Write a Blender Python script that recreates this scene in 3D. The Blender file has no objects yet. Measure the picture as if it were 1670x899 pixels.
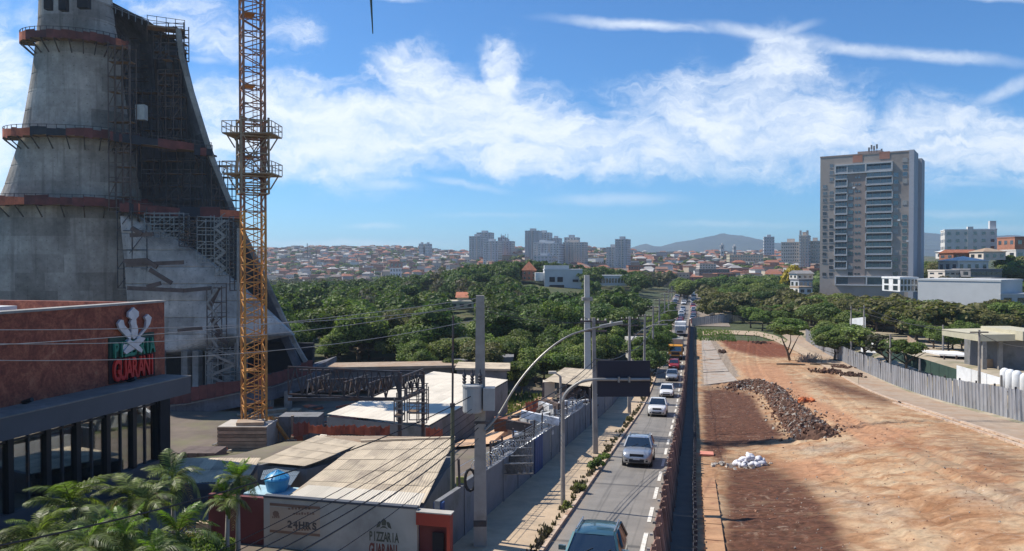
import bpy, bmesh, math, random
import numpy as np
from mathutils import Vector, Matrix, Euler
rnd = random.Random(7)
scn = bpy.context.scene
COL = scn.collection
R_ = math.radians
# ------------------------------------------------------------------ camera
EYE = 18.0                                   # eye above the datum (valley floor is about 1)
YAW = R_(13.37); PITCH = R_(0.9); FPX = 1250.0
Fh = Vector((-math.sin(YAW), math.cos(YAW), 0)); Rt = Vector((math.cos(YAW), math.sin(YAW), 0))
cam_d = bpy.data.cameras.new('camera'); cam = bpy.data.objects.new('camera', cam_d); COL.objects.link(cam)
cam.location = (0, 0, EYE); cam.rotation_euler = Euler((R_(90) - PITCH, 0, YAW), 'XYZ')
cam_d.sensor_width = 36; cam_d.lens = FPX / 1670 * 36; cam_d.clip_end = 20000; cam_d.clip_start = 0.3
scn.camera = cam
# ------------------------------------------------------------------ sun and sky
SUN_EL = R_(50); SUN_DIR = Vector((-math.cos(R_(9)), math.sin(R_(9)), 0))     # horizontal direction towards the sun
sun_d = bpy.data.lights.new('sun', 'SUN'); sun = bpy.data.objects.new('sun', sun_d); COL.objects.link(sun)
sun_d.energy = 4.8; sun_d.angle = R_(0.55); sun_d.color = (1, .93, .82)
sv = (SUN_DIR * math.cos(SUN_EL) + Vector((0, 0, math.sin(SUN_EL))))
sun.rotation_euler = sv.to_track_quat('Z', 'Y').to_euler(); sun.location = (0, 0, 200)
W = bpy.data.worlds.new('World'); scn.world = W; W.use_nodes = True
wn = W.node_tree; wn.nodes.clear()
def N(t, typ, **kw):
    n = t.nodes.new(typ)
    for k, v in kw.items(): setattr(n, k, v)
    return n
def lk(t, a, b): t.links.new(a, b)
def mth(t, op, a, b=None, c=None, clamp=False):
    n = t.nodes.new('ShaderNodeMath'); n.operation = op; n.use_clamp = clamp
    for i, x in enumerate((a, b, c)):
        if x is None: continue
        if isinstance(x, (int, float)): n.inputs[i].default_value = x
        else: t.links.new(x, n.inputs[i])
    return n.outputs[0]
def mixc(t, f, a, b, mode='MIX'):
    n = t.nodes.new('ShaderNodeMix'); n.data_type = 'RGBA'; n.blend_type = mode
    for i, x in ((0, f), (6, a), (7, b)):
        if isinstance(x, (int, float)): n.inputs[i].default_value = x
        elif isinstance(x, (tuple, list)): n.inputs[i].default_value = (x[0], x[1], x[2], 1)
        else: t.links.new(x, n.inputs[i])
    return n.outputs[2]
def noise(t, vec, scale, detail=4, rough=.55, dist=0, col=False):
    n = t.nodes.new('ShaderNodeTexNoise'); n.inputs['Scale'].default_value = scale; n.inputs['Detail'].default_value = detail
    n.inputs['Roughness'].default_value = rough; n.inputs['Distortion'].default_value = dist
    if vec is not None: t.links.new(vec, n.inputs['Vector'])
    return n.outputs['Color' if col else 'Fac']
def ramp(t, f, stops, interp='LINEAR'):
    n = t.nodes.new('ShaderNodeValToRGB'); cr = n.color_ramp; cr.interpolation = interp
    while len(cr.elements) < len(stops): cr.elements.new(.5)
    for e, (p, c) in zip(cr.elements, stops):
        e.position = p; e.color = (c, c, c, 1) if isinstance(c, (int, float)) else (c[0], c[1], c[2], 1)
    t.links.new(f, n.inputs[0]); return n.outputs[0]
def vdot(t, v, d):
    n = t.nodes.new('ShaderNodeVectorMath'); n.operation = 'DOT_PRODUCT'; t.links.new(v, n.inputs[0]); n.inputs[1].default_value = d
    return n.outputs['Value']
sky = N(wn, 'ShaderNodeTexSky', sky_type='NISHITA'); sky.sun_disc = False
sky.sun_elevation = SUN_EL; sky.sun_rotation = math.atan2(SUN_DIR.x, SUN_DIR.y); sky.altitude = 900
sky.air_density = 1.0; sky.dust_density = .6; sky.ozone_density = 2.5
tc = N(wn, 'ShaderNodeTexCoord'); gdir = tc.outputs['Generated']
fd = mth(wn, 'MAXIMUM', mth(wn, 'ABSOLUTE', vdot(wn, gdir, Fh)), .08)
u = mth(wn, 'DIVIDE', vdot(wn, gdir, Rt), fd); v = mth(wn, 'DIVIDE', vdot(wn, gdir, (0, 0, 1)), fd)
cx = N(wn, 'ShaderNodeCombineXYZ')                       # cloud plane coordinates, 1 unit = about 39 degrees
lk(wn, mth(wn, 'MULTIPLY', u, 1.25), cx.inputs[0]); lk(wn, mth(wn, 'MULTIPLY', v, 1.25), cx.inputs[1])
q = cx.outputs[0]
def vadd(t, a, b, s):
    n = t.nodes.new('ShaderNodeVectorMath'); n.operation = 'MULTIPLY_ADD'; t.links.new(b, n.inputs[0]); n.inputs[1].default_value = (s, s * .8, 0); t.links.new(a, n.inputs[2])
    return n.outputs[0]
wc = N(wn, 'ShaderNodeVectorMath', operation='SUBTRACT'); lk(wn, noise(wn, q, 5.5, 5, .6, 0, True), wc.inputs[0]); wc.inputs[1].default_value = (.5, .5, .5)
qw = vadd(wn, q, wc.outputs[0], .17)
wc2 = N(wn, 'ShaderNodeVectorMath', operation='SUBTRACT'); lk(wn, noise(wn, q, 14, 4, .6, .4, True), wc2.inputs[0]); wc2.inputs[1].default_value = (.5, .5, .5)
qs = vadd(wn, q, wc2.outputs[0], .022)
def cloud(px, py, rx, ry, rot, s, vec, soft=1.0):
    m = N(wn, 'ShaderNodeMapping', vector_type='TEXTURE'); lk(wn, vec, m.inputs[0])
    m.inputs['Location'].default_value = ((px - 835) / 1000, (430 - py) / 1000, 0)
    m.inputs['Rotation'].default_value = (0, 0, -rot); m.inputs['Scale'].default_value = (rx / 1000, ry * (1.3 if ry > 20 else 1) / 1000, 1)
    # dots drop z
    l = N(wn, 'ShaderNodeVectorMath', operation='LENGTH'); lk(wn, m.outputs[0], l.inputs[0])
    r = N(wn, 'ShaderNodeMapRange', interpolation_type='SMOOTHSTEP'); lk(wn, l.outputs['Value'], r.inputs[0])
    r.inputs[1].default_value = 1.25; r.inputs[2].default_value = 1 - soft; r.inputs[3].default_value = 0; r.inputs[4].default_value = s
    return r.outputs[0]
big = None
for a in [(560, 215, 300, 75, .05, 1), (900, 235, 460, 50, .05, 1.05), (665, 140, 105, 62, .35, 1.0), (822, 125, 48, 50, -.1, .9), (760, 190, 230, 62, 0, .95),
          (1250, 205, 330, 80, .1, .92), (1270, 115, 80, 60, -.3, .75), (1090, 140, 100, 45, -.5, .55), (1560, 235, 260, 62, .12, .88), (-20, 190, 110, 150, 0, .95),
          (340, 215, 190, 62, 0, .95), (330, 30, 190, 50, .35, .55), (470, 60, 80, 40, .6, .4), (480, 260, 120, 30, 0, .7), (90, 60, 120, 60, 0, .35),
          (-500, 250, 300, 60, 0, .8), (2100, 240, 420, 70, 0, .8), (1300, -500, 900, 120, .1, .5), (0, -420, 700, 90, .2, .5), (100, 330, 160, 50, 0, .7)]:
    c = cloud(*a, qw, .72); big = c if big is None else mth(wn, 'MAXIMUM', big, c)
strk = None
for a in [(1035, 42, 160, 11, .06, .95), (1250, 58, 140, 14, .14, .8), (1470, 88, 250, 13, .09, 1), (1640, 148, 80, 14, -.42, .8), (1290, 52, 50, 10, -.3, .6), (1640, 3, 90, 6, .05, .6),
          (620, 300, 75, 15, .03, .65), (755, 300, 85, 8, .18, .5), (1000, 326, 120, 13, .0, .5), (640, 2, 60, 6, .05, .6), (610, 368, 55, 6, 0, .35), (1190, 366, 150, 7, 0, .3),
          (800, 352, 120, 6, 0, .25), (1560, 300, 90, 7, .03, .35), (1570, 350, 100, 8, 0, .35), (560, 398, 180, 9, 0, .5), (1620, 375, 120, 9, 0, .3), (340, 100, 40, 8, .1, .35)]:
    c = cloud(*a, qs); strk = c if strk is None else mth(wn, 'MAXIMUM', strk, c)
def strm(vec, rot, sy):
    mp = N(wn, 'ShaderNodeMapping'); lk(wn, vec, mp.inputs[0]); mp.inputs['Rotation'].default_value = (0, 0, rot); mp.inputs['Scale'].default_value = (1, sy, 1); return mp.outputs[0]
qh = vadd(wn, qw, wc2.outputs[0], .10)
fA = noise(wn, strm(qh, -.42, 4.2), 5.5, 10, .62, .35); fB = noise(wn, strm(qh, .25, 3.4), 7, 9, .62, .3); f2 = noise(wn, qs, 5.0, 8, .6, .5); f3 = noise(wn, strm(qs, .1, 3), 26, 7, .62, .4)
den = mth(wn, 'ADD', mth(wn, 'ADD', mth(wn, 'MULTIPLY', fA, .40), mth(wn, 'MULTIPLY', fB, .25)), mth(wn, 'ADD', mth(wn, 'MULTIPLY', f2, .25), mth(wn, 'MULTIPLY', f3, .10)))
db = mth(wn, 'ADD', big, mth(wn, 'MULTIPLY_ADD', den, 4.6, -2.32))
dr = N(wn, 'ShaderNodeMapRange', interpolation_type='SMOOTHSTEP'); lk(wn, db, dr.inputs[0]); dr.inputs[1].default_value = -.05; dr.inputs[2].default_value = 1.3; db = mth(wn, 'MULTIPLY', dr.outputs[0], mth(wn, 'MULTIPLY', big, 2.6, clamp=True))
ds = mth(wn, 'MULTIPLY', strk, mth(wn, 'MULTIPLY_ADD', den, 3.4, -1.0), clamp=True)
dall = mth(wn, 'MULTIPLY', mth(wn, 'MAXIMUM', db, ds), .9)
# fade clouds away below the horizon and keep faint milk near it
hz = N(wn, 'ShaderNodeMapRange'); lk(wn, v, hz.inputs[0]); hz.inputs[1].default_value = -.01; hz.inputs[2].default_value = .01
dall = mth(wn, 'MULTIPLY', dall, hz.outputs[0])
tint = mixc(wn, 1, sky.outputs[0], (.43, .80, 1.12), 'MULTIPLY')
skyc = mixc(wn, dall, tint, (7.7, 8.2, 8.8))
bg = N(wn, 'ShaderNodeBackground'); lk(wn, skyc, bg.inputs[0]); bg.inputs[1].default_value = .106
wo = N(wn, 'ShaderNodeOutputWorld'); lk(wn, bg.outputs[0], wo.inputs[0])
scn.view_settings.view_transform = 'Standard'; scn.view_settings.look = 'None'; scn.view_settings.gamma = 1; scn.view_settings.exposure = .34
# ------------------------------------------------------------------ pixel helpers (used to measure real positions)
fwd = Vector((Fh.x * math.cos(PITCH), Fh.y * math.cos(PITCH), -math.sin(PITCH))); upv = Vector((Fh.x * math.sin(PITCH), Fh.y * math.sin(PITCH), math.cos(PITCH)))
def ray(px, py): return fwd + Rt * ((px - 835) / FPX) + upv * ((449.5 - py) / FPX)
def P(px, py, d):
    r = ray(px, py); k = d / r.dot(Fh); return Vector((0, 0, EYE)) + r * k
def PX(px, py, X): r = ray(px, py); return Vector((0, 0, EYE)) + r * (X / r.x)
def PY(px, py, Y): r = ray(px, py); return Vector((0, 0, EYE)) + r * (Y / r.y)
def PZ(px, py, Z): r = ray(px, py); return Vector((0, 0, EYE)) + r * ((Z - EYE) / r.z)
def C(l, d, z=0): q = Rt * l + Fh * d; return Vector((q.x, q.y, z))      # camera-aligned ground frame
def sst(a, b, x): t = np.clip((x - a) / (b - a), 0, 1); return t * t * (3 - 2 * t)
def gz(x, y):
    x = np.asarray(x, float); y = np.asarray(y, float)
    a = 8.4 + .0903 * np.maximum(y, -60); b = 17.0; k = 1.5; h = np.clip(.5 + .5 * (b - a) / k, 0, 1)
    hh = b * (1 - h) + a * h - k * h * (1 - h)
    z = EYE - hh
    z = z + 2.0 * sst(1, 17, x) * (1 - sst(75, 165, y))
    d = x * Fh.x + y * Fh.y; l = x * Rt.x + y * Rt.y
    hill = 10 * sst(430, 800, d) + 16 * sst(700, 1100, d) + 17 * sst(1000, 1500, d)
    hill = hill * (1 + .16 * np.sin(l / 90 + 1) + .10 * np.sin(l / 37 + d / 120))
    hill = hill * (.76 - .14 * sst(.05, .2, l / np.maximum(d, 50)))
    wl = sst(.03, .13, -l / np.maximum(d, 50)); hl = -9.5 * sst(240, 640, d) + 15 * sst(800, 1060, d) + 38 * sst(980, 1650, d) * (1 + .10 * np.sin(l / 70.)); hill = hill * (1 - wl) + hl * wl
    hill = hill + 2.0 * np.sin(l / 60. + d / 70.) * sst(430, 700, d)
    z = z + hill + 9 * np.exp(-((l - 5) / 60.) ** 2 - ((d - 370) / 90.) ** 2)
    z = z + 2.6 * sst(25.5, 33, x) * (1 - sst(150, 220, y))
    w = (1 - sst(-17, -13, x)) * sst(41 + 12 * sst(-31, -28, x), 50 + 11 * sst(-31, -28, x), y) * (1 - sst(100, 118, y))
    z = z * (1 - w) + np.minimum(z, .2 + 0 * x) * w
    z = z + 14 * sst(45, 150, x) * sst(170, 330, y) * (1 - sst(500, 900, d))
    z = z + 25 * np.exp(-((l - 0.30 * d) / (260.)) ** 2) * sst(700, 1200, d) * .25
    return z
def g(x, y): return float(gz(x, y))
def G(px, py):
    r = ray(px, py); lo, hi = 5.0, 6000.0
    for n_ in (900, 60, 60):
        ks = np.geomspace(lo, hi, n_); hit = EYE + r.z * ks <= gz(r.x * ks, r.y * ks); i = max(1, int(np.argmax(hit))) if hit.any() else n_ - 1
        lo, hi = ks[i - 1], ks[i]
    return Vector((0, 0, EYE)) + r * float(hi)
def topx(x, y, z):
    dx = np.asarray(x) * 1.0; d = dx * fwd.x + y * fwd.y + (z - EYE) * fwd.z
    return 835 + FPX * (dx * Rt.x + y * Rt.y) / d, 449.5 - FPX * (dx * upv.x + y * upv.y + (z - EYE) * upv.z) / d
# ------------------------------------------------------------------ materials
def newmat(name):
    m = bpy.data.materials.new(name); m.use_nodes = True; t = m.node_tree; b = t.nodes['Principled BSDF']; return m, t, b
def mat(name, c, rough=.8, var=.15, scale=2.0, bump=0, metal=0, rv=0, spec=.4, bscale=None, dirt=None, dscale=.6, coords='Object', stretch=None, coat=0):
    m, t, b = newmat(name)
    tcn = N(t, 'ShaderNodeTexCoord'); vec = tcn.outputs[coords]
    if coords == 'Object' or stretch:
        oi = N(t, 'ShaderNodeObjectInfo'); mpn = N(t, 'ShaderNodeMapping'); lk(t, vec, mpn.inputs[0])
        cb = N(t, 'ShaderNodeCombineXYZ'); k = mth(t, 'MULTIPLY', oi.outputs['Random'], 57); lk(t, k, cb.inputs[0]); lk(t, k, cb.inputs[1]); lk(t, cb.outputs[0], mpn.inputs['Location'])
        if stretch: mpn.inputs['Scale'].default_value = stretch
        vec = mpn.outputs[0]
    f = noise(t, vec, scale, 5, .6)
    lo = tuple(x * (1 - var) for x in c); hi = tuple(min(1, x * (1 + var)) for x in c)
    col = ramp(t, f, [(.3, lo), (.7, hi)])
    if dirt:
        col = mixc(t, ramp(t, noise(t, vec, dscale, 6, .65), [(.48, 0), (.68, .85)]), col, dirt)
    if rv:
        oi2 = N(t, 'ShaderNodeObjectInfo'); hs = N(t, 'ShaderNodeHueSaturation'); lk(t, col, hs.inputs['Color'])
        lk(t, mth(t, 'MULTIPLY_ADD', oi2.outputs['Random'], 2 * rv, 1 - rv), hs.inputs['Value']); col = hs.outputs[0]
    lk(t, col, b.inputs['Base Color']); b.inputs['Roughness'].default_value = rough; b.inputs['Metallic'].default_value = metal
    b.inputs['Specular IOR Level'].default_value = spec
    if coat: b.inputs['Coat Weight'].default_value = coat; b.inputs['Coat Roughness'].default_value = .06
    if bump:
        bn = N(t, 'ShaderNodeBump'); bn.inputs['Strength'].default_value = bump; bn.inputs['Distance'].default_value = .05
        lk(t, noise(t, vec, bscale or scale * 4, 6, .6), bn.inputs['Height']); lk(t, bn.outputs[0], b.inputs['Normal'])
    return m
M = {}
M['asphalt'] = None
# ------------------------------------------------------------------ mesh builder
class MB:
    def __init__(s): s.v = []; s.f = []; s.m = []
    def add(s, vs, fs, mi=0):
        o = len(s.v); s.v += [tuple(x) for x in vs]; s.f += [tuple(i + o for i in f) for f in fs]; s.m += [mi] * len(fs); return s
    def obox(s, c, ax, ay, az, mi=0):           # centre and three half-axis vectors
        c = Vector(c); ax = Vector(ax); ay = Vector(ay); az = Vector(az)
        vs = [c + i * ax + j * ay + k * az for k in (-1, 1) for j in (-1, 1) for i in (-1, 1)]
        return s.add(vs, [(0, 2, 3, 1), (4, 5, 7, 6), (0, 1, 5, 4), (2, 6, 7, 3), (0, 4, 6, 2), (1, 3, 7, 5)], mi)
    def box(s, x0, x1, y0, y1, z0, z1, mi=0):
        return s.obox(((x0 + x1) / 2, (y0 + y1) / 2, (z0 + z1) / 2), ((x1 - x0) / 2, 0, 0), (0, (y1 - y0) / 2, 0), (0, 0, (z1 - z0) / 2), mi)
    def bar(s, a, b, w, h=None, mi=0):          # square bar between two points
        a = Vector(a); b = Vector(b); d = b - a
        if d.length < 1e-6: return s
        h = h or w; dn = d.normalized(); r = Vector((0, 0, 1)) if abs(dn.z) < .95 else Vector((0, 1, 0))
        x = dn.cross(r).normalized(); y = x.cross(dn).normalized()
        return s.obox((a + b) / 2, x * w / 2, y * h / 2, d / 2, mi)
    def tube(s, pts, r, n=6, mi=0, cap=True):
        pts = [Vector(p) for p in pts]; rs = r if isinstance(r, (list, tuple)) else [r] * len(pts)
        vs = []; fs = []; ref = None
        for i, p in enumerate(pts):
            d = (pts[min(i + 1, len(pts) - 1)] - pts[max(i - 1, 0)]).normalized()
            if ref is None: ref = Vector((0, 0, 1)) if abs(d.z) < .9 else Vector((1, 0, 0))
            x = d.cross(ref).normalized(); y = x.cross(d).normalized(); ref = -y if False else ref
            for k in range(n):
                a = 2 * math.pi * k / n; vs.append(p + x * rs[i] * math.cos(a) + y * rs[i] * math.sin(a))
        for i in range(len(pts) - 1):
            for k in range(n): fs.append((i * n + k, i * n + (k + 1) % n, (i + 1) * n + (k + 1) % n, (i + 1) * n + k))
        if cap: fs.append(tuple(range(n))[::-1]); fs.append(tuple((len(pts) - 1) * n + k for k in range(n)))
        return s.add(vs, fs, mi)
    def prism(s, pts, ext, mi=0):               # planar polygon pushed along ext
        pts = [Vector(p) for p in pts]; ext = Vector(ext); n = len(pts)
        vs = pts + [p + ext for p in pts]
        fs = [tuple(range(n)), tuple(range(2 * n - 1, n - 1, -1))] + [(i, n + i, n + (i + 1) % n, (i + 1) % n) for i in range(n)]
        return s.add(vs, fs, mi)
    def quad(s, a, b, c, d, mi=0): return s.add([a, b, c, d], [(0, 1, 2, 3)], mi)
    def xf(s, mtx, start=0):
        for i in range(start, len(s.v)): s.v[i] = tuple(mtx @ Vector(s.v[i]))
        return s
    def mesh(s, name, mats, off=(0, 0, 0), smooth=False):
        me = bpy.data.meshes.new(name); o = off
        vs = [(x[0] - o[0], x[1] - o[1], x[2] - o[2]) for x in s.v] if any(o) else s.v
        me.from_pydata(vs, [], s.f)
        for mm in (mats if isinstance(mats, (list, tuple)) else [mats]): me.materials.append(mm)
        me.polygons.foreach_set('material_index', s.m)
        if smooth: me.polygons.foreach_set('use_smooth', [True] * len(s.f))
        bm = bmesh.new(); bm.from_mesh(me); bmesh.ops.recalc_face_normals(bm, faces=bm.faces); bm.to_mesh(me); bm.free()
        me.update(); return me
def tag(o, label=None, cat=None, group=None, kind=None):
    if label: o['label'] = label
    if cat: o['category'] = cat
    if group: o['group'] = group
    if kind: o['kind'] = kind
    return o
def thing(name, label, cat, loc=(0, 0, 0), group=None, rz=0):
    o = bpy.data.objects.new(name, None); COL.objects.link(o); o.location = loc; o.rotation_euler = (0, 0, rz); o.empty_display_size = .3
    return tag(o, label, cat, group)
def part(name, mb, mats, parent, smooth=False, label=None, kind=None):
    """mb is in the coordinates of the unrotated root"""
    off = Vector((0, 0, 0)); p = parent
    while p is not None: off += p.location; p = p.parent
    me = mb if isinstance(mb, bpy.types.Mesh) else mb.mesh(name, mats, tuple(off), smooth)
    o = bpy.data.objects.new(name, me); COL.objects.link(o); o.parent = parent
    if label: o['label'] = label
    if kind: o['kind'] = kind
    return o
def single(name, mb, mats, label, cat, group=None, kind=None, smooth=False, loc=None):
    if loc is None:
        xs = np.array(mb.v); loc = ((xs[:, 0].min() + xs[:, 0].max()) / 2, (xs[:, 1].min() + xs[:, 1].max()) / 2, xs[:, 2].min())
    me = mb.mesh(name, mats, tuple(loc), smooth); o = bpy.data.objects.new(name, me); COL.objects.link(o); o.location = loc
    return tag(o, label, cat, group, kind)
def struct(name, mb, mats, kind='structure', smooth=False):
    me = mb.mesh(name, mats, (0, 0, 0), smooth); o = bpy.data.objects.new(name, me); COL.objects.link(o); o['kind'] = kind; return o
def inst(me, parent, loc, name=None, rot=(0, 0, 0), scale=None):
    o = bpy.data.objects.new(name or me.name.split('.')[0], me); COL.objects.link(o); o.parent = parent; o.location = loc; o.rotation_euler = rot
    if scale: o.scale = scale
    return o
kids = {}
def copy_tree(o, parent=None, label=None, loc=None, rot=None, scale=None):
    c = o.copy(); COL.objects.link(c); c.parent = parent
    if label: c['label'] = label
    if loc is not None: c.location = loc
    if rot is not None: c.rotation_euler = rot
    if scale is not None: c.scale = scale
    if o.name not in kids: kids[o.name] = list(o.children)
    for ch in kids[o.name]: copy_tree(ch, c)
    return c
def grid_sheet(name, xs, ys, fn, dz, mats, uvcol=None, kind='structure'):
    X, Y = np.meshgrid(xs, ys); Z = fn(X, Y) + dz; nx, ny = len(xs), len(ys)
    me = bpy.data.meshes.new(name); vs = np.stack([X.ravel(), Y.ravel(), Z.ravel()], 1)
    i = np.arange((ny - 1) * (nx - 1)); r = i // (nx - 1); c = i % (nx - 1); a = r * nx + c
    me.from_pydata(vs.tolist(), [], np.stack([a, a + 1, a + nx + 1, a + nx], 1).tolist()); me.materials.append(mats)
    me.polygons.foreach_set('use_smooth', [True] * len(me.polygons))
    if uvcol is not None:
        at = me.color_attributes.new('stain', 'FLOAT_COLOR', 'POINT'); at.data.foreach_set('color', uvcol(vs[:, 0], vs[:, 1], vs[:, 2]).ravel())
    me.update(); o = bpy.data.objects.new(name, me); COL.objects.link(o); o['kind'] = kind; return o
# ================================================================== GROUND
def poly_sd(px, py, poly):
    """signed distance (positive inside) of points to a polygon"""
    n = len(poly); d = np.full(px.shape, 1e9); ins = np.zeros(px.shape, bool)
    for i in range(n):
        x0, y0 = poly[i]; x1, y1 = poly[(i + 1) % n]; ex, ey = x1 - x0, y1 - y0
        t = np.clip(((px - x0) * ex + (py - y0) * ey) / (ex * ex + ey * ey + 1e-9), 0, 1)
        d = np.minimum(d, np.hypot(px - x0 - t * ex, py - y0 - t * ey))
        cnd = ((y0 > py) != (y1 > py)) & (px < ex * (py - y0) / (ey + 1e-12) + x0); ins ^= cnd
    return np.where(ins, d, -d)
# terrain
def terrain_mat():
    m, t, b = newmat('terrain_grass'); geo = N(t, 'ShaderNodeNewGeometry'); p = geo.outputs['Position']
    c1 = ramp(t, noise(t, p, .05, 5), [(.35, (.045, .065, .02)), (.55, (.075, .085, .03)), (.7, (.16, .10, .055))])
    c2 = ramp(t, noise(t, p, .9, 5), [(.3, (.6, .6, .6)), (.7, (1.2, 1.2, 1.2))])
    lk(t, mixc(t, 1, c1, c2, 'MULTIPLY'), b.inputs['Base Color']); b.inputs['Roughness'].default_value = .95
    return m
M['terrain'] = terrain_mat()
xs = np.concatenate([-np.geomspace(3600, 61, 34), np.arange(-60, 60.1, 3), np.geomspace(61, 3600, 34)])
ys = np.concatenate([np.arange(-60, 300, 4.), np.geomspace(300, 4200, 70)])
grid_sheet('ground', xs, ys, gz, -.12, M['terrain'])
# far mountains
m, t, b = newmat('mountain'); geo = N(t, 'ShaderNodeNewGeometry')
lk(t, ramp(t, noise(t, geo.outputs['Position'], .004, 8, .65), [(.3, (.012, .032, .036)), (.7, (.045, .065, .062))]), b.inputs['Base Color']); b.inputs['Roughness'].default_value = 1
prof = [(300, 414), (700, 412), (900, 413), (1015, 411), (1030, 404), (1042, 400), (1054, 397), (1064, 401), (1076, 402), (1085, 400), (1100, 395), (1125, 392), (1145, 388), (1160, 385), (1172, 382), (1178, 380), (1190, 383), (1210, 384), (1235, 390), (1260, 395),
        (1290, 398), (1330, 400), (1360, 395), (1430, 388), (1490, 378), (1520, 380), (1545, 384), (1600, 386), (1650, 383), (1700, 388), (1900, 396), (2200, 405)]
mb = MB(); D0 = 4600; nrow = 9; cols = []
pxs = np.arange(250, 2250, 6.); tops = np.interp(pxs, [p[0] for p in prof], [p[1] for p in prof])
rr = np.random.RandomState(3)
for i, (px_, ty) in enumerate(zip(pxs, tops)):
    zt = EYE + (430 - ty - .8 * rr.rand()) * D0 / FPX
    for k in range(nrow):
        f = k / (nrow - 1); dd = D0 - 1500 * (1 - f) + 90 * math.sin(i * .35 + k) * (1 - f) + 60 * rr.randn() * f * (1 - f) * 4
        zz = zt * (f ** 1.25) + 14 * rr.randn() * f * (1 - f) * 3
        mb.v.append(tuple(C((px_ - 835) / FPX * D0, dd, zz if k else -5)))
    mb.v.append(tuple(C((px_ - 835) / FPX * D0, D0 + 900, -5)))
nr = nrow + 1
for i in range(len(pxs) - 1):
    for k in range(nr - 1): mb.f.append((i * nr + k, (i + 1) * nr + k, (i + 1) * nr + k + 1, i * nr + k + 1)); mb.m.append(0)
struct('mountains', mb, m, smooth=True)
# dirt lot -----------------------------------------------------------
ST = [  # (channel, px polygon, edge softness px, strength)
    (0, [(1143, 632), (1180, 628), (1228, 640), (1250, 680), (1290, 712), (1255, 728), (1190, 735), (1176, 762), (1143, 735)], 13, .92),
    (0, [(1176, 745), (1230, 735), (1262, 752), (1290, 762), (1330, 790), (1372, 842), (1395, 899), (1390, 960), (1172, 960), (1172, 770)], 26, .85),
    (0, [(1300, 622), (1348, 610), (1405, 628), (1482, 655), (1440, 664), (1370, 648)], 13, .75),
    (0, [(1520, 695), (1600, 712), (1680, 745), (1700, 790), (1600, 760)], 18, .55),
    (1, [(1158, 545), (1225, 545), (1285, 562), (1288, 585), (1240, 585), (1190, 572)], 6, .9),
    (1, [(1178, 850), (1300, 830), (1400, 860), (1330, 875), (1200, 880)], 10, .4),
    (1, [(1400, 700), (1560, 700), (1680, 760), (1680, 830), (1480, 770)], 20, .5),
    (2, [(1190, 590), (1270, 596), (1330, 650), (1420, 690), (1520, 700), (1420, 735), (1370, 700), (1290, 650), (1220, 620)], 10, 1),
    (2, [(1250, 752), (1330, 745), (1400, 775), (1300, 790)], 10, .9),
    (2, [(1144, 755), (1172, 755), (1176, 899), (1144, 899)], 5, .5),
    (3, [(1300, 775), (1420, 790), (1500, 830), (1500, 870), (1420, 870), (1340, 830)], 30, .55),
    (3, [(1250, 730), (1370, 716), (1450, 730), (1330, 748)], 10, .6),
    (3, [(1500, 770), (1690, 790), (1690, 850), (1560, 830)], 20, .55),
    (3, [(1143, 545), (1160, 548), (1182, 570), (1208, 615), (1150, 632), (1143, 632)], 3, .9),
]
def stain(x, y, z):
    px_, py_ = topx(x, y, z); out = np.zeros((len(x), 4)); jx = np.sin(x * 3.1 + y * 1.3) * 2 + np.sin(x * 7.7 - y * 4.1); 
    for ch, pl, sf, s in ST:
        w = np.clip(.5 + (poly_sd(px_ + jx, py_ + jx * .5, pl)) / (2 * sf), 0, 1) * s; out[:, ch] = np.maximum(out[:, ch], w)
    return out
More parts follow.
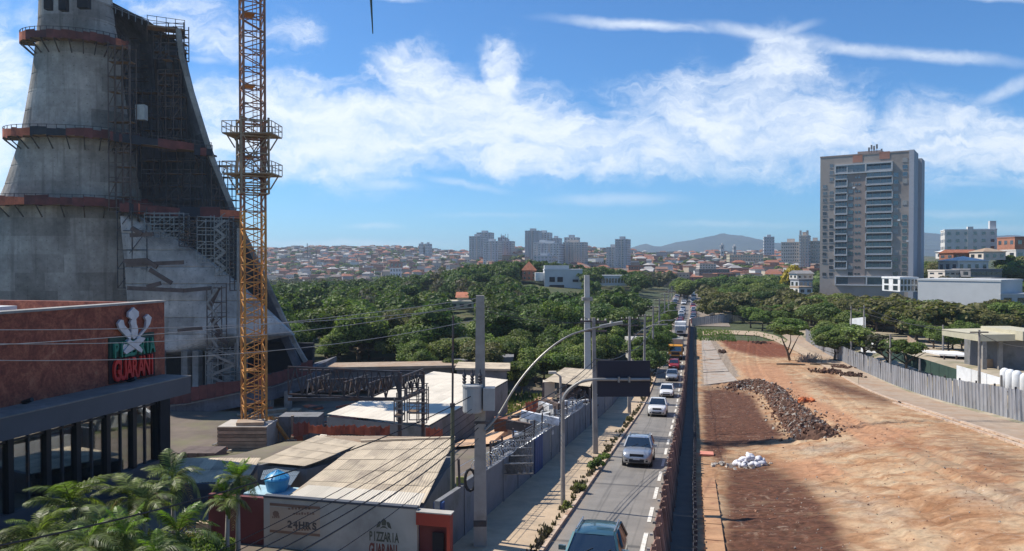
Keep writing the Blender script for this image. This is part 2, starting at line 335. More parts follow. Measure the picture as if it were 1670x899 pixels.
def dirt_mat():
    m, t, b = newmat('red_dirt'); geo = N(t, 'ShaderNodeNewGeometry'); p = geo.outputs['Position']
    at = N(t, 'ShaderNodeVertexColor', layer_name='stain'); sp = N(t, 'ShaderNodeSeparateColor'); lk(t, at.outputs[0], sp.inputs[0])
    mp_ = N(t, 'ShaderNodeMapping'); lk(t, p, mp_.inputs[0]); mp_.inputs['Scale'].default_value = (.35, 1.2, 1); mp_.inputs['Rotation'].default_value = (0, 0, .5)
    nb = noise(t, p, .35, 7, .65, .6); nf = noise(t, p, 3.5, 8, .72); ns = noise(t, mp_.outputs[0], 1.1, 6, .68, .9)
    c = ramp(t, nb, [(.3, (.25, .125, .062)), (.45, (.37, .215, .118)), (.58, (.45, .32, .20)), (.72, (.36, .275, .18))])
    def ch(o, amt, thr=.22): return mth(t, 'MULTIPLY', mth(t, 'MULTIPLY_ADD', mth(t, 'ADD', o, mth(t, 'MULTIPLY_ADD', mth(t, 'ADD', mth(t, 'MULTIPLY', ns, .6), mth(t, 'MULTIPLY', nf, .4)), 1.7, -.85)), 1 / thr, -.5 / thr + .5, clamp=True), mth(t, 'MULTIPLY', o, amt, clamp=True))
    c = mixc(t, ch(sp.outputs[2], 1.3, .5), c, ramp(t, ns, [(.3, (.31, .15, .078)), (.7, (.46, .265, .155))]))
    c = mixc(t, ch(sp.outputs[1], 1.2, .4), c, (.17, .06, .032))
    c = mixc(t, ch(at.outputs['Alpha'], 1.2, .4), c, ramp(t, nf, [(.3, (.19, .15, .12)), (.7, (.36, .29, .22))]))
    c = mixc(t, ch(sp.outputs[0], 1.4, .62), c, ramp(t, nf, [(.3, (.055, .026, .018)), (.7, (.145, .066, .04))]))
    c = mixc(t, 1, c, ramp(t, nf, [(.25, .58), (.5, 1.0), (.75, 1.32)]), 'MULTIPLY')
    c = mixc(t, mth(t, 'MULTIPLY', ramp(t, noise(t, p, .9, 8, .75, 1.2), [(.56, 0), (.70, .75)]), ramp(t, noise(t, p, .13, 3), [(.42, 0), (.6, 1)])), c, (.44, .34, .255))
    c = mixc(t, mth(t, 'MULTIPLY', ramp(t, noise(t, p, 1.7, 8, .75, .6), [(.58, 0), (.72, .7)]), ramp(t, noise(t, p, .21, 3), [(.45, 0), (.6, 1)])), c, (.12, .055, .035))
    # pale pebbles and debris crumbs
    vo = N(t, 'ShaderNodeTexVoronoi'); lk(t, p, vo.inputs['Vector']); vo.inputs['Scale'].default_value = 3.2; vo.inputs['Randomness'].default_value = 1
    peb = mth(t, 'MULTIPLY', mth(t, 'LESS_THAN', vo.outputs['Distance'], .13), ramp(t, noise(t, p, .5, 4), [(.5, 0), (.6, .75)]))
    c = mixc(t, peb, c, (.5, .42, .34))
    # wheel ruts across the lot
    wv = N(t, 'ShaderNodeTexWave', wave_type='BANDS', bands_direction='X'); lk(t, mp_.outputs[0], wv.inputs['Vector']); wv.inputs['Scale'].default_value = .35; wv.inputs['Distortion'].default_value = 16; wv.inputs['Detail'].default_value = 3
    c = mixc(t, 1, c, ramp(t, wv.outputs['Fac'], [(0, .84), (.12, 1), (1, 1.04)]), 'MULTIPLY')
    lk(t, c, b.inputs['Base Color']); b.inputs['Roughness'].default_value = .95; b.inputs['Specular IOR Level'].default_value = .15
    bn = N(t, 'ShaderNodeBump'); bn.inputs['Strength'].default_value = .6; bn.inputs['Distance'].default_value = .14
    lk(t, mth(t, 'ADD', mth(t, 'MULTIPLY', nf, .55), mth(t, 'MULTIPLY', ns, .7)), bn.inputs['Height']); lk(t, bn.outputs[0], b.inputs['Normal'])
    return m
M['dirt'] = dirt_mat()
def lumpy(x, y):
    l = .03 * np.sin(x * 1.7 + y * .9) * np.sin(y * 1.1 - x * .6) + .035 * np.sin(x * 4.1 + y * 2.7) + .03 * np.sin(y * 5.3 - x * 2.2)
    rut = -.10 * np.exp(-((y - (27.2 + .10 * (x - 6))) / .25) ** 2) * sst(5, 7, x)
    for xc in (6.5 + 2.2 * np.sin(y / 24.), 11.5 + 2.5 * np.sin(y / 31. + 1), 14.5 + 1.5 * np.sin(y / 19. + 2)):
        for o_ in (-.85, .85): rut = rut - .075 * np.exp(-((x - xc - o_) / .2) ** 2) + .05 * np.exp(-((x - xc - o_ - .38) / .16) ** 2)
    return gz(x, y) + (l + rut) * sst(.4, 1.5, x)
grid_sheet('dirt_lot', np.arange(.1, 20.25, .235), np.concatenate([np.arange(12, 70, .3), np.arange(70, 176, .8)]), lumpy, .02, M['dirt'], stain)
# right-hand sidewalk and kerbs
M['walk_r'] = mat('dusty_sidewalk', (.36, .275, .20), .9, .18, 1.2, bump=.3, dirt=(.33, .20, .12), dscale=.35, coords='Object')
grid_sheet('far_sidewalk', np.array([20.2, 22, 24.4]), np.arange(20, 215, 1.5), gz, .06, M['walk_r'])
M['kerb'] = mat('kerb_concrete', (.52, .40, .30), .85, .2, 2, bump=.2, dirt=(.35, .2, .12), dscale=1.2)
def strip_box(xa, y0, y1, w, h, step=2.0, dz=.02, mbx=None):
    mbx = mbx or MB(); y = y0
    while y < y1 - .01:
        ye = min(y + step, y1); x0, x1 = xa(y), xa(ye)
        mbx.obox(((x0 + x1) / 2, (y + ye) / 2, (g(x0, y) + g(x1, ye)) / 2 + h / 2 + dz), (w / 2, 0, 0), ((x1 - x0) / 2, (ye - y) / 2 - .01, (g(x1, ye) - g(x0, y)) / 2), (0, 0, h / 2)); y = ye
    return mbx
rt = thing('kerb', 'double pale concrete kerb line edging the red dirt lot on the right', 'kerb', (20, 60, g(20, 60)))
km = None
for dx in (19.3, 20.15):
    y = 26.0
    while y < 82:
        mbk = strip_box(lambda q: dx, y, y + 2.0, .28, .14, 2.0); part('kerb_stone', mbk, M['kerb'], rt); y += 2.02
rt = thing('kerb', 'thin worn kerb beyond the double line beside the hoarding sidewalk', 'kerb', (18.3, 110, g(18.3, 110)))
for i in range(20): part('kerb_stone', strip_box(lambda q: 20.15, 84 + i * 4, 87.96 + i * 4, .25, .12, 4), M['kerb'], rt)
# concrete slabs at the far left of the lot
M['slab'] = mat('old_slab', (.36, .31, .26), .9, .15, .8, bump=.2, dirt=(.30, .18, .11), dscale=.5)
def gpoly(pts, h, name, mt, lab, cat, parent=None, grp=None):
    mb = MB(); w = [G(*p) for p in pts]; mb.prism([p + Vector((0, 0, -.05)) for p in w], (0, 0, h + .05))
    return part(name, mb, mt, parent) if parent else single(name, mb, mt, lab, cat, grp)
sl = thing('concrete_pavement', 'old pale concrete paving slabs beside the dark trench fence', 'pavement', G(1170, 600))
for pl in ([(1146, 590), (1176, 587), (1188, 606), (1147, 608)], [(1147, 609.5), (1189, 607.5), (1203, 622), (1148, 629)], [(1145, 574), (1168, 572), (1175, 586), (1146, 588)], [(1144, 552), (1156, 552), (1167, 571), (1145, 573)]):
    gpoly(pl, .1, 'slab', M['slab'], '', '', sl)
# beige curved path at the far end
M['path'] = mat('pale_path', (.42, .32, .22), .95, .12, 1, bump=.2)
mb = MB(); pth = [(1146, 548, 541), (1180, 545, 539), (1235, 548, 541), (1262, 556, 547), (1300, 575, 562), (1345, 600, 588), (1400, 628, 612)]
for (x0, a0, b0), (x1, a1, b1) in zip(pth, pth[1:]):
    mb.quad(*[G(x, y) + Vector((0, 0, .09)) for x, y in ((x0, a0), (x1, a1), (x1, b1), (x0, b0))])
struct('dirt_path', mb, M['path'])
# road -----------------------------------------------------------------
def asphalt_mat():
    m, t, b = newmat('asphalt'); geo = N(t, 'ShaderNodeNewGeometry'); p = geo.outputs['Position']
    s3 = N(t, 'ShaderNodeSeparateXYZ'); lk(t, p, s3.inputs[0])
    mp_ = N(t, 'ShaderNodeMapping'); lk(t, p, mp_.inputs[0]); mp_.inputs['Scale'].default_value = (1.6, .06, 1)
    c = ramp(t, noise(t, p, .5, 6, .65), [(.3, (.17, .157, .14)), (.7, (.25, .23, .205))])
    c = mixc(t, 1, c, ramp(t, noise(t, p, 22, 4, .7), [(.3, .82), (.7, 1.15)]), 'MULTIPLY')
    xw = mth(t, 'ADD', s3.outputs[0], mth(t, 'MULTIPLY_ADD', noise(t, mp_.outputs[0], .5, 3), .9, -.45))
    xw = mth(t, 'ADD', xw, mth(t, 'MULTIPLY', mth(t, 'SINE', mth(t, 'MULTIPLY', s3.outputs[1], .07)), .22))
    for cx_, w_, s_ in ((-4.35, .07, .5), (-4.15, .05, .4), (-2.75, .05, .55), (-3.3, .4, .2), (-2.2, .05, .25)):
        d = mth(t, 'ABSOLUTE', mth(t, 'SUBTRACT', xw, cx_)); k = N(t, 'ShaderNodeMapRange'); lk(t, d, k.inputs[0]); k.inputs[1].default_value = w_ * 1.7; k.inputs[2].default_value = w_ * .4; k.inputs[4].default_value = s_
        c = mixc(t, mth(t, 'MULTIPLY', k.outputs[0], ramp(t, noise(t, mp_.outputs[0], 2.2, 4), [(.35, .1), (.6, 1)])), c, (.055, .053, .05))
    # transverse expansion joints and patches
    bk = N(t, 'ShaderNodeTexWave', wave_type='BANDS', bands_direction='Y'); lk(t, p, bk.inputs['Vector']); bk.inputs['Scale'].default_value = .026; bk.inputs['Distortion'].default_value = .15
    c = mixc(t, ramp(t, bk.outputs['Fac'], [(.9985, 0), (1, .7)]), c, (.05, .05, .05))
    # dust at the edges
    e = mth(t, 'ABSOLUTE', mth(t, 'SUBTRACT', s3.outputs[0], -3.5)); k = N(t, 'ShaderNodeMapRange'); lk(t, e, k.inputs[0]); k.inputs[1].default_value = 1.4; k.inputs[2].default_value = 2.1
    c = mixc(t, mth(t, 'MULTIPLY', k.outputs[0], ramp(t, noise(t, p, 1.3, 5), [(.35, .2), (.65, .8)])), c, (.30, .225, .155))
    lk(t, c, b.inputs['Base Color']); b.inputs['Roughness'].default_value = .75
    bn = N(t, 'ShaderNodeBump'); bn.inputs['Strength'].default_value = .3; bn.inputs['Distance'].default_value = .02; lk(t, noise(t, p, 30, 4), bn.inputs['Height']); lk(t, bn.outputs[0], b.inputs['Normal'])
    return m
M['asphalt'] = asphalt_mat()
ysr = np.concatenate([np.arange(8, 170, 1.), np.arange(170, 620, 6)])
grid_sheet('road', np.array([-5.5, -4.5, -3.5, -2.5, -1.35]), ysr, gz, .02, M['asphalt'])
grid_sheet('far_road', np.array([-9, -5.4, 0, 4, 9.5]), np.arange(212, 620, 6.), gz, .05, M['asphalt'])
# trench between the two hoardings
M['trench'] = mat('dark_asphalt_walk', (.13, .12, .11), .9, .15, 1.2, bump=.3)
grid_sheet('fenced_walkway', np.array([-1.34, -.6, .1]), np.concatenate([np.arange(8, 170, 1.), np.arange(170, 214, 6)]), gz, .04, M['trench'])
M['paint'] = mat('road_paint', (.72, .70, .64), .7, .12, 6, dirt=(.3, .27, .23), dscale=5)
mk = thing('lane_marking', 'dashed white edge line painted along the lane beside the fence', 'road marking', (-1.75, 60, g(-1.75, 60)))
y = 24.5
while y < 150:
    mbq = MB(); n = 3
    for i in range(n): 
        a, b_ = y + i, y + i + 1
        mbq.quad((-2.0, a, g(-1.8, a) + .04), (-1.82, a, g(-1.7, a) + .04), (-1.82, b_, g(-1.7, b_) + .04), (-2.0, b_, g(-1.8, b_) + .04))
    part('dash', mbq, M['paint'], mk); y += 4.9
# left sidewalk, verge, kerb
M['walk_l'] = mat('sand_sidewalk', (.47, .355, .24), .92, .14, 1.1, bump=.25, dirt=(.30, .25, .19), dscale=.4)
grid_sheet('sidewalk', np.array([-9.0, -8.2, -7.2, -6.2, -5.62]), ysr[ysr < 214], gz, .13, M['walk_l'])
kb = thing('kerb', 'low dusty kerb between the sandy sidewalk and the road', 'kerb', (-5.56, 60, g(-5.56, 60)))
y = 12.
while y < 150: part('kerb_stone', strip_box(lambda q: -5.56, y, y + 1.97, .15, .15, 2), M['kerb'], kb); y += 2
mb = strip_box(lambda q: -5.56, 150, 212, .15, .15, 6); part('kerb_run', mb, M['kerb'], kb, kind='stuff')
# lots on the left
M['lot_l'] = mat('left_lot_soil', (.15, .12, .095), .95, .25, .35, bump=.3, dirt=(.16, .15, .08), dscale=.2)  # soil toned darker to stand in for the shade round the church
grid_sheet('church_yard', np.arange(-75, -9.3, 2.2), np.arange(8, 112, 2.0), gz, .0, M['lot_l'])
M['lot_r'] = mat('right_lot_soil', (.36, .30, .22), .95, .2, .25, bump=.3, dirt=(.09, .11, .04), dscale=.12)
grid_sheet('right_yard', np.arange(24.4, 95, 3), np.arange(20, 230, 3.), gz, .0, M['lot_r'])
# ================================================================== CHURCH UNDER CONSTRUCTION + CRANE
def concrete_mat(name, c, lift=2.4, dark=.55, joints=True, streak=.5):
    m, t, b = newmat(name); geo = N(t, 'ShaderNodeNewGeometry'); p = geo.outputs['Position']
    s3 = N(t, 'ShaderNodeSeparateXYZ'); lk(t, p, s3.inputs[0])
    c0 = ramp(t, noise(t, p, .22, 6, .6), [(.3, tuple(x * .58 for x in c)), (.7, tuple(x * 1.25 for x in c))])
    c0 = mixc(t, 1, c0, ramp(t, noise(t, p, 1.6, 6, .7), [(.3, .8), (.7, 1.15)]), 'MULTIPLY')
    mp_ = N(t, 'ShaderNodeMapping'); lk(t, p, mp_.inputs[0]); mp_.inputs['Scale'].default_value = (1.1, 1.1, .07)
    c0 = mixc(t, ramp(t, noise(t, mp_.outputs[0], 1.2, 5, .6), [(.52, 0), (.75, streak)]), c0, tuple(x * .4 for x in c))
    # every pour has its own shade
    row = mth(t, 'FLOOR', mth(t, 'DIVIDE', s3.outputs[2], lift)); colx = mth(t, 'FLOOR', mth(t, 'DIVIDE', mth(t, 'ADD', s3.outputs[0], mth(t, 'MULTIPLY', row, 1.3)), 3.4))
    cc = N(t, 'ShaderNodeCombineXYZ'); lk(t, row, cc.inputs[0]); lk(t, colx, cc.inputs[1])
    wn_ = N(t, 'ShaderNodeTexWhiteNoise'); lk(t, cc.outputs[0], wn_.inputs['Vector'])
    c0 = mixc(t, 1, c0, ramp(t, wn_.outputs['Value'], [(0, .72), (1, 1.18)]), 'MULTIPLY')
    # form tie holes
    if joints:
        fz = mth(t, 'FRACT', mth(t, 'DIVIDE', s3.outputs[2], lift * .5)); fx = mth(t, 'FRACT', mth(t, 'DIVIDE', s3.outputs[0], 1.15))
        hh = mth(t, 'ADD', mth(t, 'POWER', mth(t, 'MULTIPLY', mth(t, 'SUBTRACT', fz, .5), lift * .5), 2), mth(t, 'POWER', mth(t, 'MULTIPLY', mth(t, 'SUBTRACT', fx, .5), 1.15), 2))
        c0 = mixc(t, mth(t, 'MULTIPLY', mth(t, 'LESS_THAN', hh, .005), .35), c0, (.03, .03, .03))
    lk(t, c0, b.inputs['Base Color']); b.inputs['Roughness'].default_value = .9; b.inputs['Specular IOR Level'].default_value = .2
    bn = N(t, 'ShaderNodeBump'); bn.inputs['Strength'].default_value = .5; bn.inputs['Distance'].default_value = .08
    lk(t, noise(t, p, 2.2, 7, .6), bn.inputs['Height']); lk(t, bn.outputs[0], b.inputs['Normal'])
    return m
M['conc'] = concrete_mat('church_concrete', (.37, .335, .30), streak=.75)
M['conc_lt'] = concrete_mat('lower_shell_concrete', (.54, .50, .46), 2.2, streak=.6)
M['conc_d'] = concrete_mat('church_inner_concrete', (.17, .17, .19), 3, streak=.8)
M['conc_rim'] = concrete_mat('church_rim', (.30, .285, .265))
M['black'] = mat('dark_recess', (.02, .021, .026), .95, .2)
M['net'] = mat('orange_net', (.50, .14, .075), .9, .35, .9, dirt=(.13, .05, .045), dscale=.5)
M['net2'] = mat('red_brown_net', (.15, .05, .045), .9, .35, .8, dirt=(.06, .03, .035), dscale=.3)
M['netd'] = mat('dark_net', (.03, .035, .045), .9, .3, .8)
M['steel'] = mat('galvanised_tube', (.22, .215, .21), .5, .2, 2, metal=.5)
M['steel_d'] = mat('dark_steel', (.06, .06, .068), .6, .3, 1.5, metal=.2, dirt=(.14, .07, .04), dscale=1)
M['plank'] = mat('scaffold_plank', (.24, .16, .10), .9, .3, 2, rv=.3)
M['rust'] = mat('rusty_form', (.12, .09, .08), .9, .35, 1.2)
HP = [(-90, 72, 152), (-60, 70, 156), (0, 68, 160), (35, 66, 163), (62, 62, 168), (120, 53, 171), (200, 36, 178), (225, 30, 180), (300, 2, 187), (330, -12, 192), (400, -45, 200), (480, -85, 214), (560, -130, 228), (690, -210, 240)]
def horn_sec(py, off=0, n=26, d0=100, inset=0):
    L = np.interp(py, [h[0] for h in HP], [h[1] for h in HP]); Rr = np.interp(py, [h[0] for h in HP], [h[2] for h in HP])
    l0, l1 = (L - 835) / FPX * d0 * 1.022, (Rr - 835) / FPX * d0; a = (l1 - l0) / 2 - inset; lc = (l0 + l1) / 2; b_ = .5 * a + 1.5; pts = []
    for i in range(n):
        th = math.pi * i / (n - 1); cs, sn = math.cos(th), math.sin(th); e = 2 / 2.15
        x = -math.copysign(abs(cs) ** e, cs) * (a + off); w = -(abs(sn) ** e) * (b_ + off)
        w += x * .16                                   # the front turns a little towards the street
        pts.append(C(lc + x, d0 + b_ + w))
    return pts
def zrow(py, d=100): return EYE + (430 - py) * d / FPX
ch = thing('church', 'unfinished concrete church with a tall cone and concave shell behind the orange crane', 'church', C(-50, 102, 1))
mb = MB(); rows = []; py = -90.
lift = 2.4; zs = []
z = zrow(-90)
while z > 0:
    zs += [(z, 0), (z - lift + .16, 0), (z - lift + .14, .09), (z - lift + .02, .09)]; z -= lift
for z, ins in zs:
    pyv = 430 - (z - EYE) * FPX / 100; s = horn_sec(pyv, 0, 26, 100, ins); rows.append([Vector((p.x, p.y, z)) for p in s])
n = len(rows[0])
for r in rows: mb.v += [tuple(p) for p in r]
for i in range(len(rows) - 1):
    for k in range(n): mb.f.append((i * n + k, i * n + (k + 1) % n, (i + 1) * n + (k + 1) % n, (i + 1) * n + k)); mb.m.append(0)
part('cone', mb, M['conc'], ch, smooth=False)
# narrow upper shaft blocks with dark slots
mb = MB()
for (x0, x1, y0, y1) in ((74, 84, -20, 16), (98, 110, -20, 18), (128, 146, -30, 14)):
    d = 95.2; a = P(x0, y0, d); b_ = P(x1, y1, d); mb.obox((a + b_) / 2, Rt * (b_ - a).dot(Rt) / 2, Fh * .4, (0, 0, abs(a.z - b_.z) / 2))
part('wall_slot', mb, M['black'], ch)
# concave rear shell
def shell(rows_px, df, thick, ns=22, step_m=3.0, groove=.0):
    ys_ = [r[0] for r in rows_px]; mbs = MB(); pts = []; ylist = []
    py = ys_[0]
    while py < ys_[-1]: ylist.append(py); py += step_m * 12.5
    ylist.append(ys_[-1]); yl = []
    for yy in ylist: yl += [(yy, 0)] if not groove else [(yy, 0), (min(yy + 1.2, ys_[-1]), groove), (min(yy + 2.4, ys_[-1]), 0)]
    for yy, gr in yl:
        L = np.interp(yy, ys_, [r[1] for r in rows_px]); Rr = np.interp(yy, ys_, [r[2] for r in rows_px])
        for k in range(ns):
            s_ = k / (ns - 1); pts.append(P(L + (Rr - L) * s_, yy, df(s_, yy) + gr))
    nr_ = len(yl); mbs.v = [tuple(p) for p in pts] + [tuple(p + Fh * thick) for p in pts]; o = nr_ * ns
    for i in range(nr_ - 1):
        for k in range(ns - 1):
            a = i * ns + k; mbs.f += [(a, a + 1, a + ns + 1, a + ns), (o + a, o + a + ns, o + a + ns + 1, o + a + 1)]
        mbs.f += [(i * ns, (i + 1) * ns, o + (i + 1) * ns, o + i * ns), (i * ns + ns - 1, o + i * ns + ns - 1, o + (i + 1) * ns + ns - 1, (i + 1) * ns + ns - 1)]
    for k in range(ns - 1):
        mbs.f += [(k, o + k, o + k + 1, k + 1), ((nr_ - 1) * ns + k, (nr_ - 1) * ns + k + 1, o + (nr_ - 1) * ns + k + 1, o + (nr_ - 1) * ns + k)]
    mbs.m = [0] * len(mbs.f); return mbs
SH = [(-40, 120, 165), (0, 130, 172), (12, 130, 200), (36, 130, 245), (48, 130, 292), (90, 135, 297), (150, 140, 312), (250, 150, 343), (350, 160, 383), (470, 185, 439), (560, 200, 481), (602, 210, 507)]
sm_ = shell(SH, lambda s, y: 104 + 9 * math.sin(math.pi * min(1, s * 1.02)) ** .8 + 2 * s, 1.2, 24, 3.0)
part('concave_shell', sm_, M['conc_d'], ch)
# steel form soldiers and walers over the dark shell
mb = MB()
for i in range(90):
    y0 = rnd.uniform(50, 520); L = np.interp(y0, [r[0] for r in SH], [r[1] for r in SH]) + 50; Rr = np.interp(y0, [r[0] for r in SH], [r[2] for r in SH]) - 8
    x0 = rnd.uniform(L, Rr); s = (x0 - L + 50) / (Rr - L + 58); d = 104 + 9 * math.sin(math.pi * min(1, s)) ** .8 + 2 * s - .35
    if rnd.random() < .6: mb.bar(P(x0, y0, d), P(min(x0 + rnd.uniform(12, 45), Rr), y0, d), .12)
    else: mb.bar(P(x0, y0, d), P(x0 + 1, y0 + rnd.uniform(25, 70), d), .12)
part('form_steel', mb, M['rust'], ch, kind='stuff')
# pale outer rim of the shell
mb = MB(); rim = [(292, 48), (297, 90), (313, 150), (344, 250), (384, 350), (440, 470), (482, 560), (507, 602)]
for (x0, y0), (x1, y1) in zip(rim, rim[1:]):
    a, b_ = P(x0 - 1, y0, 104), P(x1 - 1, y1, 104); mb.obox((a + b_) / 2, (b_ - a) / 2 * 1.01, Rt * .30, Fh * .25)
part('rim', mb, M['conc_rim'], ch)
mb = MB(); rim2 = [(432, 470), (470, 560), (492, 612)]
for (x0, y0), (x1, y1) in zip(rim2, rim2[1:]):
    a, b_ = P(x0, y0, 105.7), P(x1, y1, 105.7); mb.obox((a + b_) / 2, (b_ - a) / 2 * 1.01, Rt * .55, Fh * .4)
part('rim_soffit', mb, M['conc_d'], ch)
# front lower shell
LS = [(352, 196, 222), (365, 197, 240), (400, 200, 305), (430, 203, 345), (470, 206, 396), (500, 208, 428), (547, 210, 478), (553, 210, 446), (566, 210, 396), (583, 210, 274), (586, 210, 240)]
part('lower_shell', shell(LS, lambda s, y: 99.5 + 2.5 * s - 2.0 * math.sin(math.pi * s) * (y - 350) / 240, 1.0, 20, 2.2, .12), M['conc_lt'], ch)
mb = MB()
for (x0, y0, x1, y1, w) in ((202, 426, 240, 424, .5), (238, 424, 256, 436, .7), (244, 440, 280, 462, .5), (205, 432, 300, 428, .25), (208, 470, 300, 474, .5), (300, 474, 345, 470, .3), (240, 468, 262, 462, .7), (345, 520, 360, 545, .5),
                            (340, 505, 356, 470, .5), (350, 545, 372, 560, .4), (290, 540, 330, 535, .3), (215, 372, 232, 382, .9), (212, 384, 250, 382, .4)):
    mb.bar(P(x0, y0, 96.4), P(x1, y1, 96.4), w * .55, .5)
part('formwork_beam', mb, M['rust'], ch, kind='stuff')
# base: recess, columns, floor ring
mb = MB(); mb.prism([P(200, 560, 106), P(510, 560, 106), P(510, 720, 106), P(200, 720, 106)], Fh * 1); part('recess_wall', mb, M['black'], ch)  # near-black sheet: shade of the void under the shell put into the colour
for x in (262, 304, 322, 346, 390, 374): 
    mb = MB(); a = P(x, 572, 98.5); b_ = P(x, 662, 98.5); mb.bar(a, b_, .9 if x != 390 else .5); part('column', mb, M['conc'], ch)
path = [(205, 664, 92), (300, 650, 92), (393, 632, 92), (444, 622, 94), (511, 601, 98)]
mbf = MB(); 
for i in range(len(path) - 1):
    a, b_ = P(*path[i]), P(*path[i + 1]); dz = Vector((0, 0, -2.3)); bk = Fh * 13
    mbf.add([a, b_, b_ + bk, a + bk, a + dz, b_ + dz, b_ + dz + bk, a + dz + bk], [(0, 1, 2, 3), (4, 7, 6, 5), (0, 4, 5, 1), (2, 6, 7, 3), (1, 5, 6, 2), (0, 3, 7, 4)])
part('floor_slab', mbf, M['conc_d'], ch)
for x in (285, 318, 350, 405, 440, 470):
    mb = MB(); mb.bar(P(x, 672 - (x - 300) * .2, 94.5), P(x, 716 - (x - 300) * .25, 94.5), .7); part('column', mb, M['conc'], ch)
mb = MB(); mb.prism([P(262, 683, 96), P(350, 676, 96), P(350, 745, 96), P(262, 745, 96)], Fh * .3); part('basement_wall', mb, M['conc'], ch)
mb = MB(); mb.prism([P(350, 650, 101), P(520, 625, 101), P(520, 740, 101), P(350, 745, 101)], Fh * .3); part('basement_back', mb, M['black'], ch)  # near-black sheet: shade of the undercroft put into the colour
# orange nets round the base
bn_ = thing('safety_net', 'red brown safety netting hung round the church floor slab', 'safety net', P(300, 650, 91.5))
for i in range(len(path) - 1):
    a, b_ = P(*path[i]) - Fh * .3, P(*path[i + 1]) - Fh * .3; n_ = 7
    for k in range(n_):
        p0 = a.lerp(b_, k / n_); p1 = a.lerp(b_, (k + .98) / n_); h0 = .9 + .4 * rnd.random(); mb = MB()
        mb.prism([p0 + Vector((0, 0, h0)), p1 + Vector((0, 0, h0 * .9)), p1 - Vector((0, 0, .5 * rnd.random() + .3)), p0 - Vector((0, 0, .5))], Fh * .04)
        part('net_panel', mb, M['net2'] if rnd.random() < .75 else M['net'], bn_)
for i in range(len(path) - 1):
    a, b_ = P(*path[i]) - Fh * .5, P(*path[i + 1]) - Fh * .5; mb = MB().bar(a - Vector((0, 0, .7)), b_ - Vector((0, 0, .6)), .12); part('rail', mb, M['steel'], bn_)
# ------------------------------------------------------------------ work platforms
def platform(path, label, width=1.5, nets=(), grp='work platforms round the church cone', brackets=True, net_h=.85):
    """path: list of world points along the inner edge, left to right as seen from the street"""
    r = thing('work_platform', label, 'work platform', path[len(path) // 2], grp)
    out = []
    for i, p in enumerate(path):
        t_ = (path[min(i + 1, len(path) - 1)] - path[max(0, i - 1)]); t_.z = 0; t_.normalize(); out.append(p + Vector((t_.y, -t_.x, 0)) * width)
    mb = MB()
    for i in range(len(path) - 1):
        a, b_, c_, d_ = path[i], path[i + 1], out[i + 1], out[i]; dz = Vector((0, 0, -.22))
        mb.add([a, b_, c_, d_, a + dz, b_ + dz, c_ + dz, d_ + dz], [(0, 3, 2, 1), (4, 5, 6, 7), (3, 7, 6, 2), (0, 1, 5, 4)])
    part('deck', mb, M['plank'], r)
    mb = MB(); up = Vector((0, 0, 1))
    for i in range(len(path) - 1):
        for h in (.55, 1.15): mb.bar(out[i] + up * h, out[i + 1] + up * h, .06)
        mb.bar(out[i] - up * .2, out[i] + up * 1.2, .06)
    mb.bar(out[-1] - up * .2, out[-1] + up * 1.2, .06); part('handrail', mb, M['steel_d'], r)
    if brackets:
        for i in range(0, len(path), 2):
            mb = MB(); mb.bar(out[i] - up * .25, path[i] - up * 1.7, .12); mb.bar(out[i] - up * .25, path[i] - up * .25, .12); part('bracket', mb, M['steel_d'], r)
    for i in range(len(path) - 1):
        k = nets[i % len(nets)] if nets else None
        if k:
            t0 = net_h * rnd.uniform(.75, 1.05); mb = MB(); o_ = (out[i] - path[i]).normalized() * .04
            mb.prism([out[i] + up * t0, out[i + 1] + up * (t0 * rnd.uniform(.85, 1.1)), out[i + 1] - up * rnd.uniform(.1, .5), out[i] - up * .25], o_); part('netting', mb, M[k], r)
    return r
def horn_path(py, i0=2, i1=25, off=.15): z_ = zrow(py); return [Vector((p.x, p.y, z_)) for p in horn_sec(py, off, 26)][i0:i1]
platform(horn_path(66), 'topmost orange netted work platform ringing the concrete cone', 1.6, ['net', 'net', 'net', 'net', 'net', 'net2', 'net2', 'net2', 'net2', 'net2', 'net2', 'net2', 'net2', 'net2', 'net2', 'net2', 'net2', 'net2', 'net2', 'net', 'net', 'net2', 'net2'])
platform(horn_path(222), 'middle work platform of the cone with pale orange netting at its left end', 1.7, ['net'] * 8 + ['netd'] * 4 + ['net2'] * 12)
platform(horn_path(333), 'lowest work platform ringing the cone above the red restaurant roof', 1.7, ['net'] * 9 + ['net2'] * 15, net_h=.95)
def ppath(pts, n=10):
    o = []; w = [P(*p) for p in pts]
    for a, b_ in zip(w, w[1:]):
        for k in range(n): o.append(a.lerp(b_, k / n))
    return o + [w[-1]]
platform(ppath([(176, 228, 101), (200, 232, 102), (345, 250, 106)], 5), 'dark work platform across the concave shell at mid height', 2, ['net2', 'netd', 'netd', 'net2'], 'work platforms on the concave shell')
platform(ppath([(198, 343, 101), (235, 348, 102), (396, 355, 104)], 5), 'red netted work platform across the shell beside the crane mast', 2, ['net2', 'net2', 'netd', 'net2', 'net'], 'work platforms on the concave shell', net_h=1.1)
platform(ppath([(240, 46, 104), (300, 54, 106)], 4), 'small railed platform on top of the concave shell', 2, [None], 'work platforms on the concave shell')
platform(ppath([(270, 88, 106), (304, 96, 107)], 3), 'small dark bracket platform just below the top of the shell', 1.6, ['netd'], 'work platforms on the concave shell')
platform(ppath([(325, 252, 105), (354, 254, 105)], 3), 'small platform sticking out past the pale rim of the shell', 1.6, ['netd', 'net2', 'netd'], 'work platforms on the concave shell')
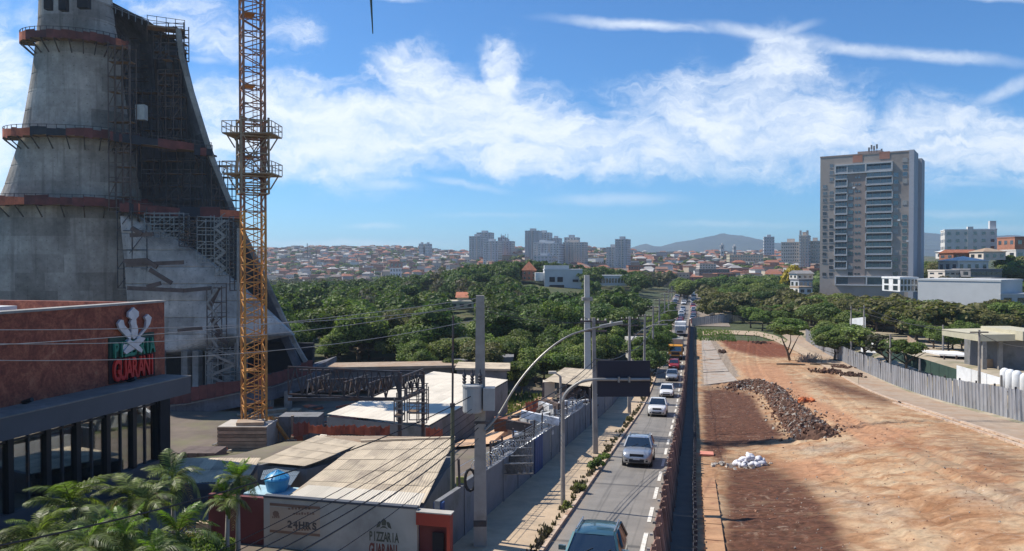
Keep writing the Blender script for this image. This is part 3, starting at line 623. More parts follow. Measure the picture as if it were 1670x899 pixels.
# top railing along the sloping parapet
tr = thing('railing', 'thin pale railing along the sloping top of the dark shell', 'railing', P(200, 14, 104))
for (x0, y0, x1, y1) in ((154, -4, 243, 33), (154, -1, 243, 36)): part('rail', MB().bar(P(x0, y0, 104), P(x1, y1, 104), .08), M['steel'], tr)
for k in range(9): x = 156 + k * 10.8; yy = -4 + (x - 154) * .415; part('post', MB().bar(P(x, yy - 1, 104), P(x, yy + 12, 104), .08), M['steel'], tr)
# ------------------------------------------------------------------ scaffolding
def scaffold(label, px0, px1, py0, py1, d, nb, nl, stairs=False, mt='steel', planks=.4, grp='scaffolds on the church', depth=1.6, tr=.05):
    r = thing('scaffold', label, 'scaffold', P(px0, py1, d), grp)
    a = P(px0, py1, d); b_ = P(px1, py1, d); zt = P(px0, py0, d).z; z0 = a.z; ax = (b_ - a); ax.z = 0; mb = MB(); pl = MB(); up = Vector((0, 0, 1)); dv = Fh * depth
    for i in range(nb + 1):
        q = a + ax * (i / nb)
        for e in (0, 1): mb.bar(q + dv * e, Vector((q.x, q.y, zt + rnd.uniform(0, .8))) + dv * e, tr * 2)
    for j in range(nl + 1):
        zz = z0 + (zt - z0) * j / nl; o = up * (zz - z0)
        for e in (0, 1): mb.bar(a + o + dv * e, a + ax + o + dv * e, tr * 2); mb.bar(a + o + dv * e + up * .5, a + ax + o + dv * e + up * .5, tr * 1.6) if rnd.random() < .5 else None
        for i in range(nb):
            if rnd.random() < planks:
                q = a + ax * (i / nb) + o; pl.obox(q + ax / nb / 2 + dv / 2, ax / nb / 2, dv / 2 * .8, up * .04)
            if rnd.random() < .35 and j < nl:
                q = a + ax * (i / nb) + o; mb.bar(q, q + ax / nb + up * (zt - z0) / nl, tr * 1.6)
    part('tube_frame', mb, M[mt], r, kind='stuff')
    if pl.v: part('plank_deck', pl, M['plank'], r, kind='stuff')
    if stairs:
        s = 1
        for j in range(nl):
            zz0 = z0 + (zt - z0) * j / nl; zz1 = z0 + (zt - z0) * (j + 1) / nl; m0 = a + ax * (.15 if s > 0 else .85) - Fh * .6; m1 = a + ax * (.85 if s > 0 else .15) - Fh * .6
            mbs = MB(); p0 = Vector((m0.x, m0.y, zz0)); p1 = Vector((m1.x, m1.y, zz1)); mbs.bar(p0, p1, .12, .3); mbs.bar(p0 + up * .9, p1 + up * .9, .08)
            part('stair_flight', mbs, M['steel'], r); s = -s
    return r
scaffold('tall dark scaffold squeezed between the cone and the concave shell', 178, 214, 75, 345, 100.5, 3, 11, False, 'rust', .7)
scaffold('narrow brown scaffold above the netted platform beside the cone', 192, 240, 345, 470, 99.6, 2, 4, False, 'steel_d', .4)
scaffold('galvanised scaffold bay over the upper edge of the lower shell', 292, 322, 360, 402, 97.0, 2, 4, False, 'steel_d', .3)
scaffold('deeper galvanised scaffold bay right of the upper bay', 322, 350, 360, 428, 97.0, 2, 6, False, 'steel', .3)
scaffold('scaffold bay with zigzag stairs left of the crane mast', 350, 374, 360, 450, 97.0, 2, 7, True, 'steel', .25)
scaffold('narrow scaffold bay touching the long pale pipe', 375, 393, 360, 474, 97.0, 1, 8, False, 'steel_d', .3)
scaffold('low scaffold of thin tubes under the red platform', 236, 300, 354, 388, 98.0, 4, 3, False, 'steel', .2)
scaffold('stair scaffold at the foot of the lower shell', 336, 396, 575, 650, 95.0, 3, 4, True, 'steel', .3)
scaffold('slender zigzag stair climbing the face of the lower shell', 338, 362, 470, 590, 95.6, 1, 5, True, 'rust', .5)
scaffold('dark ragged scaffold along the right inner edge of the concave shell', 258, 296, 120, 245, 106, 3, 7, False, 'rust', .5)
scaffold('brown formwork scaffold low on the dark shell beside the crane', 345, 385, 270, 345, 105.5, 3, 4, False, 'rust', .6)
scaffold('dark scaffold wrapping the very top of the shell', 250, 300, 44, 96, 104.5, 4, 4, False, 'steel_d', .7)
scaffold('dark scaffold high up on the concave shell', 218, 262, 150, 232, 106, 3, 4, False, 'steel_d', .5)
scaffold('dark tube scaffold over the hall of the shell', 232, 330, 262, 345, 105, 5, 4, False, 'steel_d', .2)
p_ = thing('hoist_pipe', 'long pale vertical pipe standing left of the crane mast', 'pipe', P(388, 600, 94.5))
part('pipe', MB().tube([P(388.5, 372, 94.5), P(387.5, 602, 94.5)], .16, 8), M['steel'], p_); part('pipe', MB().tube([P(384, 560, 94.5), P(383.5, 602, 94.5)], .1, 8), M['steel'], p_)
single('hoist_box', MB().obox(P(231, 184, 103), Rt * .6, Fh * .5, (0, 0, 1)), mat('pale_box', (.45, .46, .44)), 'small pale hoist box hanging on the dark shell', 'hoist')
# ------------------------------------------------------------------ tower crane
M['crane'] = mat('crane_orange', (.50, .23, .05), .6, .3, .7, metal=.0, dirt=(.24, .10, .04), dscale=.5)
M['crane_g'] = mat('crane_grey_steel', (.28, .21, .14), .6, .25, 1)
dC = 76.; cc_ = P(414.5, 690, dC); zb = cc_.z; al = R_(29); S2 = 1.0
cr = thing('tower_crane', 'orange lattice tower crane mast rising beside the unfinished church', 'crane', (cc_.x, cc_.y, zb))
ca = [Vector((0, 0, 0)) + (Rt * (math.cos(al) * i - math.sin(al) * j) + Fh * (math.sin(al) * i + math.cos(al) * j)) * S2 for i, j in ((-1, -1), (1, -1), (1, 1), (-1, 1))]
def mast_section(h, nb_, w=.17, side=1.0):
    mb = MB(); up = Vector((0, 0, 1)); cs = [c * side for c in ca]
    for c in cs: mb.bar(c, c + up * h, w)
    for k in range(4):
        a, b_ = cs[k], cs[(k + 1) % 4]
        for j in range(nb_):
            z0, z1 = h * j / nb_, h * (j + 1) / nb_; zm = (z0 + z1) / 2
            mb.bar(a + up * z0, b_ + up * z0, .09); 
            if (j + k) % 2: mb.bar(a + up * z0, b_ + up * zm, .085); mb.bar(b_ + up * zm, a + up * z1, .085)
            else: mb.bar(b_ + up * z0, a + up * zm, .085); mb.bar(a + up * zm, b_ + up * z1, .085)
    return mb
hs_ = 3.5; sec_me = mast_section(hs_, 2).mesh('mast_section', M['crane']); nsec = 17
sec_up = mast_section(hs_, 2).mesh('mast_section', mat('backlit_crane_orange', (.27, .13, .08), .65, .3, .7, dirt=(.14, .08, .06), dscale=.6))  # upper sections darker and duller: their backlit look is put into the colour
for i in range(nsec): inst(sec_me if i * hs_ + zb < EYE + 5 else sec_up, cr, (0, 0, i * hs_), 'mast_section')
lad = MB(); up = Vector((0, 0, 1)); o_ = (ca[0] + ca[2]) * .5 + Rt * .25
for s in (-.2, .2): lad.bar(o_ + Rt * s, o_ + Rt * s + up * nsec * hs_, .05)
for i in range(int(nsec * hs_ / .35)): lad.bar(o_ - Rt * .2 + up * .35 * i, o_ + Rt * .2 + up * .35 * i, .04)
part('ladder', lad.xf(Matrix.Translation((cc_.x, cc_.y, zb))), M['crane'], cr)
for i in range(1, nsec, 2):
    m_ = MB(); q_ = [c * .95 for c in ca]; m_.prism([Vector((cc_.x, cc_.y, zb + i * hs_ + 1.8)) + v_ for v_ in (q_[0], q_[0].lerp(q_[1], .6), q_[3].lerp(q_[2], .6), q_[3])], (0, 0, .06)); part('rest_platform', m_, M['crane'], cr)
# climbing frame: two collars with walkways
zc1, zc2 = EYE + (430 - 221) / FPX * dC, EYE + (430 - 285) / FPX * dC; zc3 = EYE + (430 - 317) / FPX * dC
cf = thing('climbing_cage', 'grey climbing cage with two railed walkways clamped round the crane mast', 'climbing cage', (cc_.x, cc_.y, zc3))
O = Vector((cc_.x, cc_.y, 0)); mb = MB()
for c in ca: mb.bar(O + c * 1.28 + up * zc3, O + c * 1.28 + up * (zc1 + 1.6), .16)
for k in range(4):
    a, b_ = ca[k] * 1.28, ca[(k + 1) % 4] * 1.28
    for z_ in (zc3, zc3 + .5, (zc3 + zc2) / 2, zc2 - .3, (zc1 + zc2) / 2, zc1 - .3, zc1 + 1.3): mb.bar(O + a + up * z_, O + b_ + up * z_, .13)
    mb.bar(O + a + up * zc2, O + b_ + up * zc1, .1); mb.bar(O + b_ + up * zc2, O + a + up * zc1, .1)
part('cage_frame', mb, M['crane_g'], cf)
for z_ in (zc1, zc2):
    W_ = 2.4; mb = MB(); cs4 = [(-W_, -1.7), (W_, -1.7), (W_, 1.7), (-W_, 1.7)]; q4 = [O + Rt * x + Fh * y + up * z_ for x, y in cs4]
    mb.prism([p + Vector((0, 0, -.12)) for p in q4], (0, 0, .12)); part('walkway', mb, M['crane_g'], cf)
    mb = MB()
    for k in range(4):
        a, b_ = q4[k], q4[(k + 1) % 4]
        for h in (.55, 1.1): mb.bar(a + up * h, b_ + up * h, .06)
        nn = 5 if k % 2 == 0 else 3
        for i in range(nn): p = a.lerp(b_, i / nn); mb.bar(p, p + up * 1.1, .06)
    part('walkway_railing', mb, M['crane_g'], cf)
    for s in (-1, 1):
        for yy in (-1, 1): part('bracket', MB().bar(O + Rt * s * 2.2 + Fh * yy + up * (z_ - .1), O + Rt * s * 1.4 + Fh * yy + up * (z_ - 1.4), .11), M['crane_g'], cf)
# jib above the frame and its hanging line
zj = zb + nsec * hs_; mb = MB(); jd = (Rt * .96 + Fh * .1).normalized(); jp = Vector((-jd.y, jd.x, 0))
for i in range(-8, 26):
    a = O + jd * i * 1.8 + up * zj; b_ = a + jd * 1.8
    for s in (-.6, .6): mb.bar(a + jp * s, b_ + jp * s, .1); mb.bar(a + jp * s, a + jd * .9 + up * 1.2, .07); mb.bar(b_ + jp * s, a + jd * .9 + up * 1.2, .07)
    mb.bar(a + jd * .9 + up * 1.2, b_ + jd * .9 + up * 1.2, .1); mb.bar(a - jp * .6, a + jp * .6, .07)
part('jib', mb, M['crane'], cr)
mb = MB(); mb.obox(O + up * (zj + 1.2), Rt * 1.1, Fh * 1.1, up * 1.2); part('slewing_cab', mb, M['crane_g'], cr)
hp = P(606, 30, dC + 1); mb = MB().tube([Vector((hp.x, hp.y, zj)), P(605, 0, dC + 1), P(608, 55, dC + 1)], [.12, .12, .05], 6)
single('hoist_line', mb, mat('dark_green_rope', (.02, .06, .06)), 'dark green hoist line hanging from the sky above the left hills', 'rope')
# concrete footing in timber forms
M['board'] = mat('form_board', (.30, .22, .15), .9, .25, 1.5, bump=.3, rv=.35)
M['conc_p'] = mat('plain_concrete', (.45, .41, .36), .9, .15, 1, bump=.3)
ft = thing('crane_footing', 'boarded concrete footing block under the orange crane mast', 'footing', P(395, 744, 73))
a, b_ = P(355, 696, 73), P(435, 694, 73); zt = a.z; zbot = g(a.x, a.y) - .5; axv = Vector((b_.x - a.x, b_.y - a.y, 0)); nrm = Vector((-axv.y, axv.x, 0)).normalized()
part('block', MB().prism([Vector((p.x, p.y, zbot)) for p in (a, b_, b_ + nrm * 3.4, a + nrm * 3.4)], (0, 0, zt - zbot)), M['conc_p'], ft)
nb_ = 8
for i in range(nb_):
    z0 = zbot + (zt - zbot) * i / nb_; h = (zt - zbot) / nb_ - .05; p0 = Vector((a.x, a.y, z0)) - nrm * .08
    part('board', MB().obox(p0 + axv / 2 + up * h / 2, axv / 2, nrm * (.05 + .02 * rnd.random()), up * h / 2), M['board'], ft)
part('pour', MB().prism([P(388, 689, 74.5), P(433, 688, 74.5), P(430, 694, 73.3), P(385, 695, 73.3)], (0, 0, .3)), M['walk_r'], ft)
f2 = thing('formwork_panel', 'brown plank formwork with diagonal prop right of the crane footing', 'formwork', P(458, 727, 76))
for i in range(8):
    y0 = 681 + i * 5.6; part('board', MB().prism([P(441, y0, 77), P(476, y0 - 1, 77), P(476, y0 + 4.6, 77), P(441, y0 + 5.2, 77)], Fh * .1), M['board'], f2)
part('edge_post', MB().bar(P(477, 678, 76.8), P(478, 727, 76.8), .22), M['walk_r'], f2); part('prop', MB().bar(P(443, 680, 76.3), P(474, 724, 75.5), .28), M['crane'], f2)
part('prop', MB().bar(P(439, 680, 76.3), P(439, 735, 75.5), .22), M['crane'], f2)
# ================================================================== RESTAURANT
def tile_mat():
    m, t, b = newmat('red_facade'); geo = N(t, 'ShaderNodeNewGeometry'); p = geo.outputs['Position']
    c = ramp(t, noise(t, p, 1.3, 8, .72, .8), [(.28, (.11, .026, .018)), (.46, (.22, .055, .032)), (.6, (.33, .10, .055)), (.75, (.44, .21, .12))])
    c = mixc(t, 1, c, ramp(t, noise(t, p, 7, 6, .75), [(.3, .55), (.7, 1.4)]), 'MULTIPLY')
    lk(t, c, b.inputs['Base Color']); b.inputs['Roughness'].default_value = .75
    bn = N(t, 'ShaderNodeBump'); bn.inputs['Strength'].default_value = .4; lk(t, noise(t, p, 5, 6), bn.inputs['Height']); lk(t, bn.outputs[0], b.inputs['Normal']); return m
M['facade'] = tile_mat()
M['band'] = mat('dark_canopy', (.075, .082, .10), .6, .12, .6)
def glass_mat(name, c, rough=.04, spec=1.0, var=.3):
    m, t, b = newmat(name); oi = N(t, 'ShaderNodeObjectInfo'); tcn = N(t, 'ShaderNodeTexCoord')
    lk(t, ramp(t, noise(t, tcn.outputs['Object'], 1.2, 3), [(.3, tuple(x * (1 - var) for x in c)), (.7, tuple(x * (1 + var) for x in c))]), b.inputs['Base Color'])
    b.inputs['Roughness'].default_value = rough; b.inputs['Specular IOR Level'].default_value = spec; b.inputs['IOR'].default_value = 1.9
    return m
M['glass'] = glass_mat('dark_glass', (.018, .028, .032)); M['glass_win'] = glass_mat('window_glass', (.03, .04, .05), .12, .8)
def see_glass(name):
    m, t, b = newmat(name); out = t.nodes['Material Output']; b.inputs['Base Color'].default_value = (.012, .02, .022, 1); b.inputs['Roughness'].default_value = .04; b.inputs['Specular IOR Level'].default_value = 1
    tr_ = N(t, 'ShaderNodeBsdfTransparent'); tr_.inputs[0].default_value = (.72, .8, .78, 1); ms = N(t, 'ShaderNodeMixShader'); gl_ = N(t, 'ShaderNodeBsdfGlossy'); gl_.inputs['Color'].default_value = (.85, .86, .85, 1); gl_.inputs['Roughness'].default_value = .03; ms.inputs[0].default_value = .55; lk(t, gl_.outputs[0], ms.inputs[1]); lk(t, tr_.outputs[0], ms.inputs[2]); lk(t, ms.outputs[0], out.inputs[0]); return m
M['see_glass'] = see_glass('clear_dark_glass'); M['wall_g2'] = mat('inner_grey', (.2, .19, .18))
M['frame_k'] = mat('black_frame', (.012, .014, .02), .5)
XF = -27.0; yF1 = PX(268, 500, XF).y; yF0 = 2.0
zt = PX(268, 493, XF).z; zb_ = PX(268, 617, XF).z
rs = thing('restaurant', 'red stone clad pizzeria building with dark canopy and tall glazing behind the palms', 'restaurant', (XF - 8, 25, g(XF, 30)))
part('facade_wall', MB().box(XF - .5, XF, yF0, yF1, zb_, zt), M['facade'], rs)
part('coping', MB().box(XF - .62, XF + .08, yF0, yF1 + .08, zt, zt + .1), M['conc_rim'], rs)
part('side_wall', MB().box(XF - 16, XF - .5, yF1 - .4, yF1, zb_ - 6, zt), M['facade'], rs)
M['white_roof'] = mat('white_membrane', (.62, .63, .62), .7, .1, 1)
part('roof_deck', MB().box(XF - 16, XF - .5, yF0, yF1 - .4, zt - 1.2, zt - .9), M['white_roof'], rs)
for k in range(3): part('roof_plant', MB().box(XF - 4.5, XF - 1.2, 17 + k * 3.4, 20.2 + k * 3.4, zt - .9, zt + .22), M['white_roof'], rs)
XC = -25.3; zc0 = PX(311, 641, XC).z; zc1_ = PX(311, 614, XC).z
yC1 = PX(311, 620, XC).y
part('canopy', MB().box(XF, XC, yF0, yC1, zc0, zc1_), M['band'], rs); part('canopy_top', MB().box(XF, XC + .03, yF0, yC1 + .03, zc1_, zc1_ + .05), M['conc_rim'], rs)
gzb = g(XF, 25); xg = XF - .35; zg0 = PX(0, 842, xg).z
part('plinth', MB().box(xg - .2, xg + .25, yF0, yF1, zg0 - 3, zg0), M['band'], rs)
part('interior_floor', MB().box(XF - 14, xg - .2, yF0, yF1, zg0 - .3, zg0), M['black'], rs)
ymu = [PX(x, 740, xg).y for x in (-60, -22, 13, 45, 75, 101, 124, 149, 173, 196, 216, 236, 256, 268)]
mull_me = {}
for i, yv in enumerate(ymu[:-1]):
    yn = ymu[i + 1]; thick = i % 2 == 0
    part('mullion', MB().box(xg - .1, xg + (.16 if thick else .07), yv - (.13 if thick else .04), yv + (.13 if thick else .04), zg0, zc0 + .3), M['frame_k'] if thick else M['steel_d'], rs)
    part('window_pane', MB().box(xg - .04, xg, yv + .1, yn - .1, zg0, zc0 + .2), M['see_glass'], rs)
part('corner_pier', MB().box(xg - .3, xg + .3, ymu[-2] - .1, ymu[-1] + .1, zg0 - 3, zc0 + .3), M['black'], rs)
part('transom', MB().box(xg, xg + .05, yF0, yF1, zg0 + 2.9, zg0 + 2.98), M['steel_d'], rs)
part('back_wall', MB().box(XF - 14, XF - 13.8, yF0, yF1, zg0, zc0 + .4), mat('dim_interior', (.25, .23, .2)), rs)
part('reflection_panel', MB().box(XF - 1.9, XF - 1.8, yF0, yF1 - .5, zg0 + 2.4, zc0 + .2), mat('tan_reflection', (.85, .72, .54), .9, .25, .8), rs)  # tan panel added behind the upper panes to stand in for sunlit reflections
for yv in range(4, 36, 3): part('inner_post', MB().box(XF - 1.6, XF - 1.4, yv, yv + .18, zg0, zc0), M['wall_g2'], rs)
for yv in (8, 14, 20, 26, 32): part('spot_lamp', MB().tube([(XF + .1, yv, zc1_ + .1), (XF + .55, yv, zc1_ + .25)], .09, 8), M['frame_k'], rs)
# sign letters
def text_part(s, size, mt, parent, origin, ux, uz, ext=.06, xs=1.0, bold=.012, name='letter', each=True, sp=None):
    """write s with its baseline starting at origin; ux right, uz up; each letter is its own part"""
    n_ = ux.cross(uz).normalized(); x = 0
    cu = bpy.data.curves.new('t', 'FONT')
    dg = None
    for ch_ in (s if each else [s]):
        if ch_ == ' ': x += size * .35 * xs; continue
        cu = bpy.data.curves.new('glyph', 'FONT'); cu.body = ch_; cu.size = size; cu.extrude = ext / 2; cu.offset = bold; cu.resolution_u = 3
        tmp = bpy.data.objects.new('glyph', cu); COL.objects.link(tmp); dg = bpy.context.evaluated_depsgraph_get(); me = bpy.data.meshes.new_from_object(tmp.evaluated_get(dg)); bpy.data.objects.remove(tmp)
        wd = max((v.co.x for v in me.vertices), default=0) - min((v.co.x for v in me.vertices), default=0); mn = min(v.co.x for v in me.vertices)
        off = Vector((0, 0, 0)); q_ = parent
        while q_ is not None: off += q_.location; q_ = q_.parent
        for v in me.vertices:
            c_ = v.co; w_ = origin + ux * (x + (c_.x - mn - (wd / 2 if sp else 0)) * xs + (sp / 2 if sp else 0)) + uz * c_.y + n_ * c_.z; v.co = w_ - off
        me.materials.clear(); me.materials.append(mt); me.name = name; o = bpy.data.objects.new(name, me); COL.objects.link(o); o.parent = parent
        x += (wd + size * .09) * xs if sp is None else sp
    
    return x
M['let_red'] = mat('red_letter', (.62, .03, .025), .5, .05); M['let_grn'] = mat('green_letter', (.02, .20, .14), .5, .1); M['let_drk'] = mat('letter_backing', (.03, .012, .015), .7)
def fy(px, py, X=XF + .02): p = PX(px, py, X); return p
s0 = fy(181, 622); s1 = fy(248, 610)
sg = thing('wall_sign', 'raised red and green pizzeria lettering on the red facade', 'sign', (XF, s0.y, s0.z))
uy = Vector((0, 1, 0)); uz = Vector((0, 0, 1)); hL = (fy(213, 583).z - fy(213, 616).z)
Wd = s1.y - s0.y
# measure then scale so that the word spans the width seen
for s, zz, mt, hh, size in (('GUARANI', s0.z, 'let_red', hL, hL / .70), ('PIZZARIA', s0.z + hL * 1.12, 'let_grn', hL * .62, hL * .72 / .70)):
    cu = bpy.data.curves.new('m', 'FONT'); xs_ = (Wd / len(s)) / (size * .62)
    text_part(s, size, M[mt], sg, Vector((XF + .16, s0.y, zz)), uy, uz, .12, xs_, .03, sp=Wd / len(s))
part('backing', MB().box(XF, XF + .07, s0.y - .15, s1.y + .15, s0.z - .12, s0.z + hL + .12), M['let_drk'], sg)
part('backing', MB().box(XF, XF + .08, s0.y - .15, s1.y + .1, s0.z + hL + .12, s0.z + hL * 2.1), mat('green_backing', (.01, .05, .04), .6), sg)
# emblem: pale upright club with two raised arms over crossed stems
M['embl'] = mat('silver_emblem', (.55, .55, .58), .45, .15, 3, metal=.3)
ec = fy(213, 545); sc_ = (fy(213, 502).z - fy(213, 580).z) / 100.
em = thing('emblem', 'silver grey three armed emblem above the green lettering on the facade', 'emblem', (XF, ec.y, fy(213, 580).z))
def eshape(pts, t0=.1, t1=.22, mt='embl', name='arm'):
    zb0 = fy(213, 580).z; mbx = MB().prism([Vector((XF + t0, ec.y + x * sc_ * 1.35, zb0 + z * sc_)) for x, z in pts], (t1 - t0, 0, 0)); part(name, mbx, M[mt], em)
eshape([(-6, 42), (-5, 62), (-8, 70), (-4, 76), (-12, 82), (-11, 92), (-5, 96), (0, 101), (5, 96), (11, 91), (11, 82), (5, 76), (6, 66), (9, 55), (8, 40), (0, 34)], name='club')
eshape([(-8, 34), (-18, 44), (-30, 58), (-34, 70), (-28, 78), (-22, 76), (-20, 66), (-12, 56), (-4, 44)]); eshape([(6, 36), (14, 44), (26, 56), (28, 70), (24, 78), (32, 84), (40, 76), (36, 62), (28, 52), (16, 40), (10, 34)])
eshape([(-12, 36), (-18, 30), (8, 8), (14, 4), (16, 10), (10, 18)], .1, .3, name='stem'); eshape([(12, 38), (24, 34), (20, 28), (0, 14), (-18, 6), (-24, 12), (-10, 26)], .12, .26, name='stem')
eshape([(-26, 20), (-18, 30), (-10, 24), (-18, 12)], .1, .2, name='stem')
# ================================================================== LOW WALLS AND ROOFS
M['wall_w'] = mat('pale_wall', (.44, .42, .38), .85, .08, .8, bump=.1, dirt=(.30, .28, .25), dscale=.5)
M['wall_g'] = mat('grey_wall', (.20, .20, .21), .9, .2, .6, bump=.2, dirt=(.09, .10, .09), dscale=.6)
M['blue'] = mat('blue_paint', (.02, .055, .17), .6, .15, 1.5); M['redp'] = mat('red_paint', (.30, .045, .03), .6, .15, 1.5); M['maroon'] = mat('maroon_wall', (.15, .045, .045), .8, .15, 1, bump=.1)
YW = 26.0; xw0 = PY(430, 815, YW).x; xw1 = PY(680, 828, YW).x; zw = PY(555, 821, YW).z
fw = thing('painted_wall', 'long pale wall with the pizzeria name and a 24HRS poster in the foreground', 'wall', (-12, YW, g(-12, YW) - .5))
part('wall_body', MB().box(xw0, xw1, YW, YW + .18, g(-12, YW) - 2.2, zw), M['wall_w'], fw)
part('coping', MB().box(xw0, xw1, YW - .03, YW + .22, zw, zw + .08), mat('dark_coping', (.07, .08, .10)), fw)
M['print_g'] = mat('print_grey_green', (.10, .10, .075), .8, .1); M['print_r'] = mat('print_red_brown', (.20, .065, .05), .8, .1); M['print_o'] = mat('poster_print', (.46, .36, .28), .8, .1, 1)
M['print_d'] = mat('print_dark', (.10, .085, .08), .8, .1); M['print_m'] = mat('print_brown', (.24, .15, .11), .8, .1)
def on_wall(px, py, yy=YW - .004): return PY(px, py, yy)
zz0 = on_wall(602, 881); wX = Vector((1, 0, 0))
hP = on_wall(625, 866).z - on_wall(625, 881).z
wP = on_wall(650, 881).x - zz0.x
text_part('PIZZARIA', hP / .70, M['print_g'], fw, Vector((zz0.x, YW - .006, zz0.z)), wX, uz, .006, (wP / 8) / (hP / .7 * .62), .012, sp=wP / 8)
hG = hP * 1.25; text_part('GUARANI', hG / .70, M['print_r'], fw, Vector((zz0.x, YW - .006, zz0.z - hG - .1)), wX, uz, .006, (wP / 7) / (hG / .7 * .66), .02, sp=wP / 7)
# small crest over the name
cxw = on_wall(626, 862)
for pts in ([(-.3, 0), (-.24, .18), (-.16, .24), (-.1, .2), (-.16, .05)], [(.3, 0), (.24, .18), (.16, .24), (.1, .2), (.16, .05)], [(-.08, .1), (-.1, .26), (0, .34), (.1, .26), (.08, .1)], [(-.17, -.02), (-.05, .08), (.05, .08), (.17, -.02), (.06, .02), (-.06, .02)]):
    part('crest_mark', MB().prism([Vector((cxw.x + x, YW - .006, cxw.z + z * 1.1)) for x, z in pts], (0, .004, 0)), M['print_g'], fw)
# poster
a = on_wall(440, 826); b2 = on_wall(522, 872)
part('poster', MB().box(a.x, b2.x, YW - .006, YW - .001, b2.z, a.z), M['print_o'], fw)
h24 = on_wall(490, 849).z - on_wall(490, 860).z; p24 = on_wall(469, 860)
text_part('24HRS', h24 / .7, M['print_d'], fw, Vector((p24.x, YW - .012, p24.z)), wX, uz, .004, 1.02, .016)
for (x0, y0, x1, y1) in ((440, 824.5, 522, 826.5), (440, 868, 522, 871)):
    p0, p1 = on_wall(x0, y0), on_wall(x1, y1); part('poster_band', MB().box(p0.x, p1.x, YW - .011, YW - .007, p1.z, p0.z), M['print_m'], fw)
for (x0, y0, x1, n_) in ((470, 831, 508, 7), (478, 839.5, 514, 8), (444, 845, 457, 4), (478, 865.5, 505, 6)):
    for k in range(n_):
        p0 = on_wall(x0 + (x1 - x0) * k / n_, y0); w_ = (x1 - x0) / n_ * .75 / FPX * 28; part('print_stroke', MB().box(p0.x, p0.x + w_, YW - .011, YW - .007, p0.z, p0.z + .07 + .03 * (k % 2)), M['print_m'], fw)
p0 = on_wall(450, 838); part('poster_figure', MB().prism([Vector((p0.x + .14 * math.cos(k), YW - .011, p0.z + .12 * math.sin(k))) for k in (0, .9, 1.9, 2.8, 3.7, 4.6, 5.5)], (0, .004, 0)), M['print_m'], fw)
# maroon wall to the left, red and blue end
x2 = PY(345, 815, YW + .3).x
single('maroon_wall', MB().box(x2, xw0, YW + .1, YW + .3, g(-16, YW) - 2, PY(400, 812, YW).z), M['maroon'], 'dark maroon boundary wall behind the small palm, left of the pale wall', 'wall')
single('sand_pillar', MB().box(PY(322, 860, YW).x, PY(342, 860, YW).x, YW - .1, YW + .25, g(-18, YW) - 2, PY(330, 852, YW).z), M['walk_l'], 'short sandy gate pillar among the palms', 'pillar')
single('grey_gate', MB().box(PY(300, 870, YW).x, PY(322, 870, YW).x, YW, YW + .1, g(-18, YW) - 2, PY(310, 868, YW).z), M['wall_g'], 'grey panel gate low among the palms', 'gate')
xr1 = PY(735, 830, YW).x
kiosk = thing('red_kiosk', 'red fronted guard booth with dark doorway beside the pale painted wall', 'booth', ((xw1 + xr1) / 2, YW, g(-9, YW)))
zk = PY(700, 836, YW).z
part('fascia', MB().box(xw1, xr1, YW - .1, YW + .25, zk - .45, zk), M['redp'], kiosk); part('side_post', MB().box(xr1 - .12, xr1, YW - .1, YW + .25, g(-9, YW) - 1, zk - .45), M['redp'], kiosk)
part('dark_door', MB().box(xw1, xr1 - .12, YW + .25, YW + .3, g(-9, YW) - 1, zk - .45), M['maroon'], kiosk); part('door_leaf', MB().box(xw1 + .55, xr1 - .3, YW + .1, YW + .15, g(-9, YW) - 1, zk - .75), M['black'], kiosk)
part('roof_strip', MB().box(xw1, xr1 + .05, YW - .12, YW + .27, zk, zk + .04), M['wall_w'], kiosk)
# street-side wall -- each length of wall is a thing, panels are its bays
XW = -9.05; HW = 2.15
sw = thing('street_wall', 'long grey plastered wall running along the shaded sidewalk', 'wall', (XW, 60, g(XW, 60)))
y = 26.3; 
while y < 150:
    L_ = 3.2 if y < 70 else 8; yn = y + L_ - .05; z0 = g(XW, y); z1 = g(XW, yn); h = HW + (.12 if int(y) % 2 else 0)
    mb = MB(); mb.obox((XW, (y + yn) / 2, (z0 + z1) / 2 + h / 2 - .4), (.1, 0, 0), (0, (yn - y) / 2, (z1 - z0) / 2), (0, 0, h / 2 + .4)); part('wall_bay', mb, M['wall_g'], sw)
    mb = MB(); mb.obox((XW, yn, z1 + h / 2 - .1), (.14, 0, 0), (0, .12, 0), (0, 0, h / 2 + .18)); part('pier', mb, M['wall_g'], sw); y += L_
single('blue_post', MB().box(XW - .15, XW + .2, 26.35, 26.6, g(XW, 26) - .5, g(XW, 26) + HW - .1), M['blue'], 'dark blue painted end post of the street wall beside the red booth', 'post')
gt = G(905, 745)
bd = thing('blue_gate', 'narrow dark blue metal gate set in the street wall', 'gate', (XW + .15, 44.5, g(XW, 44.5)))
for k in range(4): part('leaf', MB().box(XW + .11, XW + .16, 43.2 + k * .6, 43.75 + k * .6, g(XW, 44.5) - .2, g(XW, 44.5) + 2.2), M['blue'], bd)
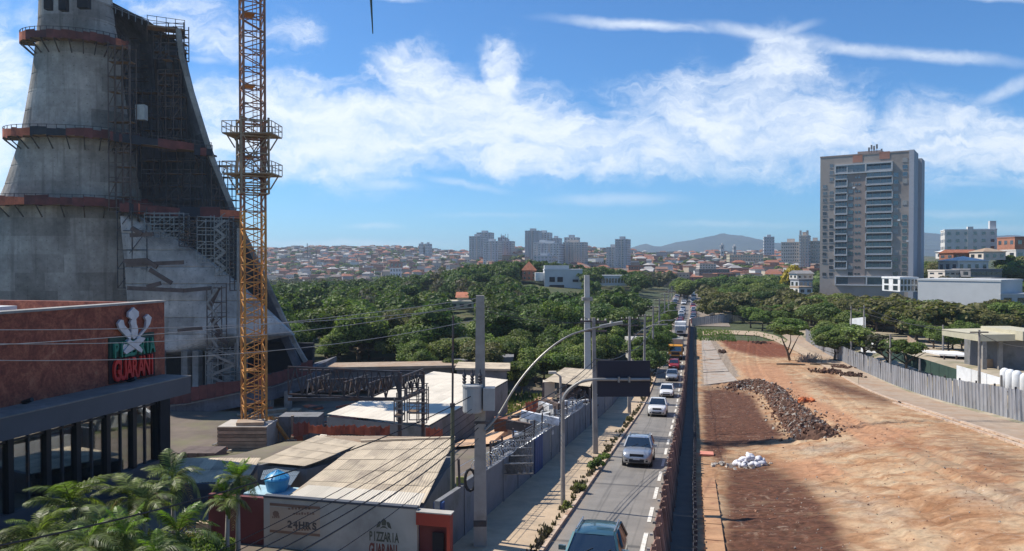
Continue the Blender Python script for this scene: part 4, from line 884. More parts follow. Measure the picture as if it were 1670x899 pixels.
# scrap piled on the wall: razor wire coil, posts
M['wire'] = mat('razor_wire', (.42, .43, .45), .4, .2, 4, metal=.6)
rz = thing('razor_wire', 'tangled razor wire coil along the top of the street wall', 'razor wire', (XW, 40, g(XW, 40) + 2.2))
for seg in range(9):
    y0 = 31.5 + seg * 3.4; pts = []
    for k in range(70):
        t_ = k / 69; yy = y0 + 3.4 * t_; a_ = t_ * math.pi * 2 * 8; pts.append((XW + .32 * math.cos(a_) + .03 * rnd.random(), yy, g(XW, yy) + HW + .35 + .32 * math.sin(a_)))
    part('coil', MB().tube(pts, .018, 3, cap=False), M['wire'], rz)
wp = thing('wire_posts', 'row of short dark posts holding the wires above the street wall', 'posts', (XW, 45, g(XW, 45) + 2))
for k in range(16):
    yy = 29 + k * 2.4; part('post', MB().bar((XW + .02, yy, g(XW, yy) + HW - .1), (XW + .1 * rnd.uniform(-1, 1), yy, g(XW, yy) + HW + 1.0 + .3 * rnd.random()), .08), M['rust'], wp)
for h in (.45, .8): part('wire_strand', MB().tube([(XW, 29 + k * 2.4, g(XW, 29 + k * 2.4) + HW + h) for k in range(16)], .012, 3), M['wire'], wp)
# roofs
def corr_mat(name, c, d1, period=.18):
    m = mat(name, c, .85, .14, .7, bump=0, dirt=d1, dscale=.35); t = m.node_tree; b = t.nodes['Principled BSDF']
    tcn = N(t, 'ShaderNodeTexCoord'); wv = N(t, 'ShaderNodeTexWave', wave_type='BANDS', bands_direction='X'); lk(t, tcn.outputs['UV'], wv.inputs['Vector']); wv.inputs['Scale'].default_value = 1 / period / 6.28 * 2
    bn = N(t, 'ShaderNodeBump'); bn.inputs['Strength'].default_value = .8; bn.inputs['Distance'].default_value = .04; lk(t, wv.outputs['Fac'], bn.inputs['Height']); lk(t, bn.outputs[0], b.inputs['Normal']); return m
M['fibro'] = mat('fibre_cement_sheet', (.52, .43, .31), .9, .14, .8, bump=.25, dirt=(.26, .21, .16), dscale=.5, rv=.10)
M['fibro_l'] = mat('pale_sheet', (.68, .61, .50), .8, .08, .8, rv=.06, dirt=(.5, .45, .37), dscale=.4)
def roof_plane(a, b, c, d, nu, nv, parent, mt, th=.05, lap=.014, ribs=5, name='roof_sheet'):
    """a-b eave, d-c ridge: rows of corrugated sheets, each a part"""
    def q(s, t_): return (a.lerp(b, s)).lerp(d.lerp(c, s), t_)
    nrm = (b - a).cross(d - a).normalized(); nrm = nrm if nrm.z > 0 else -nrm
    for j in range(nv):
        for i in range(nu):
            mb = MB(); s0, s1, t0, t1 = i / nu, (i + 1) / nu + .004, j / nv, (j + 1) / nv + .01; n2 = ribs * 2; lo = []; hi = []
            lift_ = nrm * (.02 + lap * (i % 2) * .5 + .01 * rnd.random()); 
            for k in range(n2 + 1):
                s_ = s0 + (s1 - s0) * k / n2; up_ = nrm * (.014 if k % 2 else 0)
                lo.append(q(s_, t0) + up_ + lift_ + nrm * lap); hi.append(q(s_, min(t1, 1)) + up_ + lift_)
            mb.add(lo + hi, [(k, k + 1, n2 + 2 + k, n2 + 1 + k) for k in range(n2)]); part(name, mb, mt, parent)
# roof A: big beige roof right of the tank (two slopes)
def Z3(px, py, z): return PZ(px, py, z)
ra = thing('shed_roof_building', 'low shed with large beige corrugated roof behind the painted wall', 'shed', Z3(600, 780, 8.7))
zE, zR = 8.75, 9.1
A1, B1 = Z3(476, 806, zE), Z3(690, 822, zE); C1, D1 = Z3(742, 716, zR - .2), Z3(560, 728, zR - .2)
D1 = Z3(588, 722, zR - .2)
roof_plane(A1, B1, C1, D1, 9, 5, ra, M['fibro'])
part('shed_wall', MB().prism([A1 - uz * .15, B1 - uz * .15, C1 - uz * .9, D1 - uz * .9], (0, 0, -2.5)), M['wall_g'], ra)
part('ridge_cap', MB().bar(D1 + uz * .1, C1 + uz * .1, .2, .06), M['fibro'], ra)
rb = thing('shed_roof_building', 'smaller tan corrugated roof between the crane footing and the water tank', 'shed', Z3(480, 745, 8.5))
A2, B2 = Z3(420, 755, 8.6), Z3(500, 762, 8.6); C2, D2 = Z3(590, 723, 8.75), Z3(517, 711, 8.75)
roof_plane(A2, B2, C2, D2, 5, 4, rb, M['fibro']); part('shed_wall', MB().prism([A2 - uz * .1, B2 - uz * .1, C2 - uz * .7, D2 - uz * .7], (0, 0, -2.5)), M['wall_g'], rb)
rc = thing('shed_roof_building', 'long grey brown flat roof strip behind the beige shed roofs', 'shed', Z3(640, 720, 8.5))
A3, B3 = Z3(590, 724, 8.3), Z3(736, 722, 8.3); C3, D3 = Z3(742, 714, 8.5), Z3(522, 711, 8.5)
roof_plane(A3, B3, C3, D3, 8, 1, rc, M['walk_r']); part('shed_wall', MB().prism([A3 - uz * .2, B3 - uz * .2, C3 - uz * .3, D3 - uz * .3], (0, 0, -2)), M['wall_g'], rc)
rd = thing('lean_to', 'shaded blue grey lean-to roof above the blue water tank', 'lean-to', Z3(470, 775, 8.3))
A4, B4 = Z3(425, 783, 8.2), Z3(470, 800, 8.2); C4, D4 = Z3(498, 757, 8.4), Z3(430, 768, 8.4)
roof_plane(A4, B4, C4, D4, 4, 2, rd, mat('bluegrey_sheet', (.12, .16, .2), .7))
re_ = thing('front_canopy', 'bright ridged canopy sheets just behind the top of the painted wall', 'canopy', Z3(560, 812, 8.0))
A5, B5 = PY(470, 818, YW + .35), PY(683, 831, YW + .35); A5.z = B5.z = zw - .05; roof_plane(A5, B5, Vector((B5.x, YW + 1.0, zw + .25)), Vector((A5.x + .5, YW + 1.0, zw + .25)), 10, 1, re_, M['fibro_l'])
rl = thing('yard_roof', 'flat tan roof left of the small palm below the crane footing', 'roof', Z3(340, 765, 8.4))
A6, B6 = Z3(255, 790, 7.9), Z3(400, 788, 7.9); C6, D6 = Z3(425, 748, 8.0), Z3(290, 748, 8.0)
roof_plane(A6, B6, C6, D6, 6, 2, rl, M['fibro']); part('dark_gutter', MB().bar(A6 - uz * .12, B6 - uz * .12, .3, .3), M['band'], rl)
part('shed_wall', MB().prism([A6 - uz * .25, B6 - uz * .25, C6 - uz * .25, D6 - uz * .25], (0, 0, -2)), M['band'], rl)
# water tank
tk = Z3(452, 800, 8.15); wt = thing('water_tank', 'bright blue round water tank with ribbed lid on the roof', 'water tank', tk)
M['tank'] = mat('blue_plastic', (.05, .30, .55), .4, .1, 2)
prof_ = [(.42, 0), (.52, .45), (.54, .48), (.54, .54), (.5, .60), (.3, .76), (.1, .85), (0, .86)]
def lathe(mb, o, prof, n=20, mi=0, sx=1, sy=1):
    vs = []; fs = []
    for r_, z_ in prof:
        for k in range(n): a = 2 * math.pi * k / n; vs.append((o[0] + r_ * sx * math.cos(a), o[1] + r_ * sy * math.sin(a), o[2] + z_))
    for i in range(len(prof) - 1):
        for k in range(n): fs.append((i * n + k, i * n + (k + 1) % n, (i + 1) * n + (k + 1) % n, (i + 1) * n + k))
    fs.append(tuple(range(n))[::-1]); return mb.add(vs, fs, mi)
part('tank_body', lathe(MB(), tk, [(r * 1.0, z * 1) for r, z in prof_[:3]]), M['tank'], wt); part('tank_lid', lathe(MB(), tk, prof_[2:]), M['tank'], wt)
for k in range(8):
    a = k * math.pi / 4; part('lid_rib', MB().bar(tk + Vector((.5 * math.cos(a), .5 * math.sin(a), .62)), tk + Vector((.06 * math.cos(a), .06 * math.sin(a), .88)), .04), M['tank'], wt)
single('tank_slab', MB().box(tk.x - 1.2, tk.x + .8, tk.y - .7, tk.y + .6, tk.z - .15, tk.z), mat('pale_blue_slab', (.35, .5, .55)), 'pale blue slab the water tank stands on', 'slab')
bx = PY(716, 800, YW + 3.2); single('blue_container', MB().box(bx.x - .9, bx.x + .9, YW + 1.3, YW + 2.0, bx.z - 1.6, bx.z - .45), M['blue'], 'blue metal box standing behind the red guard booth', 'container')
# white warehouse ------------------------------------------------------
wh = thing('warehouse', 'large warehouse with plain cream white roof left of the utility pole', 'warehouse', Z3(690, 690, 5))
zo = 5.0; e0, e1 = Z3(533, 676, zo), Z3(699, 694, zo); r1 = Z3(828, 622, zo); top = Z3(707, 607, zo + 1.3); t0 = Z3(545, 664, zo + .3)
hid = Z3(655, 618, zo + .5)
top = Z3(707, 606, zo); r1 = Z3(828, 620, zo); roof_plane(e0, e1, r1, top, 8, 6, wh, M['fibro_l'], lap=.0, ribs=2)
part('front_wall', MB().prism([e0 - uz * .2, e1 - uz * .2, e1 - uz * 4, e0 - uz * 4], Fh * .2), M['wall_g'], wh); part('side_wall', MB().prism([e1 - uz * .15, r1 - uz * .15, r1 - uz * 3.6, e1 - uz * 4], -Rt * .2), M['wall_g'], wh)
for f_ in (.12, .3, .5, .68):
    q_ = e0.lerp(e1, f_) - Fh * .1 - uz * 2; part('window', MB().obox(q_, (e1 - e0).normalized() * (.9 + .3 * (f_ > .4)), Fh * .06, uz * .9), M['black'] if f_ != .5 else M['fibro_l'], wh)
# low far shed roofs behind truss
bk1 = thing('long_shed', 'long low grey building with pale eave behind the steel trusses', 'building', P(640, 615, 100))
part('wall', MB().prism([P(512, 604, 104), P(735, 600, 104), P(735, 632, 104), P(512, 640, 104)], Fh * 4), M['wall_g'], bk1); part('eave', MB().prism([P(500, 600, 103), P(745, 596, 103), P(745, 600, 103), P(500, 605, 103)], Fh * 5), M['walk_r'], bk1)
bk2 = thing('brown_shed', 'brown block shed with pale roof line right of the utility pole', 'building', P(800, 605, 95))
part('wall', MB().prism([P(745, 604, 98), P(826, 604, 98), P(826, 628, 98), P(745, 626, 98)], Fh * 5), M['wall_g'], bk2); part('eave', MB().prism([P(742, 600, 97.6), P(832, 602, 97.6), P(832, 605, 97.6), P(742, 603.5, 97.6)], Fh * 6), M['fibro'], bk2)
part('upper_wall', MB().prism([P(728, 590, 110), P(838, 582, 110), P(832, 604, 110), P(728, 604, 110)], Fh * 4), M['wall_g'], bk2)
# steel portal trusses ----------------------------------------------------
ts = thing('steel_frame', 'open dark steel truss frame on two columns in front of the warehouse', 'steel frame', P(650, 710, 66))
def truss(a, b_, h, n_, w=.10):
    mb = MB(); up_ = Vector((0, 0, h)); mb.bar(a, b_, w); mb.bar(a + up_, b_ + up_, w)
    for i in range(n_):
        p = a.lerp(b_, i / n_); q_ = a.lerp(b_, (i + .5) / n_); r_ = a.lerp(b_, (i + 1) / n_); mb.bar(p, q_ + up_, w * .75); mb.bar(q_ + up_, r_, w * .75); mb.bar(p, p + up_, w * .6)
    return mb
def PT(px, py, d): return P(px, py, d)
for (x0, y0, x1, y1, d0, d1, h, n_) in ((470, 643, 652, 651, 53, 53, 1.9, 8), (520, 640, 690, 632, 57, 57, .9, 16), (652, 651, 690, 633, 53, 60, 1.5, 4), (500, 645, 540, 630, 53, 60, 1.0, 5), (560, 648, 600, 632, 53, 60, 1.0, 5), (600, 650, 640, 633, 53, 60, 1.0, 5)):
    part('truss', truss(PT(x0, y0, d0), PT(x1, y1, d1), h, n_), M['steel_d'], ts)
for (x, yt, yb, d) in ((652, 608, 730, 53), (690, 606, 730, 60)): part('column', MB().bar(PT(x, yt, d), PT(x, yb, d), .22), M['steel_d'], ts)
part('beam', MB().bar(PT(470, 651, 53), PT(652, 651, 53), .22), M['steel_d'], ts); part('beam', MB().bar(PT(652, 653, 53), PT(692, 636, 60), .22), M['steel_d'], ts); part('beam', MB().bar(PT(488, 604, 60), PT(690, 606, 60), .16), M['steel_d'], ts)
scaffold('small tube scaffold wrapped round the right column of the steel frame', 643, 656, 654, 692, 52, 1, 3, False, 'steel', .3, 'scaffolds at the steel frame', 1.2, .035)
scaffold('small tube scaffold by the far column of the steel frame', 664, 696, 640, 690, 59, 2, 3, False, 'steel', .3, 'scaffolds at the steel frame', 1.2, .035)
# orange nets on the ground
def net(label, pts, d, h, mt='net'):
    r = thing('safety_net', label, 'safety net', P(pts[0][0], pts[0][1], d))
    for i in range(len(pts) - 1):
        n_ = max(2, int((pts[i + 1][0] - pts[i][0]) / 7))
        for k in range(n_):
            x0 = pts[i][0] + (pts[i + 1][0] - pts[i][0]) * k / n_; x1 = pts[i][0] + (pts[i + 1][0] - pts[i][0]) * (k + .97) / n_; y0 = np.interp((x0), [pts[i][0], pts[i + 1][0]], [pts[i][1], pts[i + 1][1]]); y1 = np.interp((x1), [pts[i][0], pts[i + 1][0]], [pts[i][1], pts[i + 1][1]])
            a, b_ = P(x0, y0, d + .2 * rnd.random()), P(x1, y1, d + .2 * rnd.random()); hh = h * rnd.uniform(.75, 1.1)
            mb = MB().prism([a, b_, b_ + uz * hh, (a + b_) / 2 + uz * hh * .85, a + uz * h * rnd.uniform(.8, 1.1)], Fh * .04); part('net_panel', mb, M[mt], r)
net('orange plastic fence netting strung across the yard in front of the warehouse', [(503, 706), (540, 710), (570, 708), (604, 711), (636, 710)], 56.5, .75)
net('small orange net heap left of the utility pole', [(694, 714), (722, 714)], 55, .8)
net('bright orange net enclosure beside the open shed', [(857, 674), (868, 674), (884, 670)], 68, 1.2)
net('brown red netting at the foot of the church beside the formwork', [(478, 712), (505, 708)], 57, 1.2, 'net2')
single('brick_stack', MB().obox(P(817, 696, 55) + uz * .2, Rt * .48, Fh * .5, uz * .45), mat('brick_red', (.22, .085, .05), .9, .2, 6, bump=.5), 'square stack of red bricks on the bright earth', 'brick stack')
mb = MB(); mb.add([G(730, 735) + uz * .2, G(775, 712) + uz * .3, G(820, 668) + uz * .3, G(893, 648) + uz * .3, G(905, 655) + uz * .3, G(880, 690) + uz * .3, G(862, 712) + uz * .25, G(800, 728) + uz * .2], [tuple(range(8))])
struct('bare_earth', mb, mat('bright_earth', (.56, .36, .22), .95, .2, .5, bump=.4, dirt=(.42, .25, .13), dscale=.6))
# open shed with beige roof
os_ = thing('open_shed', 'open sided shed with beige corrugated roof beyond the orange net', 'shed', P(930, 650, 72))
q1, q2, q3, q4 = P(886, 622, 72), P(962, 632, 68), P(973, 604, 80), P(921, 600, 82)
roof_plane(q1, q2, q3, q4, 6, 3, os_, M['fibro'])
for p_, dz in ((q1, 0), (q1.lerp(q2, .5), 0), (q2, 0), (q3, .5), (q4, .5)): part('post', MB().bar(p_ - uz * .1, p_ - uz * 3.2, .18), M['rust'], os_)
part('back_wall', MB().prism([q1.lerp(q4, .6) - uz * .3, q2.lerp(q3, .6) - uz * .3, q2.lerp(q3, .6) - uz * 3.2, q1.lerp(q4, .6) - uz * 3.2], Fh * .2), M['black'], os_)
single('cream_booth', MB().obox(P(895, 634, 74), Rt * .55, Fh * .6, uz * .75), M['fibro_l'], 'tiny cream booth wall at the left end of the open shed', 'booth')
single('leaning_sheet', MB().obox(P(884, 708, 49), Rt * .45 * 1.3, Fh * .05, uz * 1.15), M['wall_w'], 'tall pale panel leaning over the street wall by the blue gate', 'panel')
# clutter on street wall beyond
M['scrap'] = mat('scrap_metal', (.5, .5, .5), .6, .6, 2, rv=.5)
cl = thing('scrap_heap', 'jumbled heap of scrap metal and timber behind the street wall', 'scrap heap', (XW - 1, 52, g(XW, 52) + 1.6))
for k in range(70):
    yy = rnd.uniform(47, 92); x = XW - rnd.uniform(.3, 2.4); z_ = g(XW, yy) + rnd.uniform(1.2, 2.9); a = rnd.uniform(0, 6); l_ = rnd.uniform(.3, 1.3)
    part('scrap_piece', MB().obox((x, yy, z_), (math.cos(a) * l_, math.sin(a) * l_, rnd.uniform(-.3, .3)), (-math.sin(a) * .15, math.cos(a) * .15, 0), (0, 0, rnd.uniform(.04, .3))), M['scrap'] if rnd.random() < .5 else M['rust'], cl)
cl = thing('rack', 'grey stacked metal racks in the yard behind the utility pole', 'rack', P(825, 760, 38))
for k in range(16):
    a = P(800 + (k % 4) * 11, 735 + (k // 4) * 13, 40 - (k // 4)); part('crate_frame', truss(a, a + Rt * 1.1 + Fh * .2, .5, 4, .05), M['steel'], cl)
# building-site clutter in the yard
sc = thing('site_clutter', 'timber, pipes and scrap strewn over the yard between the church and the steel frame', 'building materials', C(-20, 72, g(*C(-20, 72).xy)))
for k in range(120):
    c_ = C(rnd.uniform(-31, -13), rnd.uniform(58, 95)); c_.z = g(c_.x, c_.y) + .12 + .3 * rnd.random(); a = rnd.uniform(0, 3.14); l_ = rnd.uniform(.4, 1.9); w_ = rnd.choice((.07, .12, .5)); 
    part('material_piece', MB().obox(c_, (math.cos(a) * l_, math.sin(a) * l_, 0), (-math.sin(a) * w_, math.cos(a) * w_, 0), (0, 0, rnd.choice((.05, .1, .3)))), (M['plank'], M['rust'], M['steel'], M['net'], M['fibro_l'], M['board'])[rnd.randrange(6)], sc)
for k, (x, y, d, w, h, m_, lab) in enumerate(((330, 735, 64, 1.6, 1.1, 'rust', 'rusty skip standing in the shade left of the crane footing'), (545, 690, 70, 1.4, 1.0, 'fibro_l', 'pale site crate behind the orange netting'), (492, 660, 78, 2.0, 1.2, 'wall_g', 'grey site container under the truss end'))):
    p = P(x, y, d); z_ = g(p.x, p.y); r = thing('site_container', lab, 'container', (p.x, p.y, z_)); part('box_body', MB().obox((p.x, p.y, z_ + h), Rt * w, Fh * 1.2, uz * h), M[m_], r)
    for q_ in range(5): part('rib', MB().obox(Vector((p.x, p.y, z_ + h)) + Rt * (w * (q_ / 2 - 1) * .95) - Fh * 1.23, Rt * .05, Fh * .05, uz * h), M[m_], r)
# ================================================================== POLES, LAMPS, SIGN
M['pole_c'] = mat('concrete_pole', (.33, .30, .27), .9, .15, 1.5, bump=.2, dirt=(.20, .18, .16), dscale=.8)
M['lamp_s'] = mat('lamp_steel', (.30, .29, .27), .5, .15, 2, metal=.4)
mp_top = P(783, 482, 29.3); mz = g(mp_top.x, mp_top.y)
pole = thing('utility_pole', 'big square concrete utility pole with grey transformer in the foreground', 'utility pole', (mp_top.x, mp_top.y, mz))
def taper_box(mb, base, top, w0, w1, ax=Rt, ay=Fh):
    b0 = [base + ax * w0 * i + ay * w0 * j for i, j in ((-1, -1), (1, -1), (1, 1), (-1, 1))]; t0_ = [top + ax * w1 * i + ay * w1 * j for i, j in ((-1, -1), (1, -1), (1, 1), (-1, 1))]
    return mb.add(b0 + t0_, [(0, 1, 2, 3), (7, 6, 5, 4)] + [(k, 4 + k, 4 + (k + 1) % 4, (k + 1) % 4) for k in range(4)])
part('shaft', taper_box(MB(), Vector((mp_top.x, mp_top.y, mz - .3)), mp_top, .25, .155), M['pole_c'], pole)
tz = P(773, 650, 29).z; tc_ = P(771, 650, 28.9)
M['trafo'] = mat('transformer_grey', (.33, .34, .34), .5, .1, 2)
tf = part('transformer', lathe(MB(), (tc_.x, tc_.y, tz - .5), [(.36, 0), (.38, .05), (.38, .95), (.40, .97), (.40, 1.03), (.1, 1.08)], 20), M['trafo'], pole)
for a_ in (-2.2, -1.6, -1.0): 
    pass
for dx in (-.32, -.02, .28):
    ip = tc_ + Rt * dx + uz * .55; part('bushing', lathe(MB(), (ip.x, ip.y, ip.z), [(.05, 0), (.09, .08), (.05, .12), (.09, .2), (.05, .24), (.09, .32), (.04, .42), (.02, .55)], 10), M['steel_d'], pole)
part('radiator', MB().obox(tc_ + Rt * .62, Rt * .22, Fh * .25, uz * .42), M['trafo'], pole); part('support_arm', MB().bar(tc_ + uz * .3, mp_top + uz * (tz + .3 - mp_top.z), .1), M['steel_d'], pole)
part('strap', MB().obox((mp_top.x, mp_top.y, P(784, 855, 29).z), Rt * .245, Fh * .245, uz * .12), M['steel_d'], pole)
cl_ = P(782, 690, 29); part('clamp', MB().obox((mp_top.x, mp_top.y, cl_.z), Rt * .22, Fh * .22, uz * .05), M['steel_d'], pole)
# arm lamp growing from the pole
def lamp_arm(pts, d, r0=.05): return MB().tube([P(x, y, dd) for (x, y), dd in zip(pts, d)], [r0 * (1 - .35 * i / len(pts)) for i in range(len(pts))], 8)
def smooth_pts(pts, n=6):
    o = []; q_ = [pts[0]] + pts + [pts[-1]]
    for i in range(1, len(q_) - 2):
        for k in range(n):
            t_ = k / n; o.append(tuple(.5 * ((2 * q_[i][j]) + (-q_[i - 1][j] + q_[i + 1][j]) * t_ + (2 * q_[i - 1][j] - 5 * q_[i][j] + 4 * q_[i + 1][j] - q_[i + 2][j]) * t_ ** 2 + (-q_[i - 1][j] + 3 * q_[i][j] - 3 * q_[i + 1][j] + q_[i + 2][j]) * t_ ** 3) for j in (0, 1)))
    return o + [pts[-1]]
al_ = thing('street_lamp', 'long curved lamp arm reaching right from the big utility pole', 'street lamp', P(790, 700, 29))
ap = smooth_pts([(790, 702), (812, 678), (840, 632), (868, 596), (900, 566), (930, 547), (962, 537), (985, 532)]); part('arm', lamp_arm(ap, np.linspace(29, 31, len(ap)), .05), M['lamp_s'], al_)
a = P(978, 533, 31); b_ = P(1015, 526, 31.2); part('lamp_head', MB().obox((a + b_) / 2, (b_ - a) / 2, Fh * .12, uz * .06), M['lamp_s'], al_); part('photocell', lathe(MB(), tuple((a + b_) / 2 + uz * .05), [(.06, 0), (.05, .1)], 8), M['fibro_l'], al_)
# thin lamp pole behind the wall
q_ = P(738, 815, 30.5); tp = thing('thin_pole', 'slender dark green pole standing behind the painted wall left of the utility pole', 'pole', q_)
part('lower_tube', MB().tube([P(738, 840, 30.5), P(738, 660, 30.5)], .085, 8), mat('olive_pole', (.10, .11, .075), .7), tp); part('upper_tube', MB().tube([P(738, 660, 30.5), P(739, 515, 30.5)], .045, 8), M['steel_d'], tp)
part('collar', MB().tube([P(738, 664, 30.5), P(738, 658, 30.5)], .11, 8), M['steel_d'], tp); part('yellow_board', MB().obox(P(751, 795, 30.7), Rt * .17, Fh * .03, uz * .42), mat('yellow_green', (.35, .36, .10)), tp)
tyre = thing('hanging_tyre', 'dark coil of spare cable hanging beside the utility pole', 'cable coil', P(768, 785, 29.4))
mb = MB(); cpt = P(767, 783, 29.4); mb.tube([cpt + Rt * .2 * math.cos(k / 12 * 6.283) + uz * .42 * math.sin(k / 12 * 6.283) for k in range(13)], .06, 6); part('coil', mb, M['frame_k'], tyre)
# gantry sign, seen from behind
gb = G(918, 828); sp_ = thing('gantry_sign', 'back of a large dark road sign hung from a curved pole over the road', 'road sign', gb)
dS = (gb - Vector((0, 0, EYE))).dot(Fh)
ap = smooth_pts([(918, 655), (921, 645), (929, 635), (943, 625), (958, 620.5), (975, 619)]); part('pole', MB().tube([gb, P(918, 740, dS), P(918, 655, dS)], [.12, .1, .085], 10), M['pole_c'], sp_)
part('pole_arm', MB().tube([P(x, y, dS) for x, y in ap] + [P(1060, 619, dS)], .075, 8), M['lamp_s'], sp_); part('foot_plate', MB().obox(gb + uz * .05, Rt * .25, Fh * .25, uz * .05), M['rust'], sp_); part('brace', MB().bar(P(918, 652, dS), P(945, 653, dS), .05), M['lamp_s'], sp_)
M['panel'] = mat('dark_sign_back', (.018, .021, .038), .6, .12, 1)
a, b_ = P(975, 589, dS), P(1061, 618, dS); part('sign_panel', MB().obox((a + b_) / 2 + Fh * .15, Rt * (b_ - a).dot(Rt) / 2, Fh * .03, uz * (a.z - b_.z) / 2), M['panel'], sp_)
a, b_ = P(975, 619.4, dS), P(1061, 648, dS); part('sign_panel', MB().obox((a + b_) / 2 + Fh * .15, Rt * (b_ - a).dot(Rt) / 2, Fh * .03, uz * (a.z - b_.z) / 2), M['panel'], sp_)
for x in (1009, 1026): part('clamp', MB().obox(P(x, 619, dS), Rt * .04, Fh * .12, uz * .13), M['lamp_s'], sp_)
# small lamp post behind wall
lp = thing('street_lamp', 'small lamp post with pale head in front of the open shed', 'street lamp', P(915, 690, 62)); part('post', MB().tube([P(914.5, 700, 60), P(914, 614, 60)], .1, 8), M['pole_c'], lp)
part('arm', MB().tube([P(914, 614, 60), P(908, 610, 60), P(902, 608, 60)], .06, 6), M['lamp_s'], lp); part('lamp_head', MB().obox(P(901, 607.5, 60), Rt * .3, Fh * .15, uz * .09), M['fibro_l'], lp)
# tall white mast with cross collar
tm = thing('floodlight_mast', 'tall pale concrete mast with a collar ring rising above the wood', 'mast', P(957, 600, 92)); part('shaft', taper_box(MB(), P(958.5, 612, 92), P(957, 449, 92), .38, .30), mat('pale_mast', (.5, .49, .46), .8, .1, 1), tm)
part('collar', MB().obox(P(957.5, 487.5, 92), Rt * .62, Fh * .62, uz * .2), M['conc_rim'], tm)
# utility poles along the sidewalk
XP = -6.5
def sidewalk_pole(yy, h, label, lean=0, trafo=False, lamp=False):
    z0 = g(XP, yy) + .1; r = thing('utility_pole', label, 'utility pole', (XP, yy, z0), 'utility poles along the sandy sidewalk')
    b0 = Vector((XP, yy, z0)); t0_ = b0 + Vector((lean, 0, h)); part('shaft', taper_box(MB(), b0, t0_, .17, .11), M['pole_c'], r)
    for k, hh in enumerate((.25, .9)): part('crossarm', MB().obox(t0_ - uz * hh, Vector((.9, .12, 0)), Vector((-.007, .05, 0)), uz * .06), M['rust'], r)
    for sx in (-.8, -.3, .3, .8): part('insulator', lathe(MB(), tuple(t0_ + Vector((sx, sx * .13, -.19))), [(.05, 0), (.07, .06), (.04, .1), (.05, .16)], 8), M['fibro_l'], r)
    if lamp:
        pts = [b0 + uz * (h * .72) + Vector((x, 0, z)) for x, z in ((0, 0), (.6, .9), (1.4, 1.6), (2.4, 2.0), (3.2, 2.05))]; part('lamp_arm', MB().tube(pts, .055, 6), M['lamp_s'], r); part('lamp_head', MB().obox(pts[-1] + Vector((.3, 0, 0)), (.38, 0, .03), (0, .13, 0), uz * .06), M['lamp_s'], r)
    return r
sidewalk_pole(52, 9.3, 'brown utility pole rising behind the left edge of the dark road sign', -.15, lamp=False)
sidewalk_pole(80, 10, 'utility pole with curved lamp arm just right of the dark road sign', 0, lamp=True)
sidewalk_pole(104, 10, 'slim utility pole second beyond the dark road sign', .1, lamp=True)
sidewalk_pole(127, 10, 'slim utility pole third beyond the dark road sign', 0, lamp=True)
sidewalk_pole(150, 10, 'far utility pole beside the yellow truck', 0, lamp=True)
sidewalk_pole(178, 10, 'far utility pole beside the white truck', 0); sidewalk_pole(206, 10, 'farthest utility pole by the queue of cars', 0)
sidewalk_pole(236, 9.5, 'utility pole at the tail of the left tree line', 0)
# ------------------------------------------------------------------ cables
M['cable'] = mat('black_cable', (.02, .02, .022), .6); M['cable_l'] = mat('pale_cable', (.25, .25, .26), .5)
def cable(a, b_, sag, r, label, mt='cable', grp='overhead cables', n_=18):
    pts = [a.lerp(b_, k / n_) - uz * sag * 4 * (k / n_) * (1 - k / n_) for k in range(n_ + 1)]; mb = MB().tube(pts, r, 4); return single('cable', mb, M[mt], label, 'cable', grp)
Lft = P(-160, 900, 15); cb = P(782, 690, 29)
for i, (x, y, d, y1, r) in enumerate(((330, 900, 22, 660, .012), (360, 905, 21, 668, .012), (395, 905, 20, 680, .016), (440, 905, 20, 690, .02), (500, 905, 20, 698, .025), (590, 905, 21, 715, .014))):
    cable(P(x - 250, y + 120, d - 8), P(780, y1, 29), .4, r, 'black cable sloping over the beige roofs')
cable(P(-40, 898, 14), P(780, 640, 29), .55, .02, 'black cable crossing the palms towards the transformer')
for i, (yl, yr, dl, lab) in enumerate(((538, 560, 20, 'topmost pale wire crossing the red facade'), (560, 545, 20, 'second pale wire crossing the red facade'), (587, 560, 20, 'lowest pale wire crossing the red facade'), (566, 518, 21, 'pale wire rising from the facade to the top of the utility pole'))):
    cable(P(-60, yl, dl), P(783, (500, 492, 520, 486)[i], 29.2), (.25, .5, .5, .2)[i], .011, lab, 'cable_l', 'wires across the restaurant facade', 24)
cable(P(783, 505, 29.2), Vector((XP - .8, 52, g(XP, 52) + 9.1)), .25, .012, 'thin wire from the big utility pole to the brown pole', 'cable')
cable(P(783, 498, 29.2), Vector((XP + .8, 52, g(XP, 52) + 9.1)), .3, .012, 'second thin wire from the big utility pole to the brown pole', 'cable')
for i, (za, zb2) in enumerate(((6.6, 6.6), (6.2, 6.3), (5.9, 6.0))): cable(P(790, 690 + i * 7, 29.3), Vector((XP, 52, g(XP, 52) + za)), .5, .03 - .008 * i, ('thick', 'middle', 'thin')[i] + ' telephone cable running from the utility pole along the wall')
py_ = [52, 80, 104, 127, 150, 178, 206, 236]
for a, b_ in zip(py_, py_[1:]):
    for sx in (-.8, .8): cable(Vector((XP + sx, a, g(XP, a) + 9.4)), Vector((XP + sx, b_, g(XP, b_) + 9.6)), .35, .02, 'wire spanning between the sidewalk utility poles', 'cable', 'wires between sidewalk poles', 8)
    cable(Vector((XP, a, g(XP, a) + 6.6)), Vector((XP, b_, g(XP, b_) + 6.6)), .4, .05, 'thick phone cable slung between the sidewalk poles', 'cable', 'phone cables between sidewalk poles', 8)
